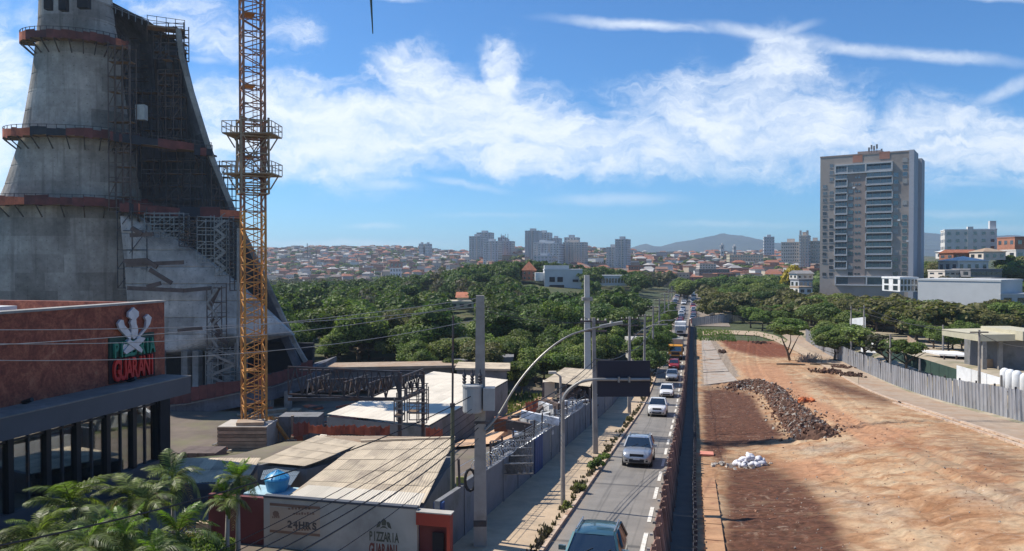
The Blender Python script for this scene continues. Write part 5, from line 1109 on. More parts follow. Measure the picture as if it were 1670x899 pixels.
# ================================================================== HOARDINGS AND LOT
def fence_line(name, label, x_of, y0, y1, pitch, h, panel_mt, post_every=1, xw=.05, jitter=.06, side=1, groove=True, face=None, ragged=0, cat='fence', lean=0):
    r = thing(name, label, cat, (x_of(y0), (y0 + y1) / 2, g(x_of(y0), (y0 + y1) / 2)))
    y = y0; me = None; i = 0
    while y < y1:
        xa, xb = x_of(y), x_of(y + pitch); za, zb_2 = g(xa, y), g(xb, y + pitch)
        if me is None:
            mb = MB(); mb.add([(0, 0, 0), (0, pitch * .62, 0), (.13, pitch * .68, 0), (.13, pitch * .92, 0), (0, pitch, 0)] + [(0, 0, h), (0, pitch * .62, h), (.13, pitch * .68, h), (.13, pitch * .92, h), (0, pitch, h)] +
                               [(.03, 0, 0), (.03, pitch * .6, 0), (.16, pitch * .70, 0), (.16, pitch * .92, 0), (.03, pitch, 0)] + [(.03, 0, h), (.03, pitch * .6, h), (.16, pitch * .70, h), (.16, pitch * .92, h), (.03, pitch, h)],
                               [(k, k + 1, k + 6, k + 5) for k in range(4)] + [(10 + k, 15 + k, 16 + k, 11 + k) for k in range(4)] + [(5 + k, 6 + k, 16 + k, 15 + k) for k in range(4)] + [(0, 5, 15, 10), (4, 14, 19, 9)])
            me = mb.mesh('panel', panel_mt)
        o = inst(me, r, Vector((xa, y, (za + zb_2) / 2 - .1)) - Vector(r.location), 'panel', (math.atan2(zb_2 - za, pitch), rnd.uniform(-jitter, jitter) * .5 + lean, math.atan2(-(xb - xa), pitch) + rnd.uniform(-jitter, jitter)), (1, 1, 1 + ragged * rnd.uniform(-.5, 1)))
        y += pitch; i += 1
    return r
M['hoard'] = mat('grey_hoarding', (.33, .335, .35), .55, .08, .6, metal=.25, rv=.16, dirt=(.25, .24, .23), dscale=.8)
M['hoard_r'] = mat('rusty_hoarding', (.27, .15, .11), .85, .3, .9, rv=.25, dirt=(.09, .055, .05), dscale=.6)
M['hoard_d'] = mat('dark_hoarding', (.045, .045, .055), .85, .3, .9, rv=.2)
fence_line('hoarding', 'long grey corrugated hoarding curving along the right side of the dirt lot', lambda y: 24.5 + .6 * math.sin(y / 40.), 30, 178, .9, 2.65, M['hoard'], jitter=.05, ragged=.02)
hp_ = thing('hoarding_posts', 'square posts behind the grey corrugated hoarding', 'posts', (24.8, 90, g(24.8, 90)))
for k in range(34):
    yy = 30 + k * 4.4; part('post', MB().bar((24.75 + .6 * math.sin(yy / 40.), yy, g(24.8, yy) - .2), (24.75 + .6 * math.sin(yy / 40.), yy, g(24.8, yy) + 2.7), .12), M['steel_d'], hp_)
fence_line('hoarding', 'rust brown ragged sheet fence between the road and the dark walkway', lambda y: -1.0, 9, 208, .9, 1.95, M['hoard_r'], jitter=.05, ragged=.07, lean=-.14)
fence_line('hoarding', 'low dark sheet barrier along the edge of the red dirt lot', lambda y: .0 + .03 * math.sin(y / 9.), 9, 208, .9, .72, M['hoard_d'], jitter=.04, ragged=.05)
ck = thing('fence_clips', 'pale clips and rag ends along the top of the rust brown fence', 'fence clips', (-1.3, 50, g(-1.3, 50) + 1.9))
M['rag'] = mat('rag', (.30, .27, .24), .8, .3, 4, rv=.4)
for k in range(46):
    yy = 20 + k * 1.7 + rnd.uniform(-.4, .4); part('clip', MB().obox((-1.3, yy, g(-1.3, yy) + 1.93 + rnd.uniform(-.05, .05)), (.05, 0, 0), (0, .04, 0), (0, 0, .035)), M['rag'], ck)
# far cross hoarding
cf_ = thing('hoarding', 'grey green hoarding closing off the far end of the dirt lot', 'fence', C(1160 / 1250, 205, 2))
for k in range(26):
    p = P(1130 + k * 3.2, 537 - k * .45, 205 + k * .8); z0 = g(p.x, p.y); part('panel', MB().obox((p.x, p.y, z0 + 1.1), Rt * .25, Fh * (.03 + .03 * (k % 2)), uz * 1.15), M['hoard'], cf_)
# near strip along the lot edge and pink slab
st_ = thing('gutter', 'row of dusty concrete gutter slabs along the dark fence, one of them salmon pink', 'gutter', (1.0, 30, g(1, 30)))
M['gut'] = mat('dusty_gutter', (.42, .24, .13), .95, .25, 1, bump=.4, dirt=(.24, .10, .055), dscale=.7)
for k in range(10):
    yy = 18 + k * 2.75; p0 = g(1.05, yy); mb = MB(); mb.obox((.84, yy + 1.34, g(1, yy + 1.34) + .07), (.36, 0, 0), (0, 1.33, g(1, yy + 1.33) - g(1, yy)), (0, 0, .06)); part('gutter_slab', mb, M['gut'], st_)
ps = G(1158, 743); ps.x = .9; part('pink_slab', MB().obox(ps + uz * .12, (.45, 0, 0), (0, .75, -.07), (0, 0, .06)), mat('salmon_paint', (.62, .24, .17), .8, .1, 2), st_)
# rubble heap -----------------------------------------------------------------
M['rub_d'] = mat('dark_rubble', (.11, .058, .038), .95, .5, 1.5, bump=.5, rv=.5); M['rub_l'] = mat('pale_rubble', (.40, .36, .31), .9, .25, 2, rv=.35)
def chunk(mb, c, s, mi=0):
    ax = Euler((rnd.uniform(0, 6), rnd.uniform(0, 6), rnd.uniform(0, 6))).to_matrix(); sx, sy, sz_ = s * rnd.uniform(.5, 1.2), s * rnd.uniform(.4, .9), s * rnd.uniform(.2, .6)
    vs = [Vector(c) + ax @ Vector((i * sx * rnd.uniform(.6, 1.1), j * sy * rnd.uniform(.6, 1.1), k * sz_ * rnd.uniform(.6, 1.1))) for k in (-1, 1) for j in (-1, 1) for i in (-1, 1)]
    mb.add(vs, [(0, 2, 3, 1), (4, 5, 7, 6), (0, 1, 5, 4), (2, 6, 7, 3), (0, 4, 6, 2), (1, 3, 7, 5)], mi)
ridge = [G(1195, 634), G(1232, 630), G(1262, 640), G(1285, 668), G(1305, 690), G(1330, 712)]
rub = thing('rubble_heap', 'long dark heap of broken concrete and earth on the red dirt lot', 'rubble heap', ridge[3])
def heap_h(p):
    best = 9e9; n_ = len(ridge) - 1
    for i in range(n_):
        a, b_ = ridge[i], ridge[i + 1]; ab = Vector((b_.x - a.x, b_.y - a.y)); t_ = max(0, min(1, ((p[0] - a.x) * ab.x + (p[1] - a.y) * ab.y) / ab.length_squared)); d = math.hypot(p[0] - a.x - ab.x * t_, p[1] - a.y - ab.y * t_)
        w = 1.1 + .45 * (i + t_) / n_; best = min(best, d / w)
    return max(0, 1 - best ** 1.5) * .85
gx = np.arange(1.5, 12.5, .3); gy = np.arange(ridge[-1].y - 3, ridge[0].y + 4, .35); mb = MB(); nx_ = len(gx)
for y in gy:
    for x in gx:
        hh = heap_h((x, y)); mb.v.append((x, y, g(x, y) - .1 + (hh + .25 * rnd.random() * (hh > 0)) * 1.0))
for j in range(len(gy) - 1):
    for i in range(nx_ - 1):
        ids = (j * nx_ + i, j * nx_ + i + 1, (j + 1) * nx_ + i + 1, (j + 1) * nx_ + i)
        if any(mb.v[k][2] > g(mb.v[k][0], mb.v[k][1]) - .05 for k in ids): mb.f.append(ids); mb.m.append(0)
part('earth_mound', mb, M['rub_d'], rub)
mb = MB(); mbl = MB(); cnt = 0; big_ = 0
while cnt < 5200:
    i = rnd.randrange(len(ridge) - 1); p = ridge[i].lerp(ridge[i + 1], rnd.random()); x = p.x + rnd.gauss(0, 1.05); y = p.y + rnd.gauss(0, 1.5); h = heap_h((x, y))
    if h <= .02 and rnd.random() < .6: continue
    c_ = (x, y, g(x, y) + h + .05); s = rnd.uniform(.04, .12) + .14 * rnd.random() ** 3; lt = rnd.random() < .2
    if big_ < 110 and rnd.random() < .06:
        m2 = MB(); chunk(m2, c_, s * 1.9); part('concrete_chunk', m2, M['rub_l'] if lt else M['rub_d'], rub); big_ += 1
    else: chunk(mbl if lt else mb, c_, s)
    cnt += 1
part('debris', mb, M['rub_d'], rub, kind='stuff'); part('pale_debris', mbl, M['rub_l'], rub, kind='stuff')
# loose crumbs over the lot
mb = MB()
for k in range(1700):
    x, y = rnd.uniform(1.5, 17), 14 + 90 * rnd.random() ** 1.4; chunk(mb, (x, y, float(lumpy(x, y)) + .03), rnd.uniform(.02, .03 + .05 * rnd.random() ** 2), 0 if rnd.random() < .6 else 1)
struct('loose_stones', mb, [mat('clod', (.24, .13, .085), .95, .3, 2), M['rub_l']], 'stuff')
# white sacks
M['sack'] = mat('white_sack', (.66, .65, .68), .7, .15, 3, bump=.3, rv=.12)
def blob(rx, ry, rz_, sub=2, amp=.18, seed=0):
    bm = bmesh.new(); bmesh.ops.create_icosphere(bm, subdivisions=sub, radius=1); r_ = random.Random(seed); ph = [r_.uniform(0, 6) for _ in range(6)]
    for v in bm.verts:
        n_ = v.co.normalized(); k = 1 + amp * (math.sin(3 * n_.x + ph[0]) * math.sin(3.3 * n_.y + ph[1]) + .6 * math.sin(6 * n_.z + ph[2] + 4 * n_.x) + .4 * math.sin(9 * n_.y + ph[3])); v.co = Vector((n_.x * rx * k, n_.y * ry * k, n_.z * rz_ * k))
    me = bpy.data.meshes.new('blob'); bm.to_mesh(me); bm.free(); me.polygons.foreach_set('use_smooth', [True] * len(me.polygons)); return me
sme = [blob(.3, .22, .17, 2, .22, s) for s in range(4)]
for m_ in sme: m_.materials.append(M['sack'])
sc0 = G(1222, 760)
for k in range(46):
    a = rnd.uniform(0, 6.28); rr_ = rnd.random() ** .6; x = sc0.x + math.cos(a) * rr_ * .95; y = sc0.y + math.sin(a) * rr_ * 1.0; lev = (1 - rr_) * .75
    o = bpy.data.objects.new('sack', sme[k % 4]); COL.objects.link(o); o.location = (x, y, float(lumpy(x, y)) + .12 + lev * rnd.random()); o.rotation_euler = (rnd.uniform(-.6, .6), rnd.uniform(-.6, .6), rnd.uniform(0, 6)); s_ = rnd.uniform(.55, 1); o.scale = (s_, s_, s_)
    tag(o, 'small white bag in the white bag pile on the brown soil', 'bag', 'white bags piled on the red dirt')
mb = MB()
for k in range(120):
    a = rnd.uniform(0, 6.28); rr_ = rnd.random(); x = sc0.x - .6 + math.cos(a) * rr_ * 2.0; y = sc0.y + math.sin(a) * rr_ * 1.2; chunk(mb, (x, y, float(lumpy(x, y)) + .05), rnd.uniform(.05, .16))
single('bag_litter', mb, M['rub_l'], 'scattered pale litter round the pile of white bags', 'litter', kind='stuff')
oh = G(1314, 656); mb = MB()
for k in range(60): chunk(mb, (oh.x + rnd.uniform(-.6, .6), oh.y + rnd.uniform(-.6, .6), oh.z + .35 * rnd.random()), .3)
single('orange_earth_heap', mb, mat('orange_earth', (.52, .17, .07), .95, .2, 2), 'small bright orange heap of earth beyond the rubble', 'earth heap')
for (x_, y_, w_, h_) in ((1352, 608, 2.4, .5), (1240, 560, 1.2, .3), (1373, 600, 1.4, .2), (1178, 575, .5, .3), (1390, 614, 1.6, .4)):
    c_ = G(x_, y_); mb = MB()
    for k in range(70): chunk(mb, (c_.x + rnd.gauss(0, w_ * .5), c_.y + rnd.gauss(0, .8), c_.z + h_ * rnd.random() * .8), .28)
    single('soil_heap', mb, M['rub_d'], {1352: 'dark reddish soil mound near the lone tree', 1240: 'low dark soil heap at the far end of the lot', 1373: 'small dark soil bump just right of the mound', 1178: 'tiny dark clod heap on the old concrete slabs', 1390: 'low dark soil spread below the hoarding sidewalk'}[x_], 'soil heap')
# ================================================================== RIGHT SIDE BEYOND THE HOARDING
M['white'] = mat('white_paint', (.74, .74, .73), .7, .06, 1, dirt=(.55, .53, .5), dscale=.4)
M['green_net'] = mat('dark_green_mesh', (.03, .06, .045), .8, .2, 1.5)
def wallseg(mb, x0, y0, x1, y1, zb0, h, w=.12):
    mb.obox(((x0 + x1) / 2, (y0 + y1) / 2, zb0 + h / 2), ((x1 - x0) / 2, (y1 - y0) / 2, 0), Vector((-(y1 - y0), x1 - x0, 0)).normalized() * w / 2, (0, 0, h / 2))
def wall_px(name, label, cat, pts, mt, seglen=2.2, prt='panel', thick=.1):
    """pts: (px, ytop, ybottom, depth)"""
    r = thing(name, label, cat, P(pts[0][0], pts[0][2], pts[0][3]))
    for a, b_ in zip(pts, pts[1:]):
        A, B = P(a[0], a[1], a[3]), P(b_[0], b_[1], b_[3]); A2, B2 = P(a[0], a[2], a[3]), P(b_[0], b_[2], b_[3]); n_ = max(1, int((B - A).length / seglen)); dirn = Vector((B.x - A.x, B.y - A.y, 0)).normalized(); nn = Vector((-dirn.y, dirn.x, 0))
        for k in range(n_):
            s0, s1 = k / n_, (k + .97) / n_; mb = MB().prism([A2.lerp(B2, s0), A2.lerp(B2, s1), A.lerp(B, s1), A.lerp(B, s0)], nn * thick); part(prt, mb, mt, r)
    return r
wall_px('green_fence', 'dark green mesh fence sloping down behind the grey hoarding', 'fence', [(1428, 560, 575, 118), (1480, 578, 596, 103), (1562, 603, 626, 88)], M['green_net'])
wall_px('white_hoarding', 'bright white panel hoarding behind the grey hoarding near the yellow eaved shelter', 'hoarding', [(1560, 596, 640, 86), (1637, 618, 668, 78)], M['white'])
wall_px('retaining_wall', 'sunlit pale retaining wall sloping behind the green fence', 'wall', [(1480, 548, 572, 130), (1510, 566, 590, 118), (1555, 590, 606, 106)], M['walk_r'])
wall_px('white_wall', 'small white wall between two trees beyond the hoarding', 'wall', [(1386, 520, 540, 150), (1412, 517, 536, 146)], M['white'])
wall_px('white_wall', 'white gate pillar wall left of the green fence', 'wall', [(1404, 553, 574, 125), (1430, 556, 576, 120)], M['white'])
ds = thing('dark_shed', 'low dark open shed with thin white roof edge behind the white hoarding', 'shed', P(1560, 600, 104))
part('roof', MB().prism([P(1532, 577, 108), P(1596, 580, 104), P(1596, 583, 104), P(1532, 580, 108)], Fh * 5), M['white'], ds); part('inside', MB().prism([P(1535, 580, 109), P(1595, 583, 105), P(1595, 602, 105), P(1535, 600, 109)], Fh * .3), M['black'], ds)
for x in (1540, 1560, 1578): part('post', MB().bar(P(x, 580, 106), P(x, 602, 106), .18), M['rust'], ds)
pv = thing('pavilion', 'shelter with pale yellow flat eave and dark hall at the right edge of the photo', 'pavilion', P(1640, 600, 92)); M['cream'] = mat('cream_eave', (.48, .44, .32), .7, .1, 1)
part('eave', MB().prism([P(1597, 546, 92), P(1668, 545, 90), P(1668, 556, 90), P(1597, 557, 92)], Fh * 8), M['cream'], pv); part('eave_end', MB().prism([P(1668, 541, 89), P(1720, 541, 88), P(1720, 556, 88), P(1668, 556, 89)], Fh * 8), M['cream'], pv)
part('hall', MB().prism([P(1628, 556, 93), P(1700, 556, 91), P(1700, 608, 91), P(1628, 608, 93)], Fh * 7), M['wall_g'], pv)
for x in (1605, 1631): part('column', MB().bar(P(x, 556, 92), P(x, 612, 92), .45), M['conc_rim'], pv)
part('low_wall', MB().prism([P(1601, 586, 94), P(1624, 586, 94), P(1624, 604, 94), P(1601, 604, 94)], Fh * .3), M['walk_r'], pv)
tw_ = ['leftmost of the white round-topped tanks behind the hoarding', 'second white round-topped tank behind the hoarding', 'third white round-topped tank behind the hoarding', 'rightmost white round-topped tank behind the hoarding']
for k, (x, y) in enumerate(((1639, 600), (1648, 602), (1659, 604), (1672, 608))):
    p = P(x, y, 74 - k * 1.0); r = thing('white_tank', tw_[k], 'tank', (p.x, p.y, p.z - 3.4), 'white tanks by the shelter'); part('tank_body', lathe(MB(), (p.x, p.y, p.z - 3.4), [(.42, 0), (.42, 3.0), (.36, 3.2), (.2, 3.36), (0, 3.4)], 16), M['white'], r, smooth=True)
    part('tank_ring', lathe(MB(), (p.x, p.y, p.z - 2.2), [(.43, 0), (.435, .05), (.43, .1)], 16), M['steel_d'], r)
for (x, yt, yb, d, lab) in ((1388, 500, 566, 128, 'dark utility pole beside the small white wall'), (1409, 498, 580, 120, 'dark utility pole in front of the grey leafless tree'), (1452, 545, 602, 100, 'thin trunk like pole behind the hoarding'), (1597, 538, 640, 76, 'brown utility pole in front of the white hoarding'), (1538, 530, 585, 112, 'pale pole in the trees near the dark shed'), (1633, 612, 660, 70, 'short grey post beside the white tanks'), (1500, 585, 612, 92, 'short grey lamp post behind the green fence')):
    r = thing('utility_pole', lab, 'utility pole', P(x, yb, d)); part('shaft', MB().tube([P(x, yb + 6, d), P(x, yt, d)], [.16, .1], 8), M['pole_c'], r)
    if yb - yt > 60: part('crossarm', MB().obox(P(x, yt + 4, d), Rt * .9, Fh * .06, uz * .06), M['rust'], r)
for i, (a, b_, lab) in enumerate((((1409, 500, 120), (1597, 545, 76), 'wire sagging between the two dark poles right of the lot'), ((1388, 502, 128), (1538, 532, 112), 'wire running into the right hand trees'), ((1597, 543, 76), (1720, 560, 70), 'wire leaving the photo at the right edge'))): cable(P(*a), P(*b_), .8, .03, lab, 'cable', 'wires right of the lot', 12)
# ------------------------------------------------------------------ generic building
M['win'] = M['glass_win']
def building(name, label, px0, px1, yt, yb, d0, wallm, floors, cols, depth=14, d1=None, cat='building', win=(.55, .5), roof=None, extra=None, group=None, parts=True, base=0, mono=False):
    d1 = d1 or d0; A = P(px0, yt, d0); zt_ = A.z; B = P(px1, yt, d1); B.z = zt_; z0 = P(px0, yb, d0).z
    r = thing(name, label, cat, ((A.x + B.x) / 2, (A.y + B.y) / 2, z0), group); ax = Vector((B.x - A.x, B.y - A.y, 0)); L_ = ax.length; ax.normalize(); nn = Vector((-ax.y, ax.x, 0))
    A0 = Vector((A.x, A.y, 0)); H = zt_ - z0
    part('wall', MB().prism([A0 + up * z0, A0 + ax * L_ + up * z0, A0 + ax * L_ + up * zt_, A0 + up * zt_], nn * depth), wallm, r)
    part('parapet', MB().prism([A0 - nn * .15 - ax * .15 + up * zt_, A0 + ax * (L_ + .15) - nn * .15 + up * zt_, A0 + ax * (L_ + .15) + nn * (depth + .15) + up * zt_, A0 - ax * .15 + nn * (depth + .15) + up * zt_], up * .5), roof or wallm, r)
    if floors:
        fh = (H - base) / floors; cw = L_ / cols; ww, wh_ = cw * win[0], fh * win[1]; mw = MB()
        wme = None
        for j in range(floors):
            for i in range(cols):
                c_ = A0 + ax * (cw * (i + .5)) + up * (z0 + base + fh * (j + .55)) - nn * .03
                if parts and not mono:
                    if wme is None: wme = MB().obox((0, 0, 0), ax * ww / 2, nn * .08, up * wh_ / 2).mesh('window', M['win'])
                    inst(wme, r, c_ - Vector(r.location), 'window')
                else: mw.obox(c_, ax * ww / 2, nn * .08, up * wh_ / 2)
            if parts: part('floor_line', MB().obox(A0 + ax * L_ / 2 + up * (z0 + base + fh * j) - nn * .02, ax * L_ / 2, nn * .06, up * .12), M['conc_rim'], r) if H > 12 and not mono else None
        if mw.v: part('windows', mw, M['win'], r, kind='stuff')
        # side windows
        ms = MB(); nc = max(1, int(depth / 4))
        for j in range(floors):
            for i in range(nc):
                for e in (0, 1):
                    c_ = A0 + ax * (L_ * e) + nn * (depth * (i + .5) / nc) + up * (z0 + base + fh * (j + .55)); ms.obox(c_, ax * .06, nn * depth / nc * .25, up * wh_ / 2)
        part('side_windows', ms, M['win'], r, kind='stuff')
    return r, A0, ax, nn, L_, z0, zt_
# ------------------------------------------------------------------ apartment tower
M['ap'] = mat('apartment_wall', (.38, .325, .285), .85, .06, .2, dirt=(.25, .21, .19), dscale=.08); M['ap_c'] = mat('apartment_mid', (.32, .255, .225), .85, .06, .2); M['ap_l'] = mat('apartment_pilaster', (.42, .42, .45), .85, .05, .2); M['terra'] = mat('terracotta_band', (.42, .20, .14), .8, .1, .3)
M['frame_w'] = mat('balcony_frame', (.50, .50, .50), .7, .05, .5); M['bal_glass'] = glass_mat('balcony_glass', (.06, .085, .10), .15, .6)
A = P(1338, 258, 276); B = P(1490, 247.5, 259.5); B.z = A.z; zt_ = A.z; z0 = 2.0; ax = Vector((B.x - A.x, B.y - A.y, 0)); L_ = ax.length; ax.normalize(); nn = Vector((-ax.y, ax.x, 0)); A0 = Vector((A.x, A.y, 0))
dep = 6.0
for _ in range(60):
    q_ = A0 + ax * (L_ + 1.2) + nn * dep; 
    if topx(q_.x, q_.y, zt_)[0] > 1508: break
    dep += .5
ap = thing('apartment_tower', 'tall brown grey apartment tower with white framed balconies on the right', 'apartment tower', A0 + up * z0)
def face_box(s0, s1, za, zb2, out, th, m_, name, shared=None): return part(name, MB().prism([A0 + ax * s0 + up * za - nn * out, A0 + ax * s1 + up * za - nn * out, A0 + ax * s1 + up * zb2 - nn * out, A0 + ax * s0 + up * zb2 - nn * out], nn * th), m_, ap)
face_box(0, L_ * .955, z0, zt_, 0, dep, M['ap'], 'wall'); face_box(L_ * .957, L_ + .2, z0, zt_ + .6, .35, dep * .55, M['ap_l'], 'pilaster'); face_box(L_ * .975, L_ + 1.2, z0, zt_ - .8, -dep * .60, dep * .40, M['ap_l'], 'rear_wing')
face_box(-.1, L_ * .96, zt_, zt_ + .5, .1, dep + .1, M['ap_c'], 'parapet')
cs = lambda cx_: (cx_ - 55) / 525. * L_          # crop column -> distance along the face
H_ = (900 - 125) / 3.21 / FPX * 268; cz = lambda cy: zt_ - (cy - 122 + (cs(300) * 0)) / 3.21 / FPX * 268.
face_box(cs(222), cs(318), cz(800), cz(215), .12, .2, M['ap_c'], 'centre_panel'); face_box(cs(245), cs(300), cz(158), cz(118), .1, .15, M['terra'], 'terracotta_panel'); face_box(cs(395), cs(452), cz(150), cz(112), .1, .15, M['terra'], 'terracotta_panel')
def fbox_me(w, h, t_, m_, name): return MB().prism([ax * (-w / 2) + up * (-h / 2), ax * (w / 2) + up * (-h / 2), ax * (w / 2) + up * (h / 2), ax * (-w / 2) + up * (h / 2)], -nn * t_).mesh(name, m_)
def put(me_, s, z, out, name=None): return inst(me_, ap, A0 + ax * s + up * z - nn * out - Vector(ap.location), name)
fl = 36.2 / 3.21 / FPX * 268
bw = (cs(213) - cs(145), cs(465) - cs(325)); fr = []
for bi, (sc, w) in enumerate(((cs(179), bw[0]), (cs(395), bw[1]))):
    rec = fbox_me(w * .98, fl * .62, .05, M['bal_glass'], 'balcony_glass'); dk = fbox_me(w * .95, fl * .40, .04, M['steel_d'], 'balcony_recess'); tb = fbox_me(w * 1.04, .30, .55, M['frame_w'], 'balcony_frame'); vb = fbox_me(.28, fl * 1.12, .5, M['frame_w'], 'balcony_frame'); slab_ = fbox_me(w * 1.0, .25, .45, M['ap_l'], 'balcony_slab'); dv_ = fbox_me(.12, fl * .55, .1, M['ap_c'], 'mullion')
    for j in range(15):
        cy = 185 + j * 36.2 + (0 if bi else 6); zc_ = cz(cy + (sc / L_ - .5) * 8)
        put(dk, sc, zc_ + fl * .12, .06); put(rec, sc, zc_ - fl * .2, .12); put(slab_, sc, zc_ - fl * .48, 0)
        for f_ in (-.25, .05, .3): put(dv_, sc + w * f_, zc_, .14)
        if j % 2 == 0: 
            put(tb, sc, zc_ + fl * .5, 0); put(tb, sc, zc_ - fl * .62, 0); put(vb, sc - w * .52, zc_ - fl * .06, 0); put(vb, sc + w * .52, zc_ - fl * .06, 0)
# wide frames at the top and bottom
for (a_, b2_, c0, c1_) in ((145, 465, 168, 213), (150, 478, 757, 802)):
    face_box(cs(a_), cs(b2_), cz(c1_), cz(c0), .1, .1, M['bal_glass'], 'wide_balcony'); w = cs(b2_) - cs(a_)
    for c_ in (c0, c1_): put(fbox_me(w * 1.02, .45, .6, M['frame_w'], 'balcony_frame'), (cs(a_) + cs(b2_)) / 2, cz(c_), 0)
    for s_ in (a_, b2_, (a_ + b2_) / 2 + 15): put(fbox_me(.45, (c1_ - c0) / 3.21 / FPX * 268, .6, M['frame_w'], 'balcony_frame'), cs(s_), cz((c0 + c1_) / 2), 0)
w1 = fbox_me(1.25, 1.15, .06, M['win'], 'window'); w2 = fbox_me(.7, .6, .06, M['win'], 'window'); w3 = fbox_me(1.5, 1.3, .06, M['win'], 'window'); sill = fbox_me(1.7, .12, .12, M['ap_l'], 'sill'); w4 = fbox_me(1.5, 1.3, .06, mat('curtained_window', (.34, .33, .31), .5), 'window'); ac = fbox_me(.8, .5, .35, M['white'], 'air_conditioner')
for j in range(17):
    for cx_, me_, p_ in ((82, w1, .85), (122, w1, .85), (235, w3, .7), (265, w2, 1), (283, w2, 1), (487, w3, .85), (535, w3, .85)):
        zc_ = cz(165 + j * 36.2 + (cx_ / 525. - .5) * -8)
        if rnd.random() < p_ and not (j == 0 and 140 < cx_ < 300): put(w4 if me_ is w3 and rnd.random() < .22 else me_, cs(cx_), zc_, .14 if 222 < cx_ < 318 else .02); put(ac, cs(cx_) + 1.0, zc_ - 1.1, 0) if me_ is w3 and rnd.random() < .12 else None; put(sill, cs(cx_), zc_ - .75, .0) if me_ is not w2 else None
tk_ = A0 + ax * L_ * .5 + nn * dep * .5
part('roof_house', MB().prism([tk_ + ax * i * 4 + nn * j * 3 + up * zt_ for i, j in ((-1, -1), (1, -1), (1, 1), (-1, 1))], up * 2.4), M['ap_c'], ap)
at_ = thing('antenna_cluster', 'cluster of mobile phone antennas on the roof of the apartment tower', 'antenna', A0 + ax * L_ * .58 + nn * 2 + up * zt_)
q_ = Vector(at_.location)
for k, (dx, h) in enumerate(((-1.6, 2.6), (-.8, 3.4), (0, 3.0), (.9, 3.5), (2.4, 1.8))):
    part('mast', MB().bar(q_ + ax * dx, q_ + ax * dx + up * h, .14), M['steel_d'], at_); part('antenna', MB().obox(q_ + ax * dx + up * (h - .6), ax * .28, nn * .15, up * .75), M['wall_g'], at_)
# ------------------------------------------------------------------ other buildings on the right
M['lgrey'] = mat('light_grey_wall', (.52, .53, .53), .85, .06, .3); M['offw'] = mat('offwhite_wall', (.60, .57, .53), .85, .08, .3); M['cool'] = mat('cool_grey_wall', (.44, .45, .46), .85, .1, .1)
M['beige'] = mat('beige_tower', (.56, .50, .44), .85, .1, .1); M['tile'] = mat('terracotta_tiles', (.36, .13, .07), .9, .25, 1.2, rv=.3, dirt=(.2, .09, .06), dscale=.6); M['slate'] = mat('grey_roof', (.17, .17, .18), .9, .2, .8, rv=.3); M['brickw'] = mat('bare_brick', (.34, .15, .095), .9, .2, .6, rv=.25)
lb, a0, a1, a2, l2, zz0_, zz1 = building('long_annex', 'long plain pale grey building at the foot of the apartment tower', 1497, 1632, 457.5, 500, 205, M['lgrey'], 0, 0, 16, 190)
cb_, a0, a1, a2, l2, zz0_, zz1 = building('colonnade_block', 'small white block with a grid of square openings beside the tower foot', 1468, 1497, 455, 476, 207, M['white'], 2, 5, 10, win=(.6, .72))
hb, a0, a1, a2, l2, zz0_, zz1 = building('hill_block', 'white three storey block on the hill right of the tower', 1541, 1626, 376, 411, 360, M['offw'], 3, 6, 15, 352, win=(.42, .42), roof=M['white'])
part('stair_tower', MB().prism([a0 + a1 * l2 * .88 + a2 * 2 + up * zz1, a0 + a1 * l2 + a2 * 2 + up * zz1, a0 + a1 * l2 + a2 * 2 + up * (zz1 + 4.2), a0 + a1 * l2 * .88 + a2 * 2 + up * (zz1 + 4.2)], a2 * 4), M['cool'], hb)
part('lift_head', MB().prism([a0 + a1 * l2 * .44 - a2 * .3 + up * zz0_, a0 + a1 * l2 * .55 - a2 * .3 + up * zz0_, a0 + a1 * l2 * .55 - a2 * .3 + up * (zz1 + 1.6), a0 + a1 * l2 * .44 - a2 * .3 + up * (zz1 + 1.6)], a2 * 3), M['offw'], hb)
building('pink_block', 'pinkish house block at the right edge of the photo', 1655, 1720, 388, 420, 330, M['brickw'], 2, 4, 12, win=(.4, .4)); building('white_block', 'small white house below the pinkish block at the right edge', 1657, 1700, 409, 425, 300, M['offw'], 1, 3, 10)
def house_px(label, px0, px1, yw, yb, d, wm, rm, kind='gable', rise=1.6, floors=1, cols=3, depth=9, grp=None, over=.5):
    r, a0, a1, a2, l2, z0_, z1_ = building('house', label, px0, px1, yw, yb, d, wm, floors, cols, depth, cat='house', win=(.4, .45), group=grp)
    o = over; e = [a0 - a1 * o - a2 * o, a0 + a1 * (l2 + o) - a2 * o, a0 + a1 * (l2 + o) + a2 * (depth + o), a0 - a1 * o + a2 * (depth + o)]; e = [p + up * (z1_ + .3) for p in e]; mb = MB()
    if kind == 'hip':
        c1 = (e[0] + e[3]) / 2 + a1 * depth * .45 + up * rise; c2 = (e[1] + e[2]) / 2 - a1 * depth * .45 + up * rise
        if (c2 - c1).dot(a1) < 0: c1 = c2 = (e[0] + e[2]) / 2 + up * rise
        mb.add(e + [c1, c2], [(0, 1, 5, 4), (2, 3, 4, 5), (1, 2, 5), (3, 0, 4), (0, 3, 2, 1)])
    else:
        c1 = (e[0] + e[3]) / 2 + up * rise; c2 = (e[1] + e[2]) / 2 + up * rise; mb.add(e + [c1, c2], [(0, 1, 5, 4), (2, 3, 4, 5), (1, 2, 5), (3, 0, 4), (0, 3, 2, 1)])
    part('roof', mb, rm, r); return r
house_px('house with a white pyramid roof left of the dark slope on the right', 1562, 1612, 427, 445, 262, M['offw'], M['white'], 'hip', 1.6, 1, 4, 12)
house_px('terracotta roofed house in front of the white hill block', 1555, 1600, 414, 424, 300, M['brickw'], M['tile'], 'gable', 1.4, 1, 4, 10)
house_px('small house with pale hip roof below the white hill block', 1604, 1640, 412, 424, 290, M['beige'], M['walk_r'], 'hip', 1.5, 1, 3, 9)
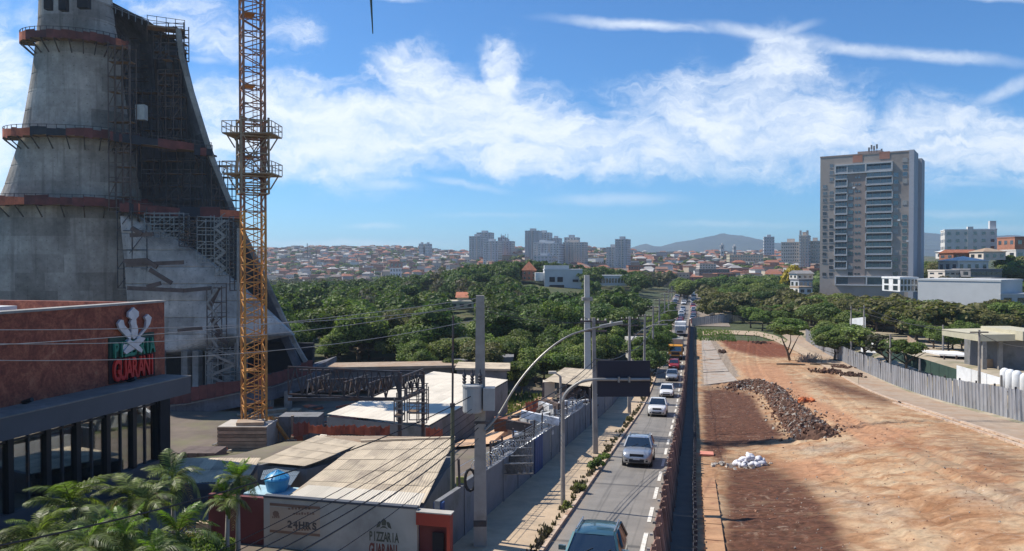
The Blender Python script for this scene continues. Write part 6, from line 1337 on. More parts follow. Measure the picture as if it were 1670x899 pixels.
house_px('little house with white roof at the left foot of the white hill block', 1541, 1556, 412, 422, 320, M['offw'], M['white'], 'hip', .8, 1, 1, 7)
building('blue_glass_hall', 'dark blue grey low hall right of the white pyramid roofed house', 1583, 1634, 441, 452, 240, M['slate'], 1, 6, 10, win=(.9, .5)); building('grey_terrace', 'low terrace building with beige bands behind the annex', 1541, 1583, 443, 458, 246, M['beige'], 2, 5, 10, win=(.7, .35))
building('stepped_block', 'dark stepped block behind the right end of the annex', 1617, 1640, 456, 480, 215, M['slate'], 1, 3, 8, win=(.7, .35))
building('grey_house', 'grey house wall in the trees at the right edge', 1632, 1700, 482, 500, 190, M['cool'], 1, 3, 8); building('low_house', 'small grey roofed house left of the tower base', 1303, 1325, 458, 470, 260, M['cool'], 1, 3, 8, roof=M['slate']); building('low_house', 'tiny white house in front of the left tower base', 1303, 1325, 470, 480, 250, M['offw'], 1, 2, 8, roof=M['walk_r'])
house_px('house with dark door left of the apartment tower under the yellow tree', 1300, 1326, 448, 456, 285, M['offw'], M['slate'], 'gable', 1.2, 1, 3, 8)
# ------------------------------------------------------------------ skyline towers
SKY = [  # label, px0, px1, ytop, ybot, depth dist, material, floors, cols
 ('hazy tower leftmost in the skyline cluster right of the crane', 765, 788, 386, 424, 900, 'cool', 13, 5), ('taller hazy tower with stepped head behind the leftmost skyline tower', 777, 800, 380, 416, 960, 'cool', 15, 5),
 ('pale lower tower in front of the left skyline pair', 788, 812, 394, 430, 860, 'lgrey', 12, 5), ('dark tower with antennas on its head in the left skyline cluster', 812, 834, 394, 428, 900, 'cool', 12, 5), ('narrow tower head just behind the antenna tower', 812, 823, 388, 400, 950, 'cool', 5, 3),
 ('tallest slab tower of the middle skyline cluster', 856, 878, 377, 428, 850, 'cool', 18, 4), ('second slab tower right behind the tallest slab', 874, 896, 380, 425, 900, 'lgrey', 17, 5), ('pale front tower of the middle skyline cluster', 870, 896, 396, 440, 760, 'lgrey', 14, 5), ('grey tower with flat cap in the middle skyline cluster', 877, 912, 398, 436, 740, 'lgrey', 12, 7), ('narrow pale tower right of the middle cluster', 898, 912, 389, 425, 880, 'lgrey', 14, 3),
 ('cream twin tower with vertical pink stripes', 918, 953, 396, 432, 760, 'beige', 13, 8), ('grey head block on top of the cream twin tower', 920, 940, 388, 400, 770, 'cool', 4, 4), ('blue grey lower block before the middle cluster', 870, 900, 418, 440, 640, 'cool', 6, 5),
 ('lone grey tower left of the blue mountain', 1003, 1023, 391, 442, 700, 'cool', 16, 4), ('lower shoulder of the lone grey tower', 989, 1006, 404, 438, 705, 'cool', 11, 4),
 ('small square tower on the crest of the blue mountain', 1246, 1263, 387, 408, 900, 'cool', 6, 4), ('pale shaft with two horns left of the apartment tower', 1303, 1319, 385, 428, 560, 'beige', 11, 3), ('long slab of flats left of the horned shaft', 1274, 1303, 396, 420, 570, 'beige', 6, 8), ('long slab of flats right of the horned shaft', 1319, 1338, 394, 422, 575, 'beige', 6, 5),
 ('tiny white church tower on the middle of the far town', 1175, 1181, 400, 409, 1000, 'offw', 2, 1), ('second tiny white block in the far town', 1196, 1201, 402, 409, 1000, 'offw', 2, 1), ('small grey tower on the left hill crest near the antennas', 683, 690, 398, 410, 1300, 'cool', 4, 2), ('second small tower on the left hill crest', 693, 700, 398, 409, 1300, 'cool', 4, 2)]
for lab, x0, x1, yt, yb, d, m_, fl_, co in SKY:
    r, a0, a1, a2, l2, z0_, z1_ = building('tower_block', lab, x0, x1, yt, yb + 8, d, M[m_], fl_, co, 18, d - (x1 - x0) * .18, cat='tower block', win=(.45, .45), mono=True)
    part('roof_house', MB().prism([a0 + a1 * l2 * .3 + a2 * 4 + up * z1_, a0 + a1 * l2 * .7 + a2 * 4 + up * z1_, a0 + a1 * l2 * .7 + a2 * 4 + up * (z1_ + 3), a0 + a1 * l2 * .3 + a2 * 4 + up * (z1_ + 3)], a2 * 6), M[m_], r)
    if fl_ > 8:
        for k in range(3): s_ = l2 * (k * .33 + .17); part('pilaster', MB().prism([a0 + a1 * s_ - a2 * .7 + up * z0_, a0 + a1 * (s_ + l2 * .06) - a2 * .7 + up * z0_, a0 + a1 * (s_ + l2 * .06) - a2 * .7 + up * z1_, a0 + a1 * s_ - a2 * .7 + up * z1_], a2 * .7), M['beige'] if k % 2 else M['cool'], r)
    if 'horns' in lab:
        for s_ in (.05, .75): part('horn', MB().prism([a0 + a1 * l2 * s_ + up * z1_, a0 + a1 * l2 * (s_ + .2) + up * z1_, a0 + a1 * l2 * (s_ + .2) + up * (z1_ + 4), a0 + a1 * l2 * s_ + up * (z1_ + 4)], a2 * 3), M['beige'], r)
    if 'antennas on' in lab:
        for s_ in (.2, .5, .7): part('antenna', MB().bar(a0 + a1 * l2 * s_ + a2 * 3 + up * z1_, a0 + a1 * l2 * s_ + a2 * 3 + up * (z1_ + 9), .4), M['steel_d'], r)
for (x, yt, yb, lab) in ((501, 397, 418, 'thin radio mast on the left hill crest'), (516, 408, 420, 'shorter radio mast on the left hill crest')):
    r = thing('radio_mast', lab, 'mast', P(x, yb, 1150)); part('mast', MB().bar(P(x, yb + 3, 1150), P(x, yt, 1150), .7), M['steel_d'], r); part('crossbar', MB().bar(P(x - 2, yt + 3, 1150), P(x + 2, yt + 3, 1150), .4), M['steel_d'], r)
# civic building in the wood
r, a0, a1, a2, l2, z0_, z1_ = building('civic_block', 'pale blue grey flat block with dark square windows above the wood', 888, 950, 441, 478, 330, M['lgrey'], 0, 0, 14)
for (x0, x1, y0, y1) in ((896, 905, 452, 460), (909, 918, 452, 460), (896, 920, 465, 471), (934, 943, 456, 460)):
    part('window', MB().prism([P(x0, y1, 329.8), P(x1, y1, 329.8), P(x1, y0, 329.8), P(x0, y0, 329.8)], Fh * .1), M['black'], r)
part('upper_block', MB().prism([P(888, 441, 331), P(928, 441, 331), P(928, 433, 331), P(888, 433, 331)], Fh * 8), M['lgrey'], r); part('white_wing', MB().prism([P(873, 458, 332), P(888, 458, 332), P(888, 445, 332), P(873, 445, 332)], Fh * 8), M['white'], r)
house_px('orange house with tiled hip roof beside the pale civic block', 852, 874, 442, 458, 340, M['brickw'], M['tile'], 'hip', 4.0, 2, 3, 8)
building('glass_hall', 'long low white and green hall right of the tall pale mast', 978, 1026, 451, 466, 330, M['lgrey'], 1, 10, 10, win=(.7, .5))
house_px('orange roofed yellow house in the wood left of the utility pole', 746, 770, 487, 506, 226, M['cream'], M['tile'], 'gable', 1.5, 1, 3, 7, None, .6)
building('terrace_house', 'flat cream terrace below the orange roofed house', 722, 772, 494, 503, 222, M['cream'], 1, 4, 8)
house_px('small red roofed house peeking out of the wood', 680, 704, 485, 492, 330, M['beige'], M['tile'], 'gable', 1.8, 1, 2, 8)
building('white_villa', 'white two storey block at the edge of the wood right of the church rim', 472, 503, 527, 560, 165, M['lgrey'], 2, 3, 8, win=(.35, .35), roof=M['offw'])
house_px('cream house with tiled ridge behind the white villa', 503, 532, 519, 532, 185, M['cream'], M['tile'], 'gable', 1.0, 1, 4, 7)
building('flat_roof_house', 'grey house with bright white flat roof in the wood', 536, 570, 513, 522, 200, M['slate'], 1, 5, 8, roof=M['white'])
building('street_house', 'small pale house between the left tree line and the queue of cars', 1030, 1062, 560, 590, 118, M['wall_w'], 1, 2, 6)
# ================================================================== VEGETATION
def leaf_mat(name, c, c2, trans=.32, rv=.35, rough=.6):
    m = bpy.data.materials.new(name); m.use_nodes = True; t = m.node_tree; b = t.nodes['Principled BSDF']; out = t.nodes['Material Output']
    oi = N(t, 'ShaderNodeObjectInfo'); geo = N(t, 'ShaderNodeNewGeometry'); pn = noise(t, geo.outputs['Position'], .11, 3, .6); mixf = mth(t, 'ADD', mth(t, 'MULTIPLY', oi.outputs['Random'], .55), mth(t, 'MULTIPLY_ADD', pn, 3.0, -1.25), clamp=True); col = mixc(t, mixf, c, c2)
    if rv > .3: col = mixc(t, ramp(t, noise(t, geo.outputs['Position'], .045, 2), [(.55, 0), (.68, .6)]), col, (c[0] * .55, c[1] * .62, c[2] * 1.2)); col = mixc(t, mth(t, 'GREATER_THAN', mth(t, 'FRACT', mth(t, 'MULTIPLY', oi.outputs['Random'], 13.7)), .9), col, (.14, .13, .05))
    v = mth(t, 'MULTIPLY_ADD', geo.outputs['Random Per Island'], .9, .55); hs = N(t, 'ShaderNodeHueSaturation'); lk(t, col, hs.inputs['Color'])
    rv2 = mth(t, 'MULTIPLY_ADD', mth(t, 'FRACT', mth(t, 'MULTIPLY', oi.outputs['Random'], 7.31)), 2 * rv, 1 - rv)
    lk(t, mth(t, 'MULTIPLY', v, rv2), hs.inputs['Value']); lk(t, hs.outputs[0], b.inputs['Base Color']); b.inputs['Roughness'].default_value = rough; b.inputs['Specular IOR Level'].default_value = .3
    tr_ = N(t, 'ShaderNodeBsdfTranslucent'); lk(t, mixc(t, 1, hs.outputs[0], (1.1, 1.3, .5), 'MULTIPLY'), tr_.inputs[0]); ms = N(t, 'ShaderNodeMixShader'); ms.inputs[0].default_value = trans
    lk(t, b.outputs[0], ms.inputs[1]); lk(t, tr_.outputs[0], ms.inputs[2]); lk(t, ms.outputs[0], out.inputs[0]); return m
M['leaf'] = leaf_mat('foliage', (.09, .15, .036), (.19, .215, .06)); M['leaf_r'] = leaf_mat('foliage_light', (.11, .17, .035), (.15, .19, .05)); M['leaf_y'] = leaf_mat('yellow_blossom', (.42, .32, .03), (.42, .32, .03)); M['leaf_b'] = leaf_mat('greyish_foliage', (.12, .10, .075), (.10, .10, .06))
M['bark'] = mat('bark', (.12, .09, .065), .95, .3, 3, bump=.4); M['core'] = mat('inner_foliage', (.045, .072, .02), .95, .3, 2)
def crown_mesh(seed, nblob, nleaf, ls, flat=.75, lead=False, mt='leaf', spread=.62, core=True):
    r = np.random.RandomState(seed); cs_ = []
    for i in range(nblob):
        d = r.randn(3); d /= np.linalg.norm(d); d *= spread * r.rand() ** .4; d[2] *= flat; cs_.append((d, r.uniform(.15, .44)))
    nl = nleaf; bi = r.randint(0, nblob, nl); dirs = r.randn(nl, 3); dirs /= np.linalg.norm(dirs, axis=1)[:, None]; dirs[:, 2] = np.where(dirs[:, 2] < -.35, -dirs[:, 2], dirs[:, 2])
    cen = np.array([c[0] for c in cs_])[bi]; rad = np.array([c[1] for c in cs_])[bi] * r.uniform(.78, 1.12, nl); p = cen + dirs * rad[:, None] * [1, 1, flat + .1]
    nrm_ = dirs + r.randn(nl, 3) * .55; nrm_ /= np.linalg.norm(nrm_, axis=1)[:, None]; t1 = np.cross(nrm_, r.randn(nl, 3)); t1 /= np.linalg.norm(t1, axis=1)[:, None]; t2 = np.cross(nrm_, t1)
    s = (ls * r.uniform(.5, 1.25, nl))[:, None]; q = np.stack([p - t1 * s, p - t2 * s * .6, p + t1 * s, p + t2 * s * .6], 1).reshape(-1, 3); vs = q.tolist(); fs = (np.arange(nl * 4).reshape(-1, 4)).tolist(); mi = [0] * nl
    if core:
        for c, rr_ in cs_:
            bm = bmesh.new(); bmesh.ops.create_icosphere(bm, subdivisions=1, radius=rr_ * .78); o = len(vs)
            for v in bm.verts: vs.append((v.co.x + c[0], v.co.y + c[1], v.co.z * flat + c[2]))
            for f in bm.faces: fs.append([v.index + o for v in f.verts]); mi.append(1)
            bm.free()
    me = bpy.data.meshes.new('crown'); me.from_pydata(vs, [], fs); me.materials.append(M[mt]); me.materials.append(M['core']); me.polygons.foreach_set('material_index', mi); me.update(); return me
def trunk_mesh(seed, h=1.0, limbs=4, r0=.05):
    r = random.Random(seed); mb = MB(); mb.tube([(0, 0, -.1), (.02, .01, h * .35), (.03 * r.random(), .03, h * .75), (.02, 0, h * 1.05)], [r0, r0 * .8, r0 * .6, r0 * .3], 7)
    for k in range(limbs):
        a = k * 6.28 / limbs + r.random(); z = h * r.uniform(.45, .8); mb.tube([(0.02, 0, z), (math.cos(a) * .2, math.sin(a) * .2, z + .18), (math.cos(a) * .45, math.sin(a) * .45, z + .42)], [r0 * .5, r0 * .35, r0 * .15], 5)
    return mb.mesh('trunk', M['bark'], smooth=True)
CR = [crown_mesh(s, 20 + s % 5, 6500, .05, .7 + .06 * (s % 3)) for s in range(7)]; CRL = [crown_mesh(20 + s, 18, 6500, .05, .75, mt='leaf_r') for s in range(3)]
CRF = [crown_mesh(40 + s, 9, 330, .17, .85) for s in range(6)]; TR = [trunk_mesh(s) for s in range(3)]
LTREE = thing('tree', 'x', 'tree')    # prototype, moved by the first call
bpy.data.objects.remove(LTREE)
def tree(x, y, h, w, label, group, me=None, tr_h=.24, z=None, i=0, name='tree', lean=0):
    z = g(x, y) if z is None else z; r = thing(name, label, 'tree', (x, y, z), group, rnd.uniform(0, 6.28)); rr_ = random.Random(int(x * 31 + y * 17))
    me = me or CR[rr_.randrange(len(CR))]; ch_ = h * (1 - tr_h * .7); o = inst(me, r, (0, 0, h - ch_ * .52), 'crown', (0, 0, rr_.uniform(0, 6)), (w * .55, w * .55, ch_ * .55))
    t_ = inst(TR[rr_.randrange(3)], r, (0, 0, 0), 'trunk', (0, 0, rr_.uniform(0, 6)), (h * .8, h * .8, h * tr_h * 1.15)); return r
# wood on the left: trees from near to far
cand = []
rr = random.Random(11); d = 108.
while d < 430:
    step = 4.4 + d * .009; px_ = 430 + rr.uniform(0, 20)
    while px_ < 1118:
        dd = d + rr.uniform(-3, 3); l = (px_ - 835) / FPX * dd; p = C(l, dd); px_ += step / dd * FPX * rr.uniform(.75, 1.2)
        if p.x > -13 or (px_ < 520 and dd < 126) or (dd < 125 and px_ < 720): continue
        if p.x > -22 and dd > 230: continue
        if dd > 480: continue
        sc2 = False
        for (x0, x1, dh, yb) in ((472, 503, 165, 548), (503, 570, 195, 530), (722, 778, 226, 503), (852, 950, 332, 470), (680, 704, 330, 493), (978, 1026, 330, 466)):
            if x0 - 6 < (l / dd * FPX + 835) < x1 + 6 and dd > dh - (100 if x0 > 600 else 22) and dd < dh + 16: sc2 = True
        if sc2: continue
        cand.append((dd, p.x, p.y))
    d += step * .82
cand.sort()
def wood_label(dd, x, y):
    px_ = float(topx(x, y, g(x, y))[0])
    if px_ < 600: a = 'behind the white villa'
    elif px_ < 780: a = 'left of the utility pole'
    elif px_ < 950: a = 'left of the pale mast'
    else: a = 'right of the pale mast'
    return ('bushy tree at the front of the wood ' if dd < 150 else 'dark tree amid the wood ' if dd < 230 else 'hazy tree at the rear of the wood ') + a
NW = 120; near = cand[:NW]; far = cand[NW:]
for i, (dd, x, y) in enumerate(near):
    h = rr.choice((rr.uniform(4.5, 7.5), rr.uniform(7, 12))) if dd > 128 else rr.uniform(4, 7.5); tree(x, y, h, h * rr.uniform(.75, 1.25), wood_label(dd, x, y), 'trees of the wood left of the street', CRL[i % 3] if rr.random() < .16 else None)
def joined(name, plist, meshes, hr, wr, label=None, kind='stuff'):
    cache = []
    for m_ in meshes:
        n_ = len(m_.vertices); a = np.empty(n_ * 3, 'f'); m_.vertices.foreach_get('co', a); lv = np.empty(len(m_.loops), 'i'); m_.loops.foreach_get('vertex_index', lv); ls_ = np.empty(len(m_.polygons), 'i'); m_.polygons.foreach_get('loop_start', ls_); mi = np.empty(len(m_.polygons), 'i'); m_.polygons.foreach_get('material_index', mi); cache.append((a.reshape(-1, 3), lv, ls_, mi))
    rs_ = np.random.RandomState(5); V = []; Lv = []; Ls = []; Mi = []; o = 0; lo_ = 0
    for (x, y) in plist:
        a, lv, ls_, mi = cache[rs_.randint(len(cache))]; h = rs_.uniform(*hr); w = h * rs_.uniform(*wr); th = rs_.uniform(0, 6.28); c_, s_ = math.cos(th), math.sin(th)
        V.append(np.stack([(a[:, 0] * c_ - a[:, 1] * s_) * w * .55 + x, (a[:, 0] * s_ + a[:, 1] * c_) * w * .55 + y, a[:, 2] * h * .45 + g(x, y) + h * .52], 1)); Lv.append(lv + o); Ls.append(ls_ + lo_); Mi.append(mi); o += len(a); lo_ += len(lv)
    me = bpy.data.meshes.new(name); V = np.concatenate(V); Lv = np.concatenate(Lv); Ls = np.concatenate(Ls); Mi = np.concatenate(Mi)
    me.vertices.add(len(V)); me.vertices.foreach_set('co', V.astype('f').ravel()); me.loops.add(len(Lv)); me.loops.foreach_set('vertex_index', Lv); me.polygons.add(len(Ls)); me.polygons.foreach_set('loop_start', Ls)
    for m_ in meshes[0].materials: me.materials.append(m_)
    me.polygons.foreach_set('material_index', Mi); me.update(calc_edges=True); me.validate()
    ob = bpy.data.objects.new(name, me); COL.objects.link(ob); ob['kind'] = kind
    if label: ob['label'] = label; ob['category'] = 'wood'
    return ob
CRM = [crown_mesh(60 + s, 14, 1000, .10, .9) for s in range(6)]
joined('pale_wood_trees', [(x, y) for dd, x, y in far[3::11]], [crown_mesh(140 + s, 12, 1100, .10, 1.0, mt='leaf_r') for s in range(3)], (6, 12), (.6, .95), 'scattered light green trees standing in the rear of the wood')
joined('brown_wood_trees', [(x, y) for dd, x, y in far[5::23]], [crown_mesh(150 + s, 12, 900, .09, 1.0, mt='leaf_b', core=False) for s in range(3)], (7, 12), (.7, 1.0), 'scattered greyish brown half bare trees in the wood')
joined('far_wood', [(x, y) for k_, (dd, x, y) in enumerate(far) if k_ % 11 != 3 and k_ % 23 != 5], CRM, (4.5, 12.5), (.6, 1.15), 'dense dark canopy of the rear of the wood below the hillside houses')
# hillside trees between the houses
pl = []
while len(pl) < 1600:
    px_ = rr.uniform(430, 1345); dd = (440 if px_ > 700 else 800) + (1150 if px_ > 700 else 850) * rr.random() ** 1.2; l = (px_ - 835) / FPX * dd; p = C(l, dd)
    k = math.sin(l / 45 + 1.3) * math.sin(dd / 60 + l / 80)
    if k < -.05 and rr.random() < .7: continue
    if px_ < 600 and dd < 1400 and rr.random() < .35: continue
    if -24 < p.x < 14 and dd < 640: continue
    pl.append((p.x, p.y))
joined('hillside_trees', pl, CRF, (6, 11), (1.1, 1.7), 'patches of hazy trees between the hillside houses')
# valley trees in front of the left houses
pl = []
for k in range(330):
    px_ = rr.uniform(440, 1120); dd = rr.uniform(430, 540) if px_ > 760 else rr.uniform(430, 500); dd -= 110 * (px_ < 600); p = C((px_ - 835) / FPX * dd, dd)
    if p.x < -16 and px_ > 700: pl.append((p.x, p.y))
for k in range(620):
    px_ = rr.uniform(430, 780); dd = rr.uniform(425, 800 if px_ < 690 else 660); pl.append(tuple(C((px_ - 835) / FPX * dd, dd).xy))
joined('valley_trees', pl, CRF, (7, 13), (.9, 1.3), 'band of trees in the valley below the hillside houses')
# right-hand tree groups
RT_ = []
def rgroup(n, pxr, dr, hr, lab, grp, lead=None, wr=(.95, 1.3)):
    for k in range(n):
        px_ = rr.uniform(*pxr); dd = rr.uniform(*dr); p = C((px_ - 835) / FPX * dd, dd); h = rr.uniform(*hr); tree(p.x, p.y, h, h * rr.uniform(*wr), lab, grp, (CRL[k % 3] if lead else None))
rgroup(22, (1168, 1290), (228, 300), (8.5, 11.5), 'dark round tree in the clump right of the queue of cars', 'trees right of the queue of cars')
rgroup(10, (1200, 1300), (190, 225), (5, 7), 'lower olive tree at the far end of the dirt lot', 'trees at the far end of the dirt lot', True)
rgroup(26, (1300, 1470), (176, 232), (7, 9.5), 'broad green tree in the canopy row below the apartment tower', 'canopy row below the apartment tower', None)
rgroup(24, (1440, 1640), (132, 185), (6, 8.5), 'broad tree in the canopy row in front of the long pale annex', 'canopy row in front of the annex', None)
rgroup(12, (1480, 1600), (118, 140), (4, 5.5), 'small shaded tree behind the dark shed and green fence', 'small trees behind the green fence', True)
rgroup(9, (1630, 1720), (200, 260), (9, 12), 'tall dark tree at the right edge of the photo', 'trees at the right edge')
rgroup(12, (1330, 1400), (130, 160), (5, 6.5), 'dark shady tree just beyond the far hoarding', 'trees just beyond the hoarding')
rgroup(10, (1620, 1720), (165, 200), (6, 9), 'bright green tree right of the annex end', 'trees right of the annex', True)
rgroup(5, (1508, 1530), (330, 360), (8, 11), 'dark tree between the apartment tower and the white hill block', 'trees beside the white hill block')
rgroup(8, (1635, 1680), (250, 300), (9, 12), 'dark tree on the slope below the pinkish block', 'trees below the pinkish block')
rgroup(14, (1270, 1345), (300, 420), (8, 11), 'green tree on the slope left of the apartment tower', 'trees left of the apartment tower')
joined('slope_trees', [tuple(C((rr.uniform(1140, 1300) - 835) / FPX * q_, q_).xy) for q_ in [rr.uniform(330, 470) for _ in range(45)]], CRM, (9, 13), (.9, 1.2), 'hazy mass of trees on the slope behind the right hand clump')
rgroup(10, (1095, 1122), (300, 420), (7, 10), 'hazy street tree left of the queue of cars', 'street trees left of the queue')
joined('right_canopy', [tuple(C((rr.uniform(1295, 1480) - 835) / FPX * q_, q_).xy) for q_ in [rr.uniform(185, 245) for _ in range(55)]] + [tuple(C((rr.uniform(1430, 1650) - 835) / FPX * q_, q_).xy) for q_ in [rr.uniform(138, 195) for _ in range(55)]] + [tuple(C((rr.uniform(1150, 1300) - 835) / FPX * q_, q_).xy) for q_ in [rr.uniform(215, 300) for _ in range(40)]], CRM, (6.5, 10), (.95, 1.25), 'continuous undergrowth filling the tree belt right of the dirt lot')
yt_ = C((1293 - 835) / FPX * 300, 300); tree(yt_.x, yt_.y, P(1293, 416, 300).z - g(yt_.x, yt_.y), 11.5, 'yellow blossoming tree on the slope left of the apartment tower', 'yellow tree', crown_mesh(77, 11, 2600, .085, .8, mt='leaf_y'), .35)
tree(C((1535 - 835) / FPX * 225, 225).x, C((1535 - 835) / FPX * 225, 225).y, 13, 10, 'sparse brownish tree between the tower and the white pyramid roof', None, crown_mesh(78, 9, 1100, .08, .9, mt='leaf_b', core=False), .6)
# lone tree on the lot
lt = G(1288, 588); tb_ = thing('lot_tree', 'lone spreading tree standing on the red dirt lot', 'tree', lt)
inst(crown_mesh(90, 14, 4200, .06, .55, mt='leaf', spread=.75, core=True), tb_, (0, 0, 5.5), 'crown', (0, 0, 1), (3.9, 3.9, 3.0))
part('trunk', MB().tube([lt, lt + Vector((-.35, 0, 1.4)), lt + Vector((-1.0, .2, 3.0)), lt + Vector((-1.6, 0, 4.6))], [.22, .18, .12, .05], 8).tube([lt + Vector((-.1, 0, .9)), lt + Vector((.7, .3, 2.6)), lt + Vector((1.4, 0, 4.2))], [.14, .1, .04], 7).tube([lt + Vector((-.35, 0, 1.6)), lt + Vector((.1, -.4, 3.2)), lt + Vector((0, -.5, 5))], [.12, .09, .04], 6), M['bark'], tb_, True)
bs = G(1318, 590); b_ = thing('brush_pile', 'tangle of pale cut branches beside the lone tree', 'brush pile', bs); mb = MB()
for k in range(130): a = rr.uniform(0, 6.28); l_ = rr.uniform(.5, 1.8); s = bs + Vector((rr.gauss(0, 1), rr.gauss(0, 1), 0)); mb.bar(s, s + Vector((math.cos(a) * l_ * .7, math.sin(a) * l_ * .7, rr.uniform(.1, 1.5))), .05)
part('branches', mb, mat('pale_twig', (.34, .26, .20)), b_, kind='stuff')
for (x, y, lab) in ((1290, 596, 'fallen log shadowing the dirt below the lone tree'), (1345, 596, 'dark fallen log right of the lone tree')): p = G(x, y); single('log', MB().tube([p + Vector((-2.2, 0, .15)), p + Vector((0, .2, .2)), p + Vector((2.2, .3, .12))], [.12, .16, .1], 7), M['bark'], lab, 'log')
# trees behind hoarding with visible trunks
for (x, y, d, h, m_, lab) in ((1409, 575, 118, 7.5, 'leaf', 'small green street tree near the small white wall'), (1448, 600, 104, 6.8, 'leaf_b', 'greyish half bare street tree behind the hoarding'), (1478, 606, 100, 6.5, 'leaf_r', 'brown green street tree right of the half bare one')):
    p = C((x - 835) / FPX * d, d); r = tree(p.x, p.y, h, h * .95, lab, None, crown_mesh(int(x), 9, 1500, .07, .8, mt=m_, core=m_ != 'leaf_b'), .5)
for k, (x, d, h) in enumerate(((1060, 108, 6.5), (1048, 116, 7), (1070, 128, 6.5), (1080, 140, 7), (1078, 160, 7.5), (1086, 185, 7), (1074, 172, 7), (1092, 205, 7.5))):
    p = C((x - 835) / FPX * d, d); tree(p.x, p.y, h, h * .9, 'olive green street tree lining the left sidewalk beyond the dark road sign', 'street trees beyond the road sign', CRL[k % 3])
# single bright bush and the dark bushes behind the street wall
for (x, y, d, w, m_, lab) in ((892, 590, 112, 4.5, 'leaf_r', 'bright lime green bush left of the tall pale mast'), (845, 610, 105, 5, 'leaf', 'round dark bush behind the brown shed')):
    p = C((x - 835) / FPX * d, d); r = thing('bush', lab, 'bush', (p.x, p.y, g(p.x, p.y))); inst(crown_mesh(int(x), 8, 1500, .08, .7, mt=m_), r, (0, 0, 2.4), 'crown', (0, 0, 0), (w * .55, w * .55, 2.8))
# ------------------------------------------------------------------ verge plants
def weeds(name, n, fn, hmin, hmax, mt, label=None, cat=None, kind='stuff'):
    mb = MB()
    for k in range(n):
        x, y, z = fn(); 
        for j in range(5):
            a = rr.uniform(0, 6.28); h = rr.uniform(hmin, hmax); w = .035 * (1 + h); lx = rr.uniform(.1, .5) * h; b0 = Vector((x + rr.gauss(0, .05), y + rr.gauss(0, .05), z)); t_ = b0 + Vector((math.cos(a) * lx, math.sin(a) * lx, h)); s = Vector((-math.sin(a), math.cos(a), 0)) * w
            mb.add([b0 - s, b0 + s, (b0 + t_) / 2 + s + Vector((0, 0, h * .12)), t_, (b0 + t_) / 2 - s + Vector((0, 0, h * .12))], [(0, 1, 2, 4), (2, 3, 4)])
    o = struct(name, mb, M[mt], kind); 
    if label: tag(o, label, cat)
    return o
def vfn():
    y = 24 + 110 * rr.random() ** 1.5
    while math.sin(y * 1.3) + math.sin(y * .47 + 1) < .3 and rr.random() < .8: y = 24 + 110 * rr.random() ** 1.5
    x = -5.72 - abs(rr.gauss(0, .22)) * (1 + .5 * math.sin(y * .8)); return x, y, g(x, y) + .12
weeds('verge_weeds', 650, vfn, .06, .26, 'leaf_b', 'straggling weeds along the kerb of the sandy sidewalk', 'weeds')
for (x_, y_, rr0, hh, lab) in ((985, 770, .55, .9, 'large ragged green bush on the verge below the brown pole'), (996, 752, .4, .6, 'smaller bush just beyond the large verge bush'), (940, 833, .35, .5, 'low grey green weed clump beside the sign pole foot'), (1032, 690, .5, .7, 'green clump on the verge beneath the dark road sign'), (955, 805, .35, .5, 'low weed clump between the sign pole and the large bush')):
    c_ = G(x_, y_); c_.x = min(c_.x, -5.75); r = thing('verge_bush', lab, 'bush', c_); inst(crown_mesh(int(x_), 7, 900, .10, .8, mt='leaf'), r, (0, 0, hh * .45), 'leaves', (0, 0, 0), (rr0 * 1.3, rr0 * 1.9, hh * .9))
def vfn2(): y = rr.uniform(172, 200); x = rr.uniform(.8, 9) if rr.random() < .8 else rr.uniform(1, 20); return x, y, g(x, y) + .05
weeds('lot_grass', 700, vfn2, .2, .5, 'leaf_r', 'grass patch at the far end of the dirt lot', 'grass')
def vfn3():
    q_ = G(rr.uniform(790, 890), rr.uniform(645, 690)); return q_.x, q_.y, q_.z
weeds('yard_weeds', 900, vfn3, .3, .8, 'leaf', 'weeds along the earth bank behind the utility pole', 'weeds')
# ------------------------------------------------------------------ palms
M['frond'] = leaf_mat('palm_frond', (.07, .12, .03), (.17, .20, .055), .35, .3, .45); M['frond_y'] = leaf_mat('young_palm_frond', (.13, .21, .03), (.13, .21, .03), .4, .1, .4); M['frond_d'] = leaf_mat('dry_frond', (.30, .20, .09), (.30, .20, .09), .2, .1, .6)
def frond_mesh(seed, L=2.0, droop=.9, nl=26, mt='frond', wl=.045):
    r = random.Random(seed); mb = MB(); pts = []
    for k in range(12): t_ = k / 11; pts.append(Vector((L * t_ * (1 - .12 * droop * t_), .05 * math.sin(3 * t_ + seed), L * (.55 * t_ - .95 * droop * t_ ** 2.1))))
    mb.tube(pts, [.022 * (1 - .8 * k / 11) for k in range(12)], 4)
    for k in range(nl):
        t_ = .14 + .86 * k / (nl - 1); f = t_ * 11; i = min(10, int(f)); p = pts[i].lerp(pts[i + 1], f - i); d = (pts[i + 1] - pts[i]).normalized(); ll = L * .33 * math.sin(math.pi * (.12 + .8 * t_)) * r.uniform(.85, 1.1)
        for s in (-1, 1):
            sd = Vector((0, s, 0)); dr = (sd * .85 + d * .55 + Vector((0, 0, .15 - .3 * r.random()))).normalized(); w = d * wl * .5; a = p; m1 = p + dr * ll * .5 + Vector((0, 0, -.02)); e = p + dr * ll + Vector((0, 0, -ll * .38))
            mb.add([a - w, a + w, m1 + w * 1.2, e, m1 - w * 1.2], [(0, 1, 2, 4), (2, 3, 4)])
    return mb.mesh('frond', M[mt])
FR = [frond_mesh(s, 2.0, .55 + .14 * s) for s in range(5)]; FRY = [frond_mesh(30 + s, 1.7, .3 + .2 * s, 24, 'frond_y') for s in range(2)]; FRD = [frond_mesh(40, 1.8, 1.4, 20, 'frond_d')]
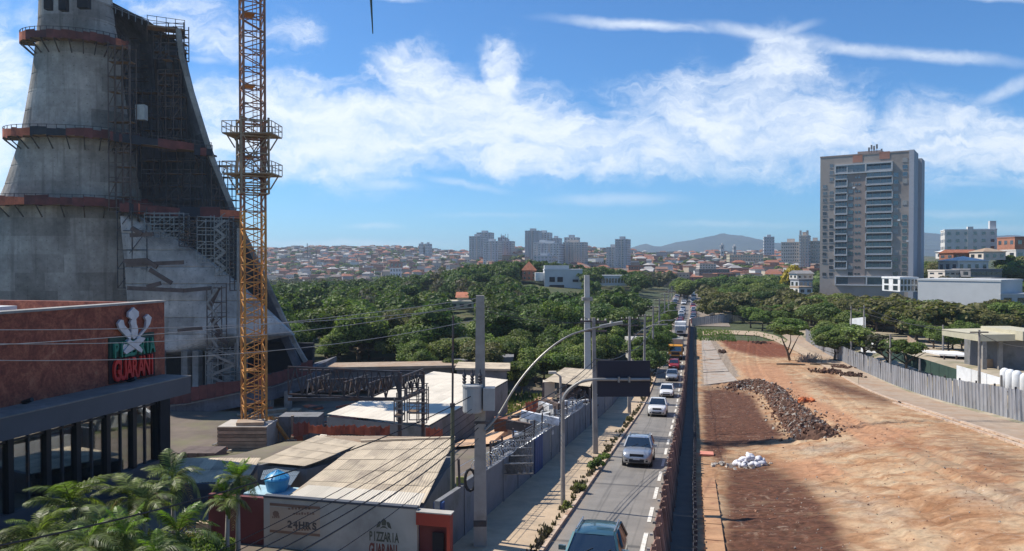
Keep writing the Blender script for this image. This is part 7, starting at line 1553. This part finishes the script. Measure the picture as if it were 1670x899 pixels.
def palm(px_, py_, d, label, n=15, s=1.0, young=0, dry=1):
    py_ += 26 if px_ < 340 else 6; s *= .76; c = P(px_, py_, d); z0 = g(c.x, c.y); r = thing('palm_tree', label, 'palm tree', (c.x, c.y, z0), None, rr.uniform(0, 6)); h = max(.8, c.z - z0)
    mb = MB().tube([(0, 0, -.1), (.04, .02, h * .5), (0, 0, h)], [.09, .075, .06], 8); o = bpy.data.objects.new('trunk', mb.mesh('trunk', M['pole_c'], smooth=True)); COL.objects.link(o); o.parent = r
    mb = MB().tube([(0, 0, h - .5), (0, 0, h - .1), (0, 0, h + .15)], [.07, .09, .05], 8); o = bpy.data.objects.new('crownshaft', mb.mesh('crownshaft', M['leaf_r'], smooth=True)); COL.objects.link(o); o.parent = r
    for k in range(n):
        a = k * 2.4 + rr.uniform(-.3, .3); me_ = FR[rr.randrange(5)]
        if k < young: me_ = FRY[k % 2]
        if k >= n - dry: me_ = FRD[0]
        el = rr.uniform(-.75, .45) * -1 if k > n * .4 else -rr.uniform(.4, 1.0); sc2 = s * rr.uniform(.8, 1.12); inst(me_, r, (0, 0, h + .05), 'frond', (rr.uniform(-.3, .3), el if el < 0 else el * .5, a), (sc2, sc2, sc2))
    return r
palm(112, 800, 24, 'tall dark palm tree leftmost against the restaurant glazing', 17, 1.0)
palm(60, 858, 21.5, 'palm tree with long shining fronds at the lower left edge', 16, .95)
palm(165, 850, 22, 'palm tree with pale drooping fronds in the middle of the left group', 17, .9)
palm(212, 790, 25.5, 'palm tree rising behind the middle of the left group', 15, .85)
palm(204, 850, 21, 'bright yellow green young palm tree in the left group', 12, .7, 7, 0)
palm(238, 800, 25, 'palm tree with browning fronds left of the grey gate', 14, .8, 0, 4)
palm(282, 758, 27, 'palm tree with a crown overlapping the restaurant corner', 16, .85)
palm(290, 848, 22, 'arching palm tree beside the sandy gate pillar', 13, .85, 3, 1)
palm(100, 893, 19.5, 'low palm tree with dry frond tips at the bottom left', 13, .7, 0, 4)
palm(255, 885, 20, 'low palm tree at the bottom beside the grey gate', 13, .7, 2, 1)
palm(140, 870, 20.5, 'small bushy palm tree between the shining palms', 14, .8, 2, 1)
palm(388, 778, 25, 'lush small palm tree in front of the tan roof and water tank', 18, .62, 7, 1); palm(372, 815, 24.8, 'twin stem palm tree beside the lush small palm', 15, .6, 4, 1)
hd = thing('hedge', 'dark hedge filling the space below the palms', 'hedge', P(150, 899, 24)); 
for k in range(22):
    p = P(10 + k * 17, 905, 23 + (k % 3)); inst(CR[k % 7], hd, (p.x - hd.location.x, p.y - hd.location.y, g(p.x, p.y) + .9 - hd.location.z), 'foliage', (0, 0, k), (.9, .9, 1.1))
# ================================================================== HILLSIDE HOUSES
def wall_rand(name, cols_):
    m, t, b = newmat(name); oi = N(t, 'ShaderNodeObjectInfo'); lk(t, ramp(t, oi.outputs['Random'], [(i / len(cols_), c) for i, c in enumerate(cols_)], 'CONSTANT'), b.inputs['Base Color']); b.inputs['Roughness'].default_value = .9; return m
WC = [(.55, .52, .47), (.34, .17, .11), (.44, .36, .27), (.38, .36, .34), (.30, .15, .10), (.50, .42, .32), (.6, .6, .58), (.33, .27, .22), (.40, .21, .14)]
RC = [(.30, .115, .065), (.36, .15, .09), (.25, .14, .10), (.30, .29, .28), (.24, .10, .07), (.42, .40, .38), (.20, .16, .14)]
M['hw'] = wall_rand('house_wall', WC); M['hr'] = wall_rand('house_roof', RC)
def house_proto(seed):
    r = random.Random(seed); w, dp, h = r.uniform(8, 13), r.uniform(7, 10), r.choice((3.2, 5.8, 6.2, 8.6)); kind = seed % 3; wall = MB().box(-w / 2, w / 2, -dp / 2, dp / 2, -3, h); ro = MB(); o = .5
    if kind == 0: ro.box(-w / 2 - .3, w / 2 + .3, -dp / 2 - .3, dp / 2 + .3, h, h + .35)
    elif kind == 1: ro.add([(-w / 2 - o, -dp / 2 - o, h), (w / 2 + o, -dp / 2 - o, h), (w / 2 + o, dp / 2 + o, h), (-w / 2 - o, dp / 2 + o, h), (-w / 2 - o, 0, h + 1.9), (w / 2 + o, 0, h + 1.9)], [(0, 1, 5, 4), (2, 3, 4, 5), (1, 2, 5), (3, 0, 4), (0, 3, 2, 1)])
    else: ro.add([(-w / 2 - o, -dp / 2 - o, h), (w / 2 + o, -dp / 2 - o, h), (w / 2 + o, dp / 2 + o, h), (-w / 2 - o, dp / 2 + o, h), (-w / 4, 0, h + 2.1), (w / 4, 0, h + 2.1)], [(0, 1, 5, 4), (2, 3, 4, 5), (1, 2, 5), (3, 0, 4), (0, 3, 2, 1)])
    wn2 = MB(); n = int(w / 2.6); y_ = -dp / 2 - .03
    for j in range(max(1, int(h // 2.9))):
        for i in range(n): x = -w / 2 + (i + .5) * w / n; wn2.box(x - .5, x + .5, y_ - .02, y_ + .05, 1 + j * 2.8, 2.1 + j * 2.8)
    return wall, ro, wn2, kind, h
HP_ = [house_proto(s) for s in range(12)]; HM = [(a.mesh('wall', M['hw']), b.mesh('roof', M['hr']), c.mesh('window', M['black']), k, h) for a, b, c, k, h in HP_]
rr = random.Random(21); spots = []; occ = {}
def try_spot(x, y, r_):
    k = (int(x // 12), int(y // 12))
    for i in (-1, 0, 1):
        for j in (-1, 0, 1):
            for q_ in occ.get((k[0] + i, k[1] + j), ()):
                if (q_[0] - x) ** 2 + (q_[1] - y) ** 2 < r_ * r_: return False
    occ.setdefault(k, []).append((x, y)); return True
tries = 0
while len(spots) < 3300 and tries < 90000:
    tries += 1; px_ = rr.uniform(425, 1360); dd = (520 if px_ > 700 else 820) + (1100 if px_ > 700 else 860) * rr.random() ** .95; l = (px_ - 835) / FPX * dd; p = C(l, dd)
    if dd < 540 and 620 < px_ < 1000: continue
    if -16 < p.x < 12 and dd < 640: continue
    if try_spot(p.x, p.y, 10.5): spots.append((dd, p.x, p.y, px_))
spots.sort()
RL = ['flat roofed', 'gable roofed', 'hip roofed']
def zone(px_): return 'on the hillside just right of the crane' if px_ < 560 else 'on the hillside left of the skyline towers' if px_ < 765 else 'below the skyline towers' if px_ < 980 else 'in the valley left of the road' if px_ < 1130 else 'below the blue mountain'
for i, (dd, x, y, px_) in enumerate(spots[:290]):
    w_, r_, n_, kd, h_ = HM[rr.randrange(12)]; hgt = 'low' if h_ < 4 else 'two storey' if h_ < 7 else 'three storey'
    z = g(x, y); r = thing('house', '%s %s house %s' % (hgt, RL[kd], zone(px_)), 'house', (x, y, z), 'houses ' + zone(px_), YAW + rr.choice((0, 0, 1.57, .3, -.3, .8)))
    for nm, m_ in (('wall', w_), ('roof', r_), ('window', n_)): inst(m_, r, (0, 0, 0), nm)
vs = []; fs = []; mi = []; mats_ = [mat('h%d' % i, c, .9, .1, .1, coords='Generated') for i, c in enumerate(WC + RC)] + [M['black']]
big_ = MB()
for (dd, x, y, px_) in spots[290:]:
    a, b_, c_, kd, h_ = HP_[rr.randrange(12)]; M4 = Matrix.Translation((x, y, g(x, y))) @ Matrix.Rotation(YAW + rr.choice((0, 1.57, .3, -.4, .8)), 4, 'Z') @ Matrix.Scale(rr.uniform(.7, 1.15), 4); wi = rr.randrange(len(WC)); ri = len(WC) + rr.randrange(len(RC))
    for src, k in ((a, wi), (b_, ri), (c_, len(WC) + len(RC))): big_.add([M4 @ Vector(v) for v in src.v], src.f, k)
o = struct('far_houses', big_, mats_, 'stuff'); tag(o, 'dense mass of small far houses covering the hills to the skyline', 'houses')
def tip(px_, yy, d): return P(px_, yy, d)
building('white_terrace', 'bright white terrace block on the left hillside', 636, 654, 438, 452, 900, M['white'], 2, 4, 9, mono=True); building('brown_red_block', 'brick red block standing behind the white terrace on the hillside', 636, 655, 428, 438, 960, M['brickw'], 1, 3, 9, mono=True)
for (x0, x1, y0, y1, d, m_, lab) in ((1190, 1245, 416, 424, 800, 'cream', 'row of sunlit cream flats below the blue mountain'), (1141, 1168, 431, 436, 640, 'beige', 'flat pale roofed hall in the centre of the valley'), (1140, 1190, 440, 447, 560, 'slate', 'wide dark roofed shed at the end of the road'), (1170, 1200, 447, 455, 520, 'brickw', 'brown roofed row beside the dark shed at the end of the road'), (1025, 1050, 434, 444, 600, 'brickw', 'brick red houses right of the lone grey tower')):
    building('flats', lab, x0, x1, y0, y1 + 3, d, M[m_], 2, max(3, int((x1 - x0) / 4)), 12, mono=True)
# ================================================================== VEHICLES
def paint(name, c, metal=.3): 
    m = mat(name, c, .32, .04, 1, metal=metal, spec=.6, coat=.8); return m
M['tyre'] = mat('tyre', (.018, .018, .019), .85); M['rim'] = mat('wheel_rim', (.45, .45, .46), .35, metal=.8); M['cglass'] = glass_mat('car_glass', (.012, .016, .018), .04, .9)
M['lampg'] = mat('headlamp', (.7, .72, .74), .15, spec=.9); M['plate'] = mat('number_plate', (.6, .6, .6), .6); M['blk'] = mat('black_plastic', (.02, .02, .022), .55); M['redl'] = mat('tail_lamp', (.35, .01, .01), .3)
def wheel_parts(r_, w_):
    ty = MB(); n = 18; pr = [(-w_ / 2, r_ * .62), (-w_ / 2, r_ * .93), (-w_ * .35, r_), (w_ * .35, r_), (w_ / 2, r_ * .93), (w_ / 2, r_ * .62)]
    for x, rr_ in pr: ty.v += [(x, rr_ * math.cos(6.2832 * k / n), rr_ * math.sin(6.2832 * k / n)) for k in range(n)]
    for i in range(5): ty.f += [(i * n + k, i * n + (k + 1) % n, (i + 1) * n + (k + 1) % n, (i + 1) * n + k) for k in range(n)]
    ty.m = [0] * len(ty.f); ri = MB()
    for sx in (-1, 1):
        ri.add([(sx * w_ * .42, 0, 0)] + [(sx * w_ * .36, r_ * .63 * math.cos(6.2832 * k / n), r_ * .63 * math.sin(6.2832 * k / n)) for k in range(n)], [(0, 1 + k, 1 + (k + 1) % n) for k in range(n)])
        for k in range(5): a = 6.2832 * k / 5; ri.obox((sx * w_ * .44, r_ * .32 * math.cos(a), r_ * .32 * math.sin(a)), (.012, 0, 0), (0, r_ * .3 * math.cos(a), r_ * .3 * math.sin(a)), (0, -.03 * math.sin(a), .03 * math.cos(a)))
    return ty.mesh('tyre', M['tyre'], smooth=False), ri.mesh('rim', M['rim'])
WT, WR = wheel_parts(.34, .22); WT2, WR2 = wheel_parts(.5, .28)
def hull(st, mb=None, mi=0):
    """st: stations (y, halfwidth, top, bottom, shoulder) -> closed lofted body"""
    mb = mb or MB(); rings = []
    for y, hw, zt, zb3, sh in st:
        half = [(0, zt + .025), (hw * .5, zt + .018), (hw * .82, zt - .01), (hw * .94, zt - .05), (hw * .985, zt - .05 - (zt - zb3) * .18), (hw, zb3 + (zt - zb3) * .45), (hw * .985, zb3 + .12), (hw * .93, zb3)]
        ring = [(x, z) for x, z in half] + [(-x, z) for x, z in half[::-1][:-1]]; rings.append([(x, y, z) for x, z in ring])
    n = len(rings[0]); vs = [p for r in rings for p in r]; fs = []
    for i in range(len(rings) - 1): fs += [(i * n + k, i * n + (k + 1) % n, (i + 1) * n + (k + 1) % n, (i + 1) * n + k) for k in range(n)]
    fs.append(tuple(range(n))[::-1]); fs.append(tuple((len(rings) - 1) * n + k for k in range(n))); return mb.add(vs, fs, mi)
def make_car(kind, pm, label, cat='car', group=None, name=None):
    """nose towards -Y"""
    r = thing(name or {'suv': 'parked_suv', 'hatch': 'car', 'pickup': 'pickup_truck', 'sedan': 'car'}[kind].replace('parked_', ''), label, cat, (0, 0, 0), group)
    if kind == 'suv': L, hw, hood, belt, roof, gh = 4.5, .93, 1.02, 1.12, 1.68, (-1.0, -.35, 1.55, 2.02)
    elif kind == 'pickup': L, hw, hood, belt, roof, gh = 5.1, .93, 1.08, 1.15, 1.74, (-.95, -.3, .95, 1.2)
    elif kind == 'sedan': L, hw, hood, belt, roof, gh = 4.4, .88, .86, .95, 1.46, (-.85, -.15, .95, 1.65)
    else: L, hw, hood, belt, roof, gh = 4.0, .87, .9, .98, 1.5, (-1.0, -.4, 1.3, 1.85)
    f = -L / 2; b = L / 2; zb4 = .26
    st = [(f, hw * .62, .62, .42, 0), (f + .06, hw * .84, hood - .26, zb4 + .06, 0), (f + .18, hw * .93, hood - .12, zb4, 0), (f + .45, hw * .985, hood - .05, zb4, 0), (f + .8, hw, hood, zb4, 0), (gh[0], hw, belt - .03, zb4, 0), (gh[0] + .3, hw, belt, zb4, 0), (0, hw, belt, zb4, 0), (gh[2], hw, belt + .01, zb4, 0)]
    if kind == 'sedan': st += [(gh[3], hw * .985, belt - .01, zb4, 0), (b - .15, hw * .95, belt - .05, zb4, 0), (b, hw * .82, .75, .4, 0)]
    elif kind == 'pickup': st += [(gh[3] + .05, hw, belt + .01, zb4, 0), (b - .1, hw * .97, belt - .02, zb4 + .1, 0), (b, hw * .9, belt - .1, .45, 0)]
    else: st += [(gh[3], hw * .98, belt - .02, zb4, 0), (b - .06, hw * .93, belt - .12, zb4 + .05, 0), (b, hw * .85, .8, .42, 0)]
    o = part('body', hull(st), pm, r, True)
    # cabin: glass shell with painted roof and pillars
    y0, y1, y2, y3 = gh; rw = hw * .74; zr = roof; bw_ = hw * .93; zb5 = belt - .03
    B_ = [(-bw_, y0), (bw_, y0), (bw_, y3), (-bw_, y3)]; T_ = [(-rw, y1), (rw, y1), (rw, y2), (-rw, y2)]
    bl = [Vector((x, y, zb5)) for x, y in B_]; tl = [Vector((x, y, zr - .06)) for x, y in T_]
    tl[0].z = tl[1].z = zr - .05
    part('windscreen', MB().add([bl[0] + Vector((.06, 0, 0)), bl[1] + Vector((-.06, 0, 0)), tl[1] + Vector((-.03, 0, 0)), tl[0] + Vector((.03, 0, 0))], [(0, 1, 2, 3)]), M['cglass'], r)
    part('rear_window', MB().quad(bl[2], bl[3], tl[3], tl[2]), M['cglass'], r); part('side_window', MB().quad(bl[1], bl[2], tl[2], tl[1]), M['cglass'], r); part('side_window', MB().quad(bl[3], bl[0], tl[0], tl[3]), M['cglass'], r)
    rf = MB(); n1 = 7; vs = []
    ysr_ = [y1 - .03, y1 + .12, (y1 + y2) / 2, y2 - .1, y2 + .06]
    for j, yy in enumerate(ysr_):
        dz = (-.05, -.005, .02, 0, -.05)[j]
        for i in range(n1): s_ = i / (n1 - 1) * 2 - 1; vs.append((s_ * (rw + .015), yy, zr + dz - .055 * abs(s_) ** 3))
    fs = [(j * n1 + i, j * n1 + i + 1, (j + 1) * n1 + i + 1, (j + 1) * n1 + i) for j in range(4) for i in range(n1 - 1)]; rf.add(vs, fs); rf.add([(v[0], v[1], v[2] - .05) for v in vs], [t_[::-1] for t_ in fs]); part('roof', rf, pm, r, True)
    pl = MB()
    for i in range(4): pl.bar(bl[i], tl[i] + Vector((0, 0, .01)), .075)
    for s in (0, 1): m0, m1 = (bl[1] + (bl[2] - bl[1]) * .42, tl[1] + (tl[2] - tl[1]) * .45); pl.bar(Vector((m0.x * (1 if s else -1), m0.y, m0.z)), Vector((m1.x * (1 if s else -1), m1.y, m1.z)), .07)
    part('pillars', pl, pm, r)
    for s in (-1, 1):
        part('headlight', MB().add([(s * hw * .50, f + .075, hood - .30), (s * hw * .86, f + .20, hood - .26), (s * hw * .9, f + .30, hood - .12), (s * hw * .55, f + .10, hood - .17), (s * hw * .50, f + .2, hood - .30), (s * hw * .8, f + .35, hood - .28), (s * hw * .84, f + .45, hood - .14), (s * hw * .55, f + .25, hood - .17)], [(0, 1, 2, 3), (7, 6, 5, 4), (0, 4, 5, 1), (3, 2, 6, 7), (1, 5, 6, 2), (0, 3, 7, 4)]), M['lampg'], r)
        part('mirror', MB().obox((s * (hw + .12), y0 + .42, belt + .06), (.12, 0, 0), (0, .06, 0), (0, 0, .075)), pm if kind != 'x' else M['blk'], r)
        part('tail_light', MB().obox((s * hw * .82, b - .04, belt - .22), (.1, 0, 0), (0, .05, 0), (0, 0, .14)), M['redl'], r)
        part('fog_lamp', MB().obox((s * hw * .66, f + .035, .42), (.08, 0, 0), (0, .03, 0), (0, 0, .05)), M['blk'], r)
    part('grille', MB().obox((0, f + .045, hood - .27), (hw * .46, 0, 0), (0, .03, 0), (0, 0, .085)), M['blk'], r); part('lower_grille', MB().obox((0, f - .0, .42), (hw * .5, 0, 0), (0, .03, 0), (0, 0, .09)), M['blk'], r)
    part('number_plate', MB().obox((0, f - .03, .55), (.2, 0, 0), (0, .01, 0), (0, 0, .06)), M['plate'], r)
    if kind == 'suv':
        for s in (-1, 1): part('roof_rail', MB().bar((s * rw * .92, y1 + .15, zr + .05), (s * rw * .92, y2 - .1, zr + .05), .045), M['rim'], r)
    if kind == 'pickup':
        part('cargo_bed', MB().box(-hw * .84, hw * .84, gh[3] + .12, b - .12, belt - .5, belt + .035), M['blk'], r)
    for s in (-1, 1): part('wiper', MB().bar((s * .3 - .1, y0 + .02, belt + .0), (s * .3 + .3, y0 + .22, belt + .17), .018), M['blk'], r)
    for yy in (f + .82, b - .85):
        for s in (-1, 1):
            part('wheel_arch', MB().tube([(s * (hw - .2), yy, .36), (s * (hw + .006), yy, .36)], .41, 16), M['blk'], r)
            w_ = inst(WT, r, (s * (hw - .10), yy, .34), 'wheel'); inst(WR, w_, (0, 0, 0), 'rim')
    part('underbody', MB().box(-hw * .85, hw * .85, f + .3, b - .3, .2, .4), M['blk'], r)
    return r
def make_truck(label, cab, box, L=7.5, hgt=3.7, tipper=True):
    r = thing('truck', label, 'truck'); f = -L / 2; b = L / 2
    part('cab', MB().prism([(-1.2, f, .6), (-1.2, f, 1.5), (-1.2, f + .15, 2.5), (-1.2, f + 1.9, 2.6), (-1.2, f + 1.9, .6)], (2.4, 0, 0)), cab, r)
    part('windscreen', MB().prism([(-1.05, f - .01, 1.55), (1.05, f - .01, 1.55), (1.0, f + .14, 2.35), (-1.0, f + .14, 2.35)], (0, -.03, 0)), M['cglass'], r)
    for s in (-1, 1): part('side_window', MB().box(s * 1.2 - .02, s * 1.2 + .02, f + .5, f + 1.4, 1.6, 2.25), M['cglass'], r); part('mirror', MB().obox((s * 1.4, f + .1, 1.9), (.1, 0, 0), (0, .05, 0), (0, 0, .3)), M['blk'], r); part('headlight', MB().obox((s * .9, f - .03, .85), (.16, 0, 0), (0, .04, 0), (0, 0, .1)), M['lampg'], r)
    part('grille', MB().box(-.7, .7, f - .04, f, .95, 1.4), M['blk'], r); part('bumper', MB().box(-1.22, 1.22, f - .1, f + .2, .45, .72), M['blk'], r)
    part('cargo_box', MB().box(-1.25, 1.25, f + 2.1, b, 1.1, hgt), box, r)
    for k in range(5): y_ = f + 2.3 + k * (b - f - 2.5) / 4; part('box_rib', MB().box(-1.3, 1.3, y_, y_ + .08, 1.1, hgt + .03), box, r)
    part('chassis', MB().box(-.5, .5, f + .5, b, .6, 1.1), M['blk'], r)
    for yy in (f + .95, b - 2.2, b - 1.0):
        for s in (-1, 1): w_ = inst(WT2, r, (s * 1.05, yy, .5), 'wheel'); inst(WR2, w_, (0, 0, 0), 'rim')
    return r
def place(r, X, Y, yaw=0, dz=.025, pitch=None):
    s = (g(X, Y + 2) - g(X, Y - 2)) / 4; r.location = (X, Y, g(X, Y) + dz); r.rotation_euler = (math.atan(s) * math.cos(yaw), 0, yaw); return r
P_teal = paint('dark_teal_paint', (.045, .12, .14), .5); P_sil = paint('silver_paint', (.42, .44, .46), .6); P_wh = paint('white_paint_car', (.74, .74, .73), 0); P_bl = paint('black_paint_car', (.02, .02, .025), .2); P_rd = paint('red_paint_car', (.30, .02, .02), .1); P_gr = paint('grey_paint_car', (.14, .145, .15), .4); P_ye = mat('yellow_cab', (.60, .27, .03), .45, spec=.5)
place(make_car('suv', P_teal, 'dark teal sport utility car nearest the camera at the bottom', 'car'), -3.2, 25.6)
place(make_car('suv', P_sil, 'silver sport utility car alone in the lane beside the verge bush', 'car'), -3.45, 50.2)
place(make_car('pickup', P_wh, 'white pickup truck just below the dark road sign', 'pickup truck'), -3.6, 80.5)
place(make_car('hatch', P_wh, 'white hatchback following the white pickup truck', 'car'), -3.3, 98.5)
place(make_car('sedan', P_sil, 'pale silver sedan in front of the red car', 'car'), -3.1, 114.5)
place(make_car('hatch', P_rd, 'small dark red car in front of the yellow truck', 'car'), -3.1, 126.5)
place(make_truck('yellow fronted dump truck with tall pale body in the queue', P_ye, mat('dusty_body', (.36, .34, .30), .8), 7.5, 3.5), -3.15, 141)
place(make_truck('white truck behind the yellow fronted dump truck', P_wh, M['white'], 7, 3.2), -3.1, 184)
protos = [make_car(k, p, 'x', 'car') for k, p in (('hatch', P_wh), ('sedan', P_bl), ('suv', P_gr), ('hatch', P_rd), ('sedan', P_sil), ('suv', P_wh), ('hatch', P_bl))]
cn = ['white', 'black', 'grey', 'dark red', 'silver', 'white', 'black']; used = [False] * 7; rr = random.Random(9)
def put_car(i, X, Y, yaw, lab, grp):
    o = protos[i] if not used[i] else copy_tree(protos[i]); used[i] = True; o['label'] = lab; o['group'] = grp; place(o, X, Y, yaw)
seq = [3, 3, 1, 0, 4, 2, 5, 6, 1, 0, 4, 2, 1, 5]
for j in range(26):
    Y = 215 + j * 7.4
    for ln, X in enumerate((-7.0, -3.6, -.3)):
        if (j == 0 and ln == 2) or rr.random() < .13 or (ln == 0 and j < 2): continue
        i = seq[(j * 3 + ln + rr.randrange(3)) % len(seq)] if not (j < 2) else 3
        where = 'at the head of the far queue' if j < 5 else 'in the middle of the far queue' if j < 14 else 'at the tail of the far queue'
        put_car(i, X + rr.uniform(-.25, .25), Y + rr.uniform(-1, 1), rr.uniform(-.03, .03), '%s car %s, %s lane' % (cn[i], where, ('left', 'middle', 'right')[ln]), 'cars queueing on the far road')
for j in range(7): put_car(0 if j % 2 else 5, 5.5 + (j % 2) * 2.6, 226 + j * 13, math.pi, 'white car on the opposite carriageway beyond the lot hoarding', 'cars on the opposite carriageway')
# parked white van at the far lot on the right
put_car(5, *C((1360 - 835) / FPX * 205, 205).xy[:], 1.2, 'white car parked under the trees right of the dirt lot', 'cars parked right of the lot')
put_car(0, *C((1387 - 835) / FPX * 150, 150).xy[:], 1.0, 'small white car parked by the hoarding near the white wall', 'cars parked right of the lot')
# pink and red roadworks screen by the queue
rw_ = thing('roadworks_screen', 'salmon pink barrier screen beside the head of the car queue', 'barrier', (-.6, 222, g(-.6, 222)))
for k in range(3): part('panel', MB().box(-.9 + k * .5, -.45 + k * .5, 219 + k * 2.5, 219.1 + k * 2.5, g(-.6, 222), g(-.6, 222) + 1.5), mat('pink_screen', (.55, .20, .16)), rw_)
# pedestrians are too small to be told apart in the photograph
# ================================================================== HAZE
hb_ = MB().box(-5600, 5600, -300, 6400, -14, 212); m = bpy.data.materials.new('haze'); m.use_nodes = True; t = m.node_tree; t.nodes.clear(); ou = N(t, 'ShaderNodeOutputMaterial'); pvn = N(t, 'ShaderNodeVolumePrincipled'); pvn.inputs['Density'].default_value = .00015; pvn.inputs['Color'].default_value = (.68, .83, 1, 1); pvn.inputs['Anisotropy'].default_value = .3
lk(t, pvn.outputs[0], ou.inputs['Volume']); struct('haze', hb_, m, 'stuff')

# ------------------------------------------------------------------ give look-alikes a label of their own by their order in the picture
ONES = 'zeroth first second third fourth fifth sixth seventh eighth ninth tenth eleventh twelfth thirteenth fourteenth fifteenth sixteenth seventeenth eighteenth nineteenth'.split()
TENS = {2: 'twent', 3: 'thirt', 4: 'fort', 5: 'fift'}
def ordw(n): return ONES[n] if n < 20 else (TENS[n // 10] + ('ieth' if n % 10 == 0 else 'y-' + ONES[n % 10]))
same = {}
for o in scn.objects:
    if o.parent is None and o.get('label') and not o['label'].startswith('small white bag'): same.setdefault(o['label'], []).append(o)
for lab, os2 in same.items():
    if len(os2) < 2: continue
    os2.sort(key=lambda o: float(topx(o.location.x, o.location.y, o.location.z)[0]))
    for i, o in enumerate(os2):
        if len(os2) < 60: o['label'] = lab + ', ' + ordw(i + 1) + ' from left'
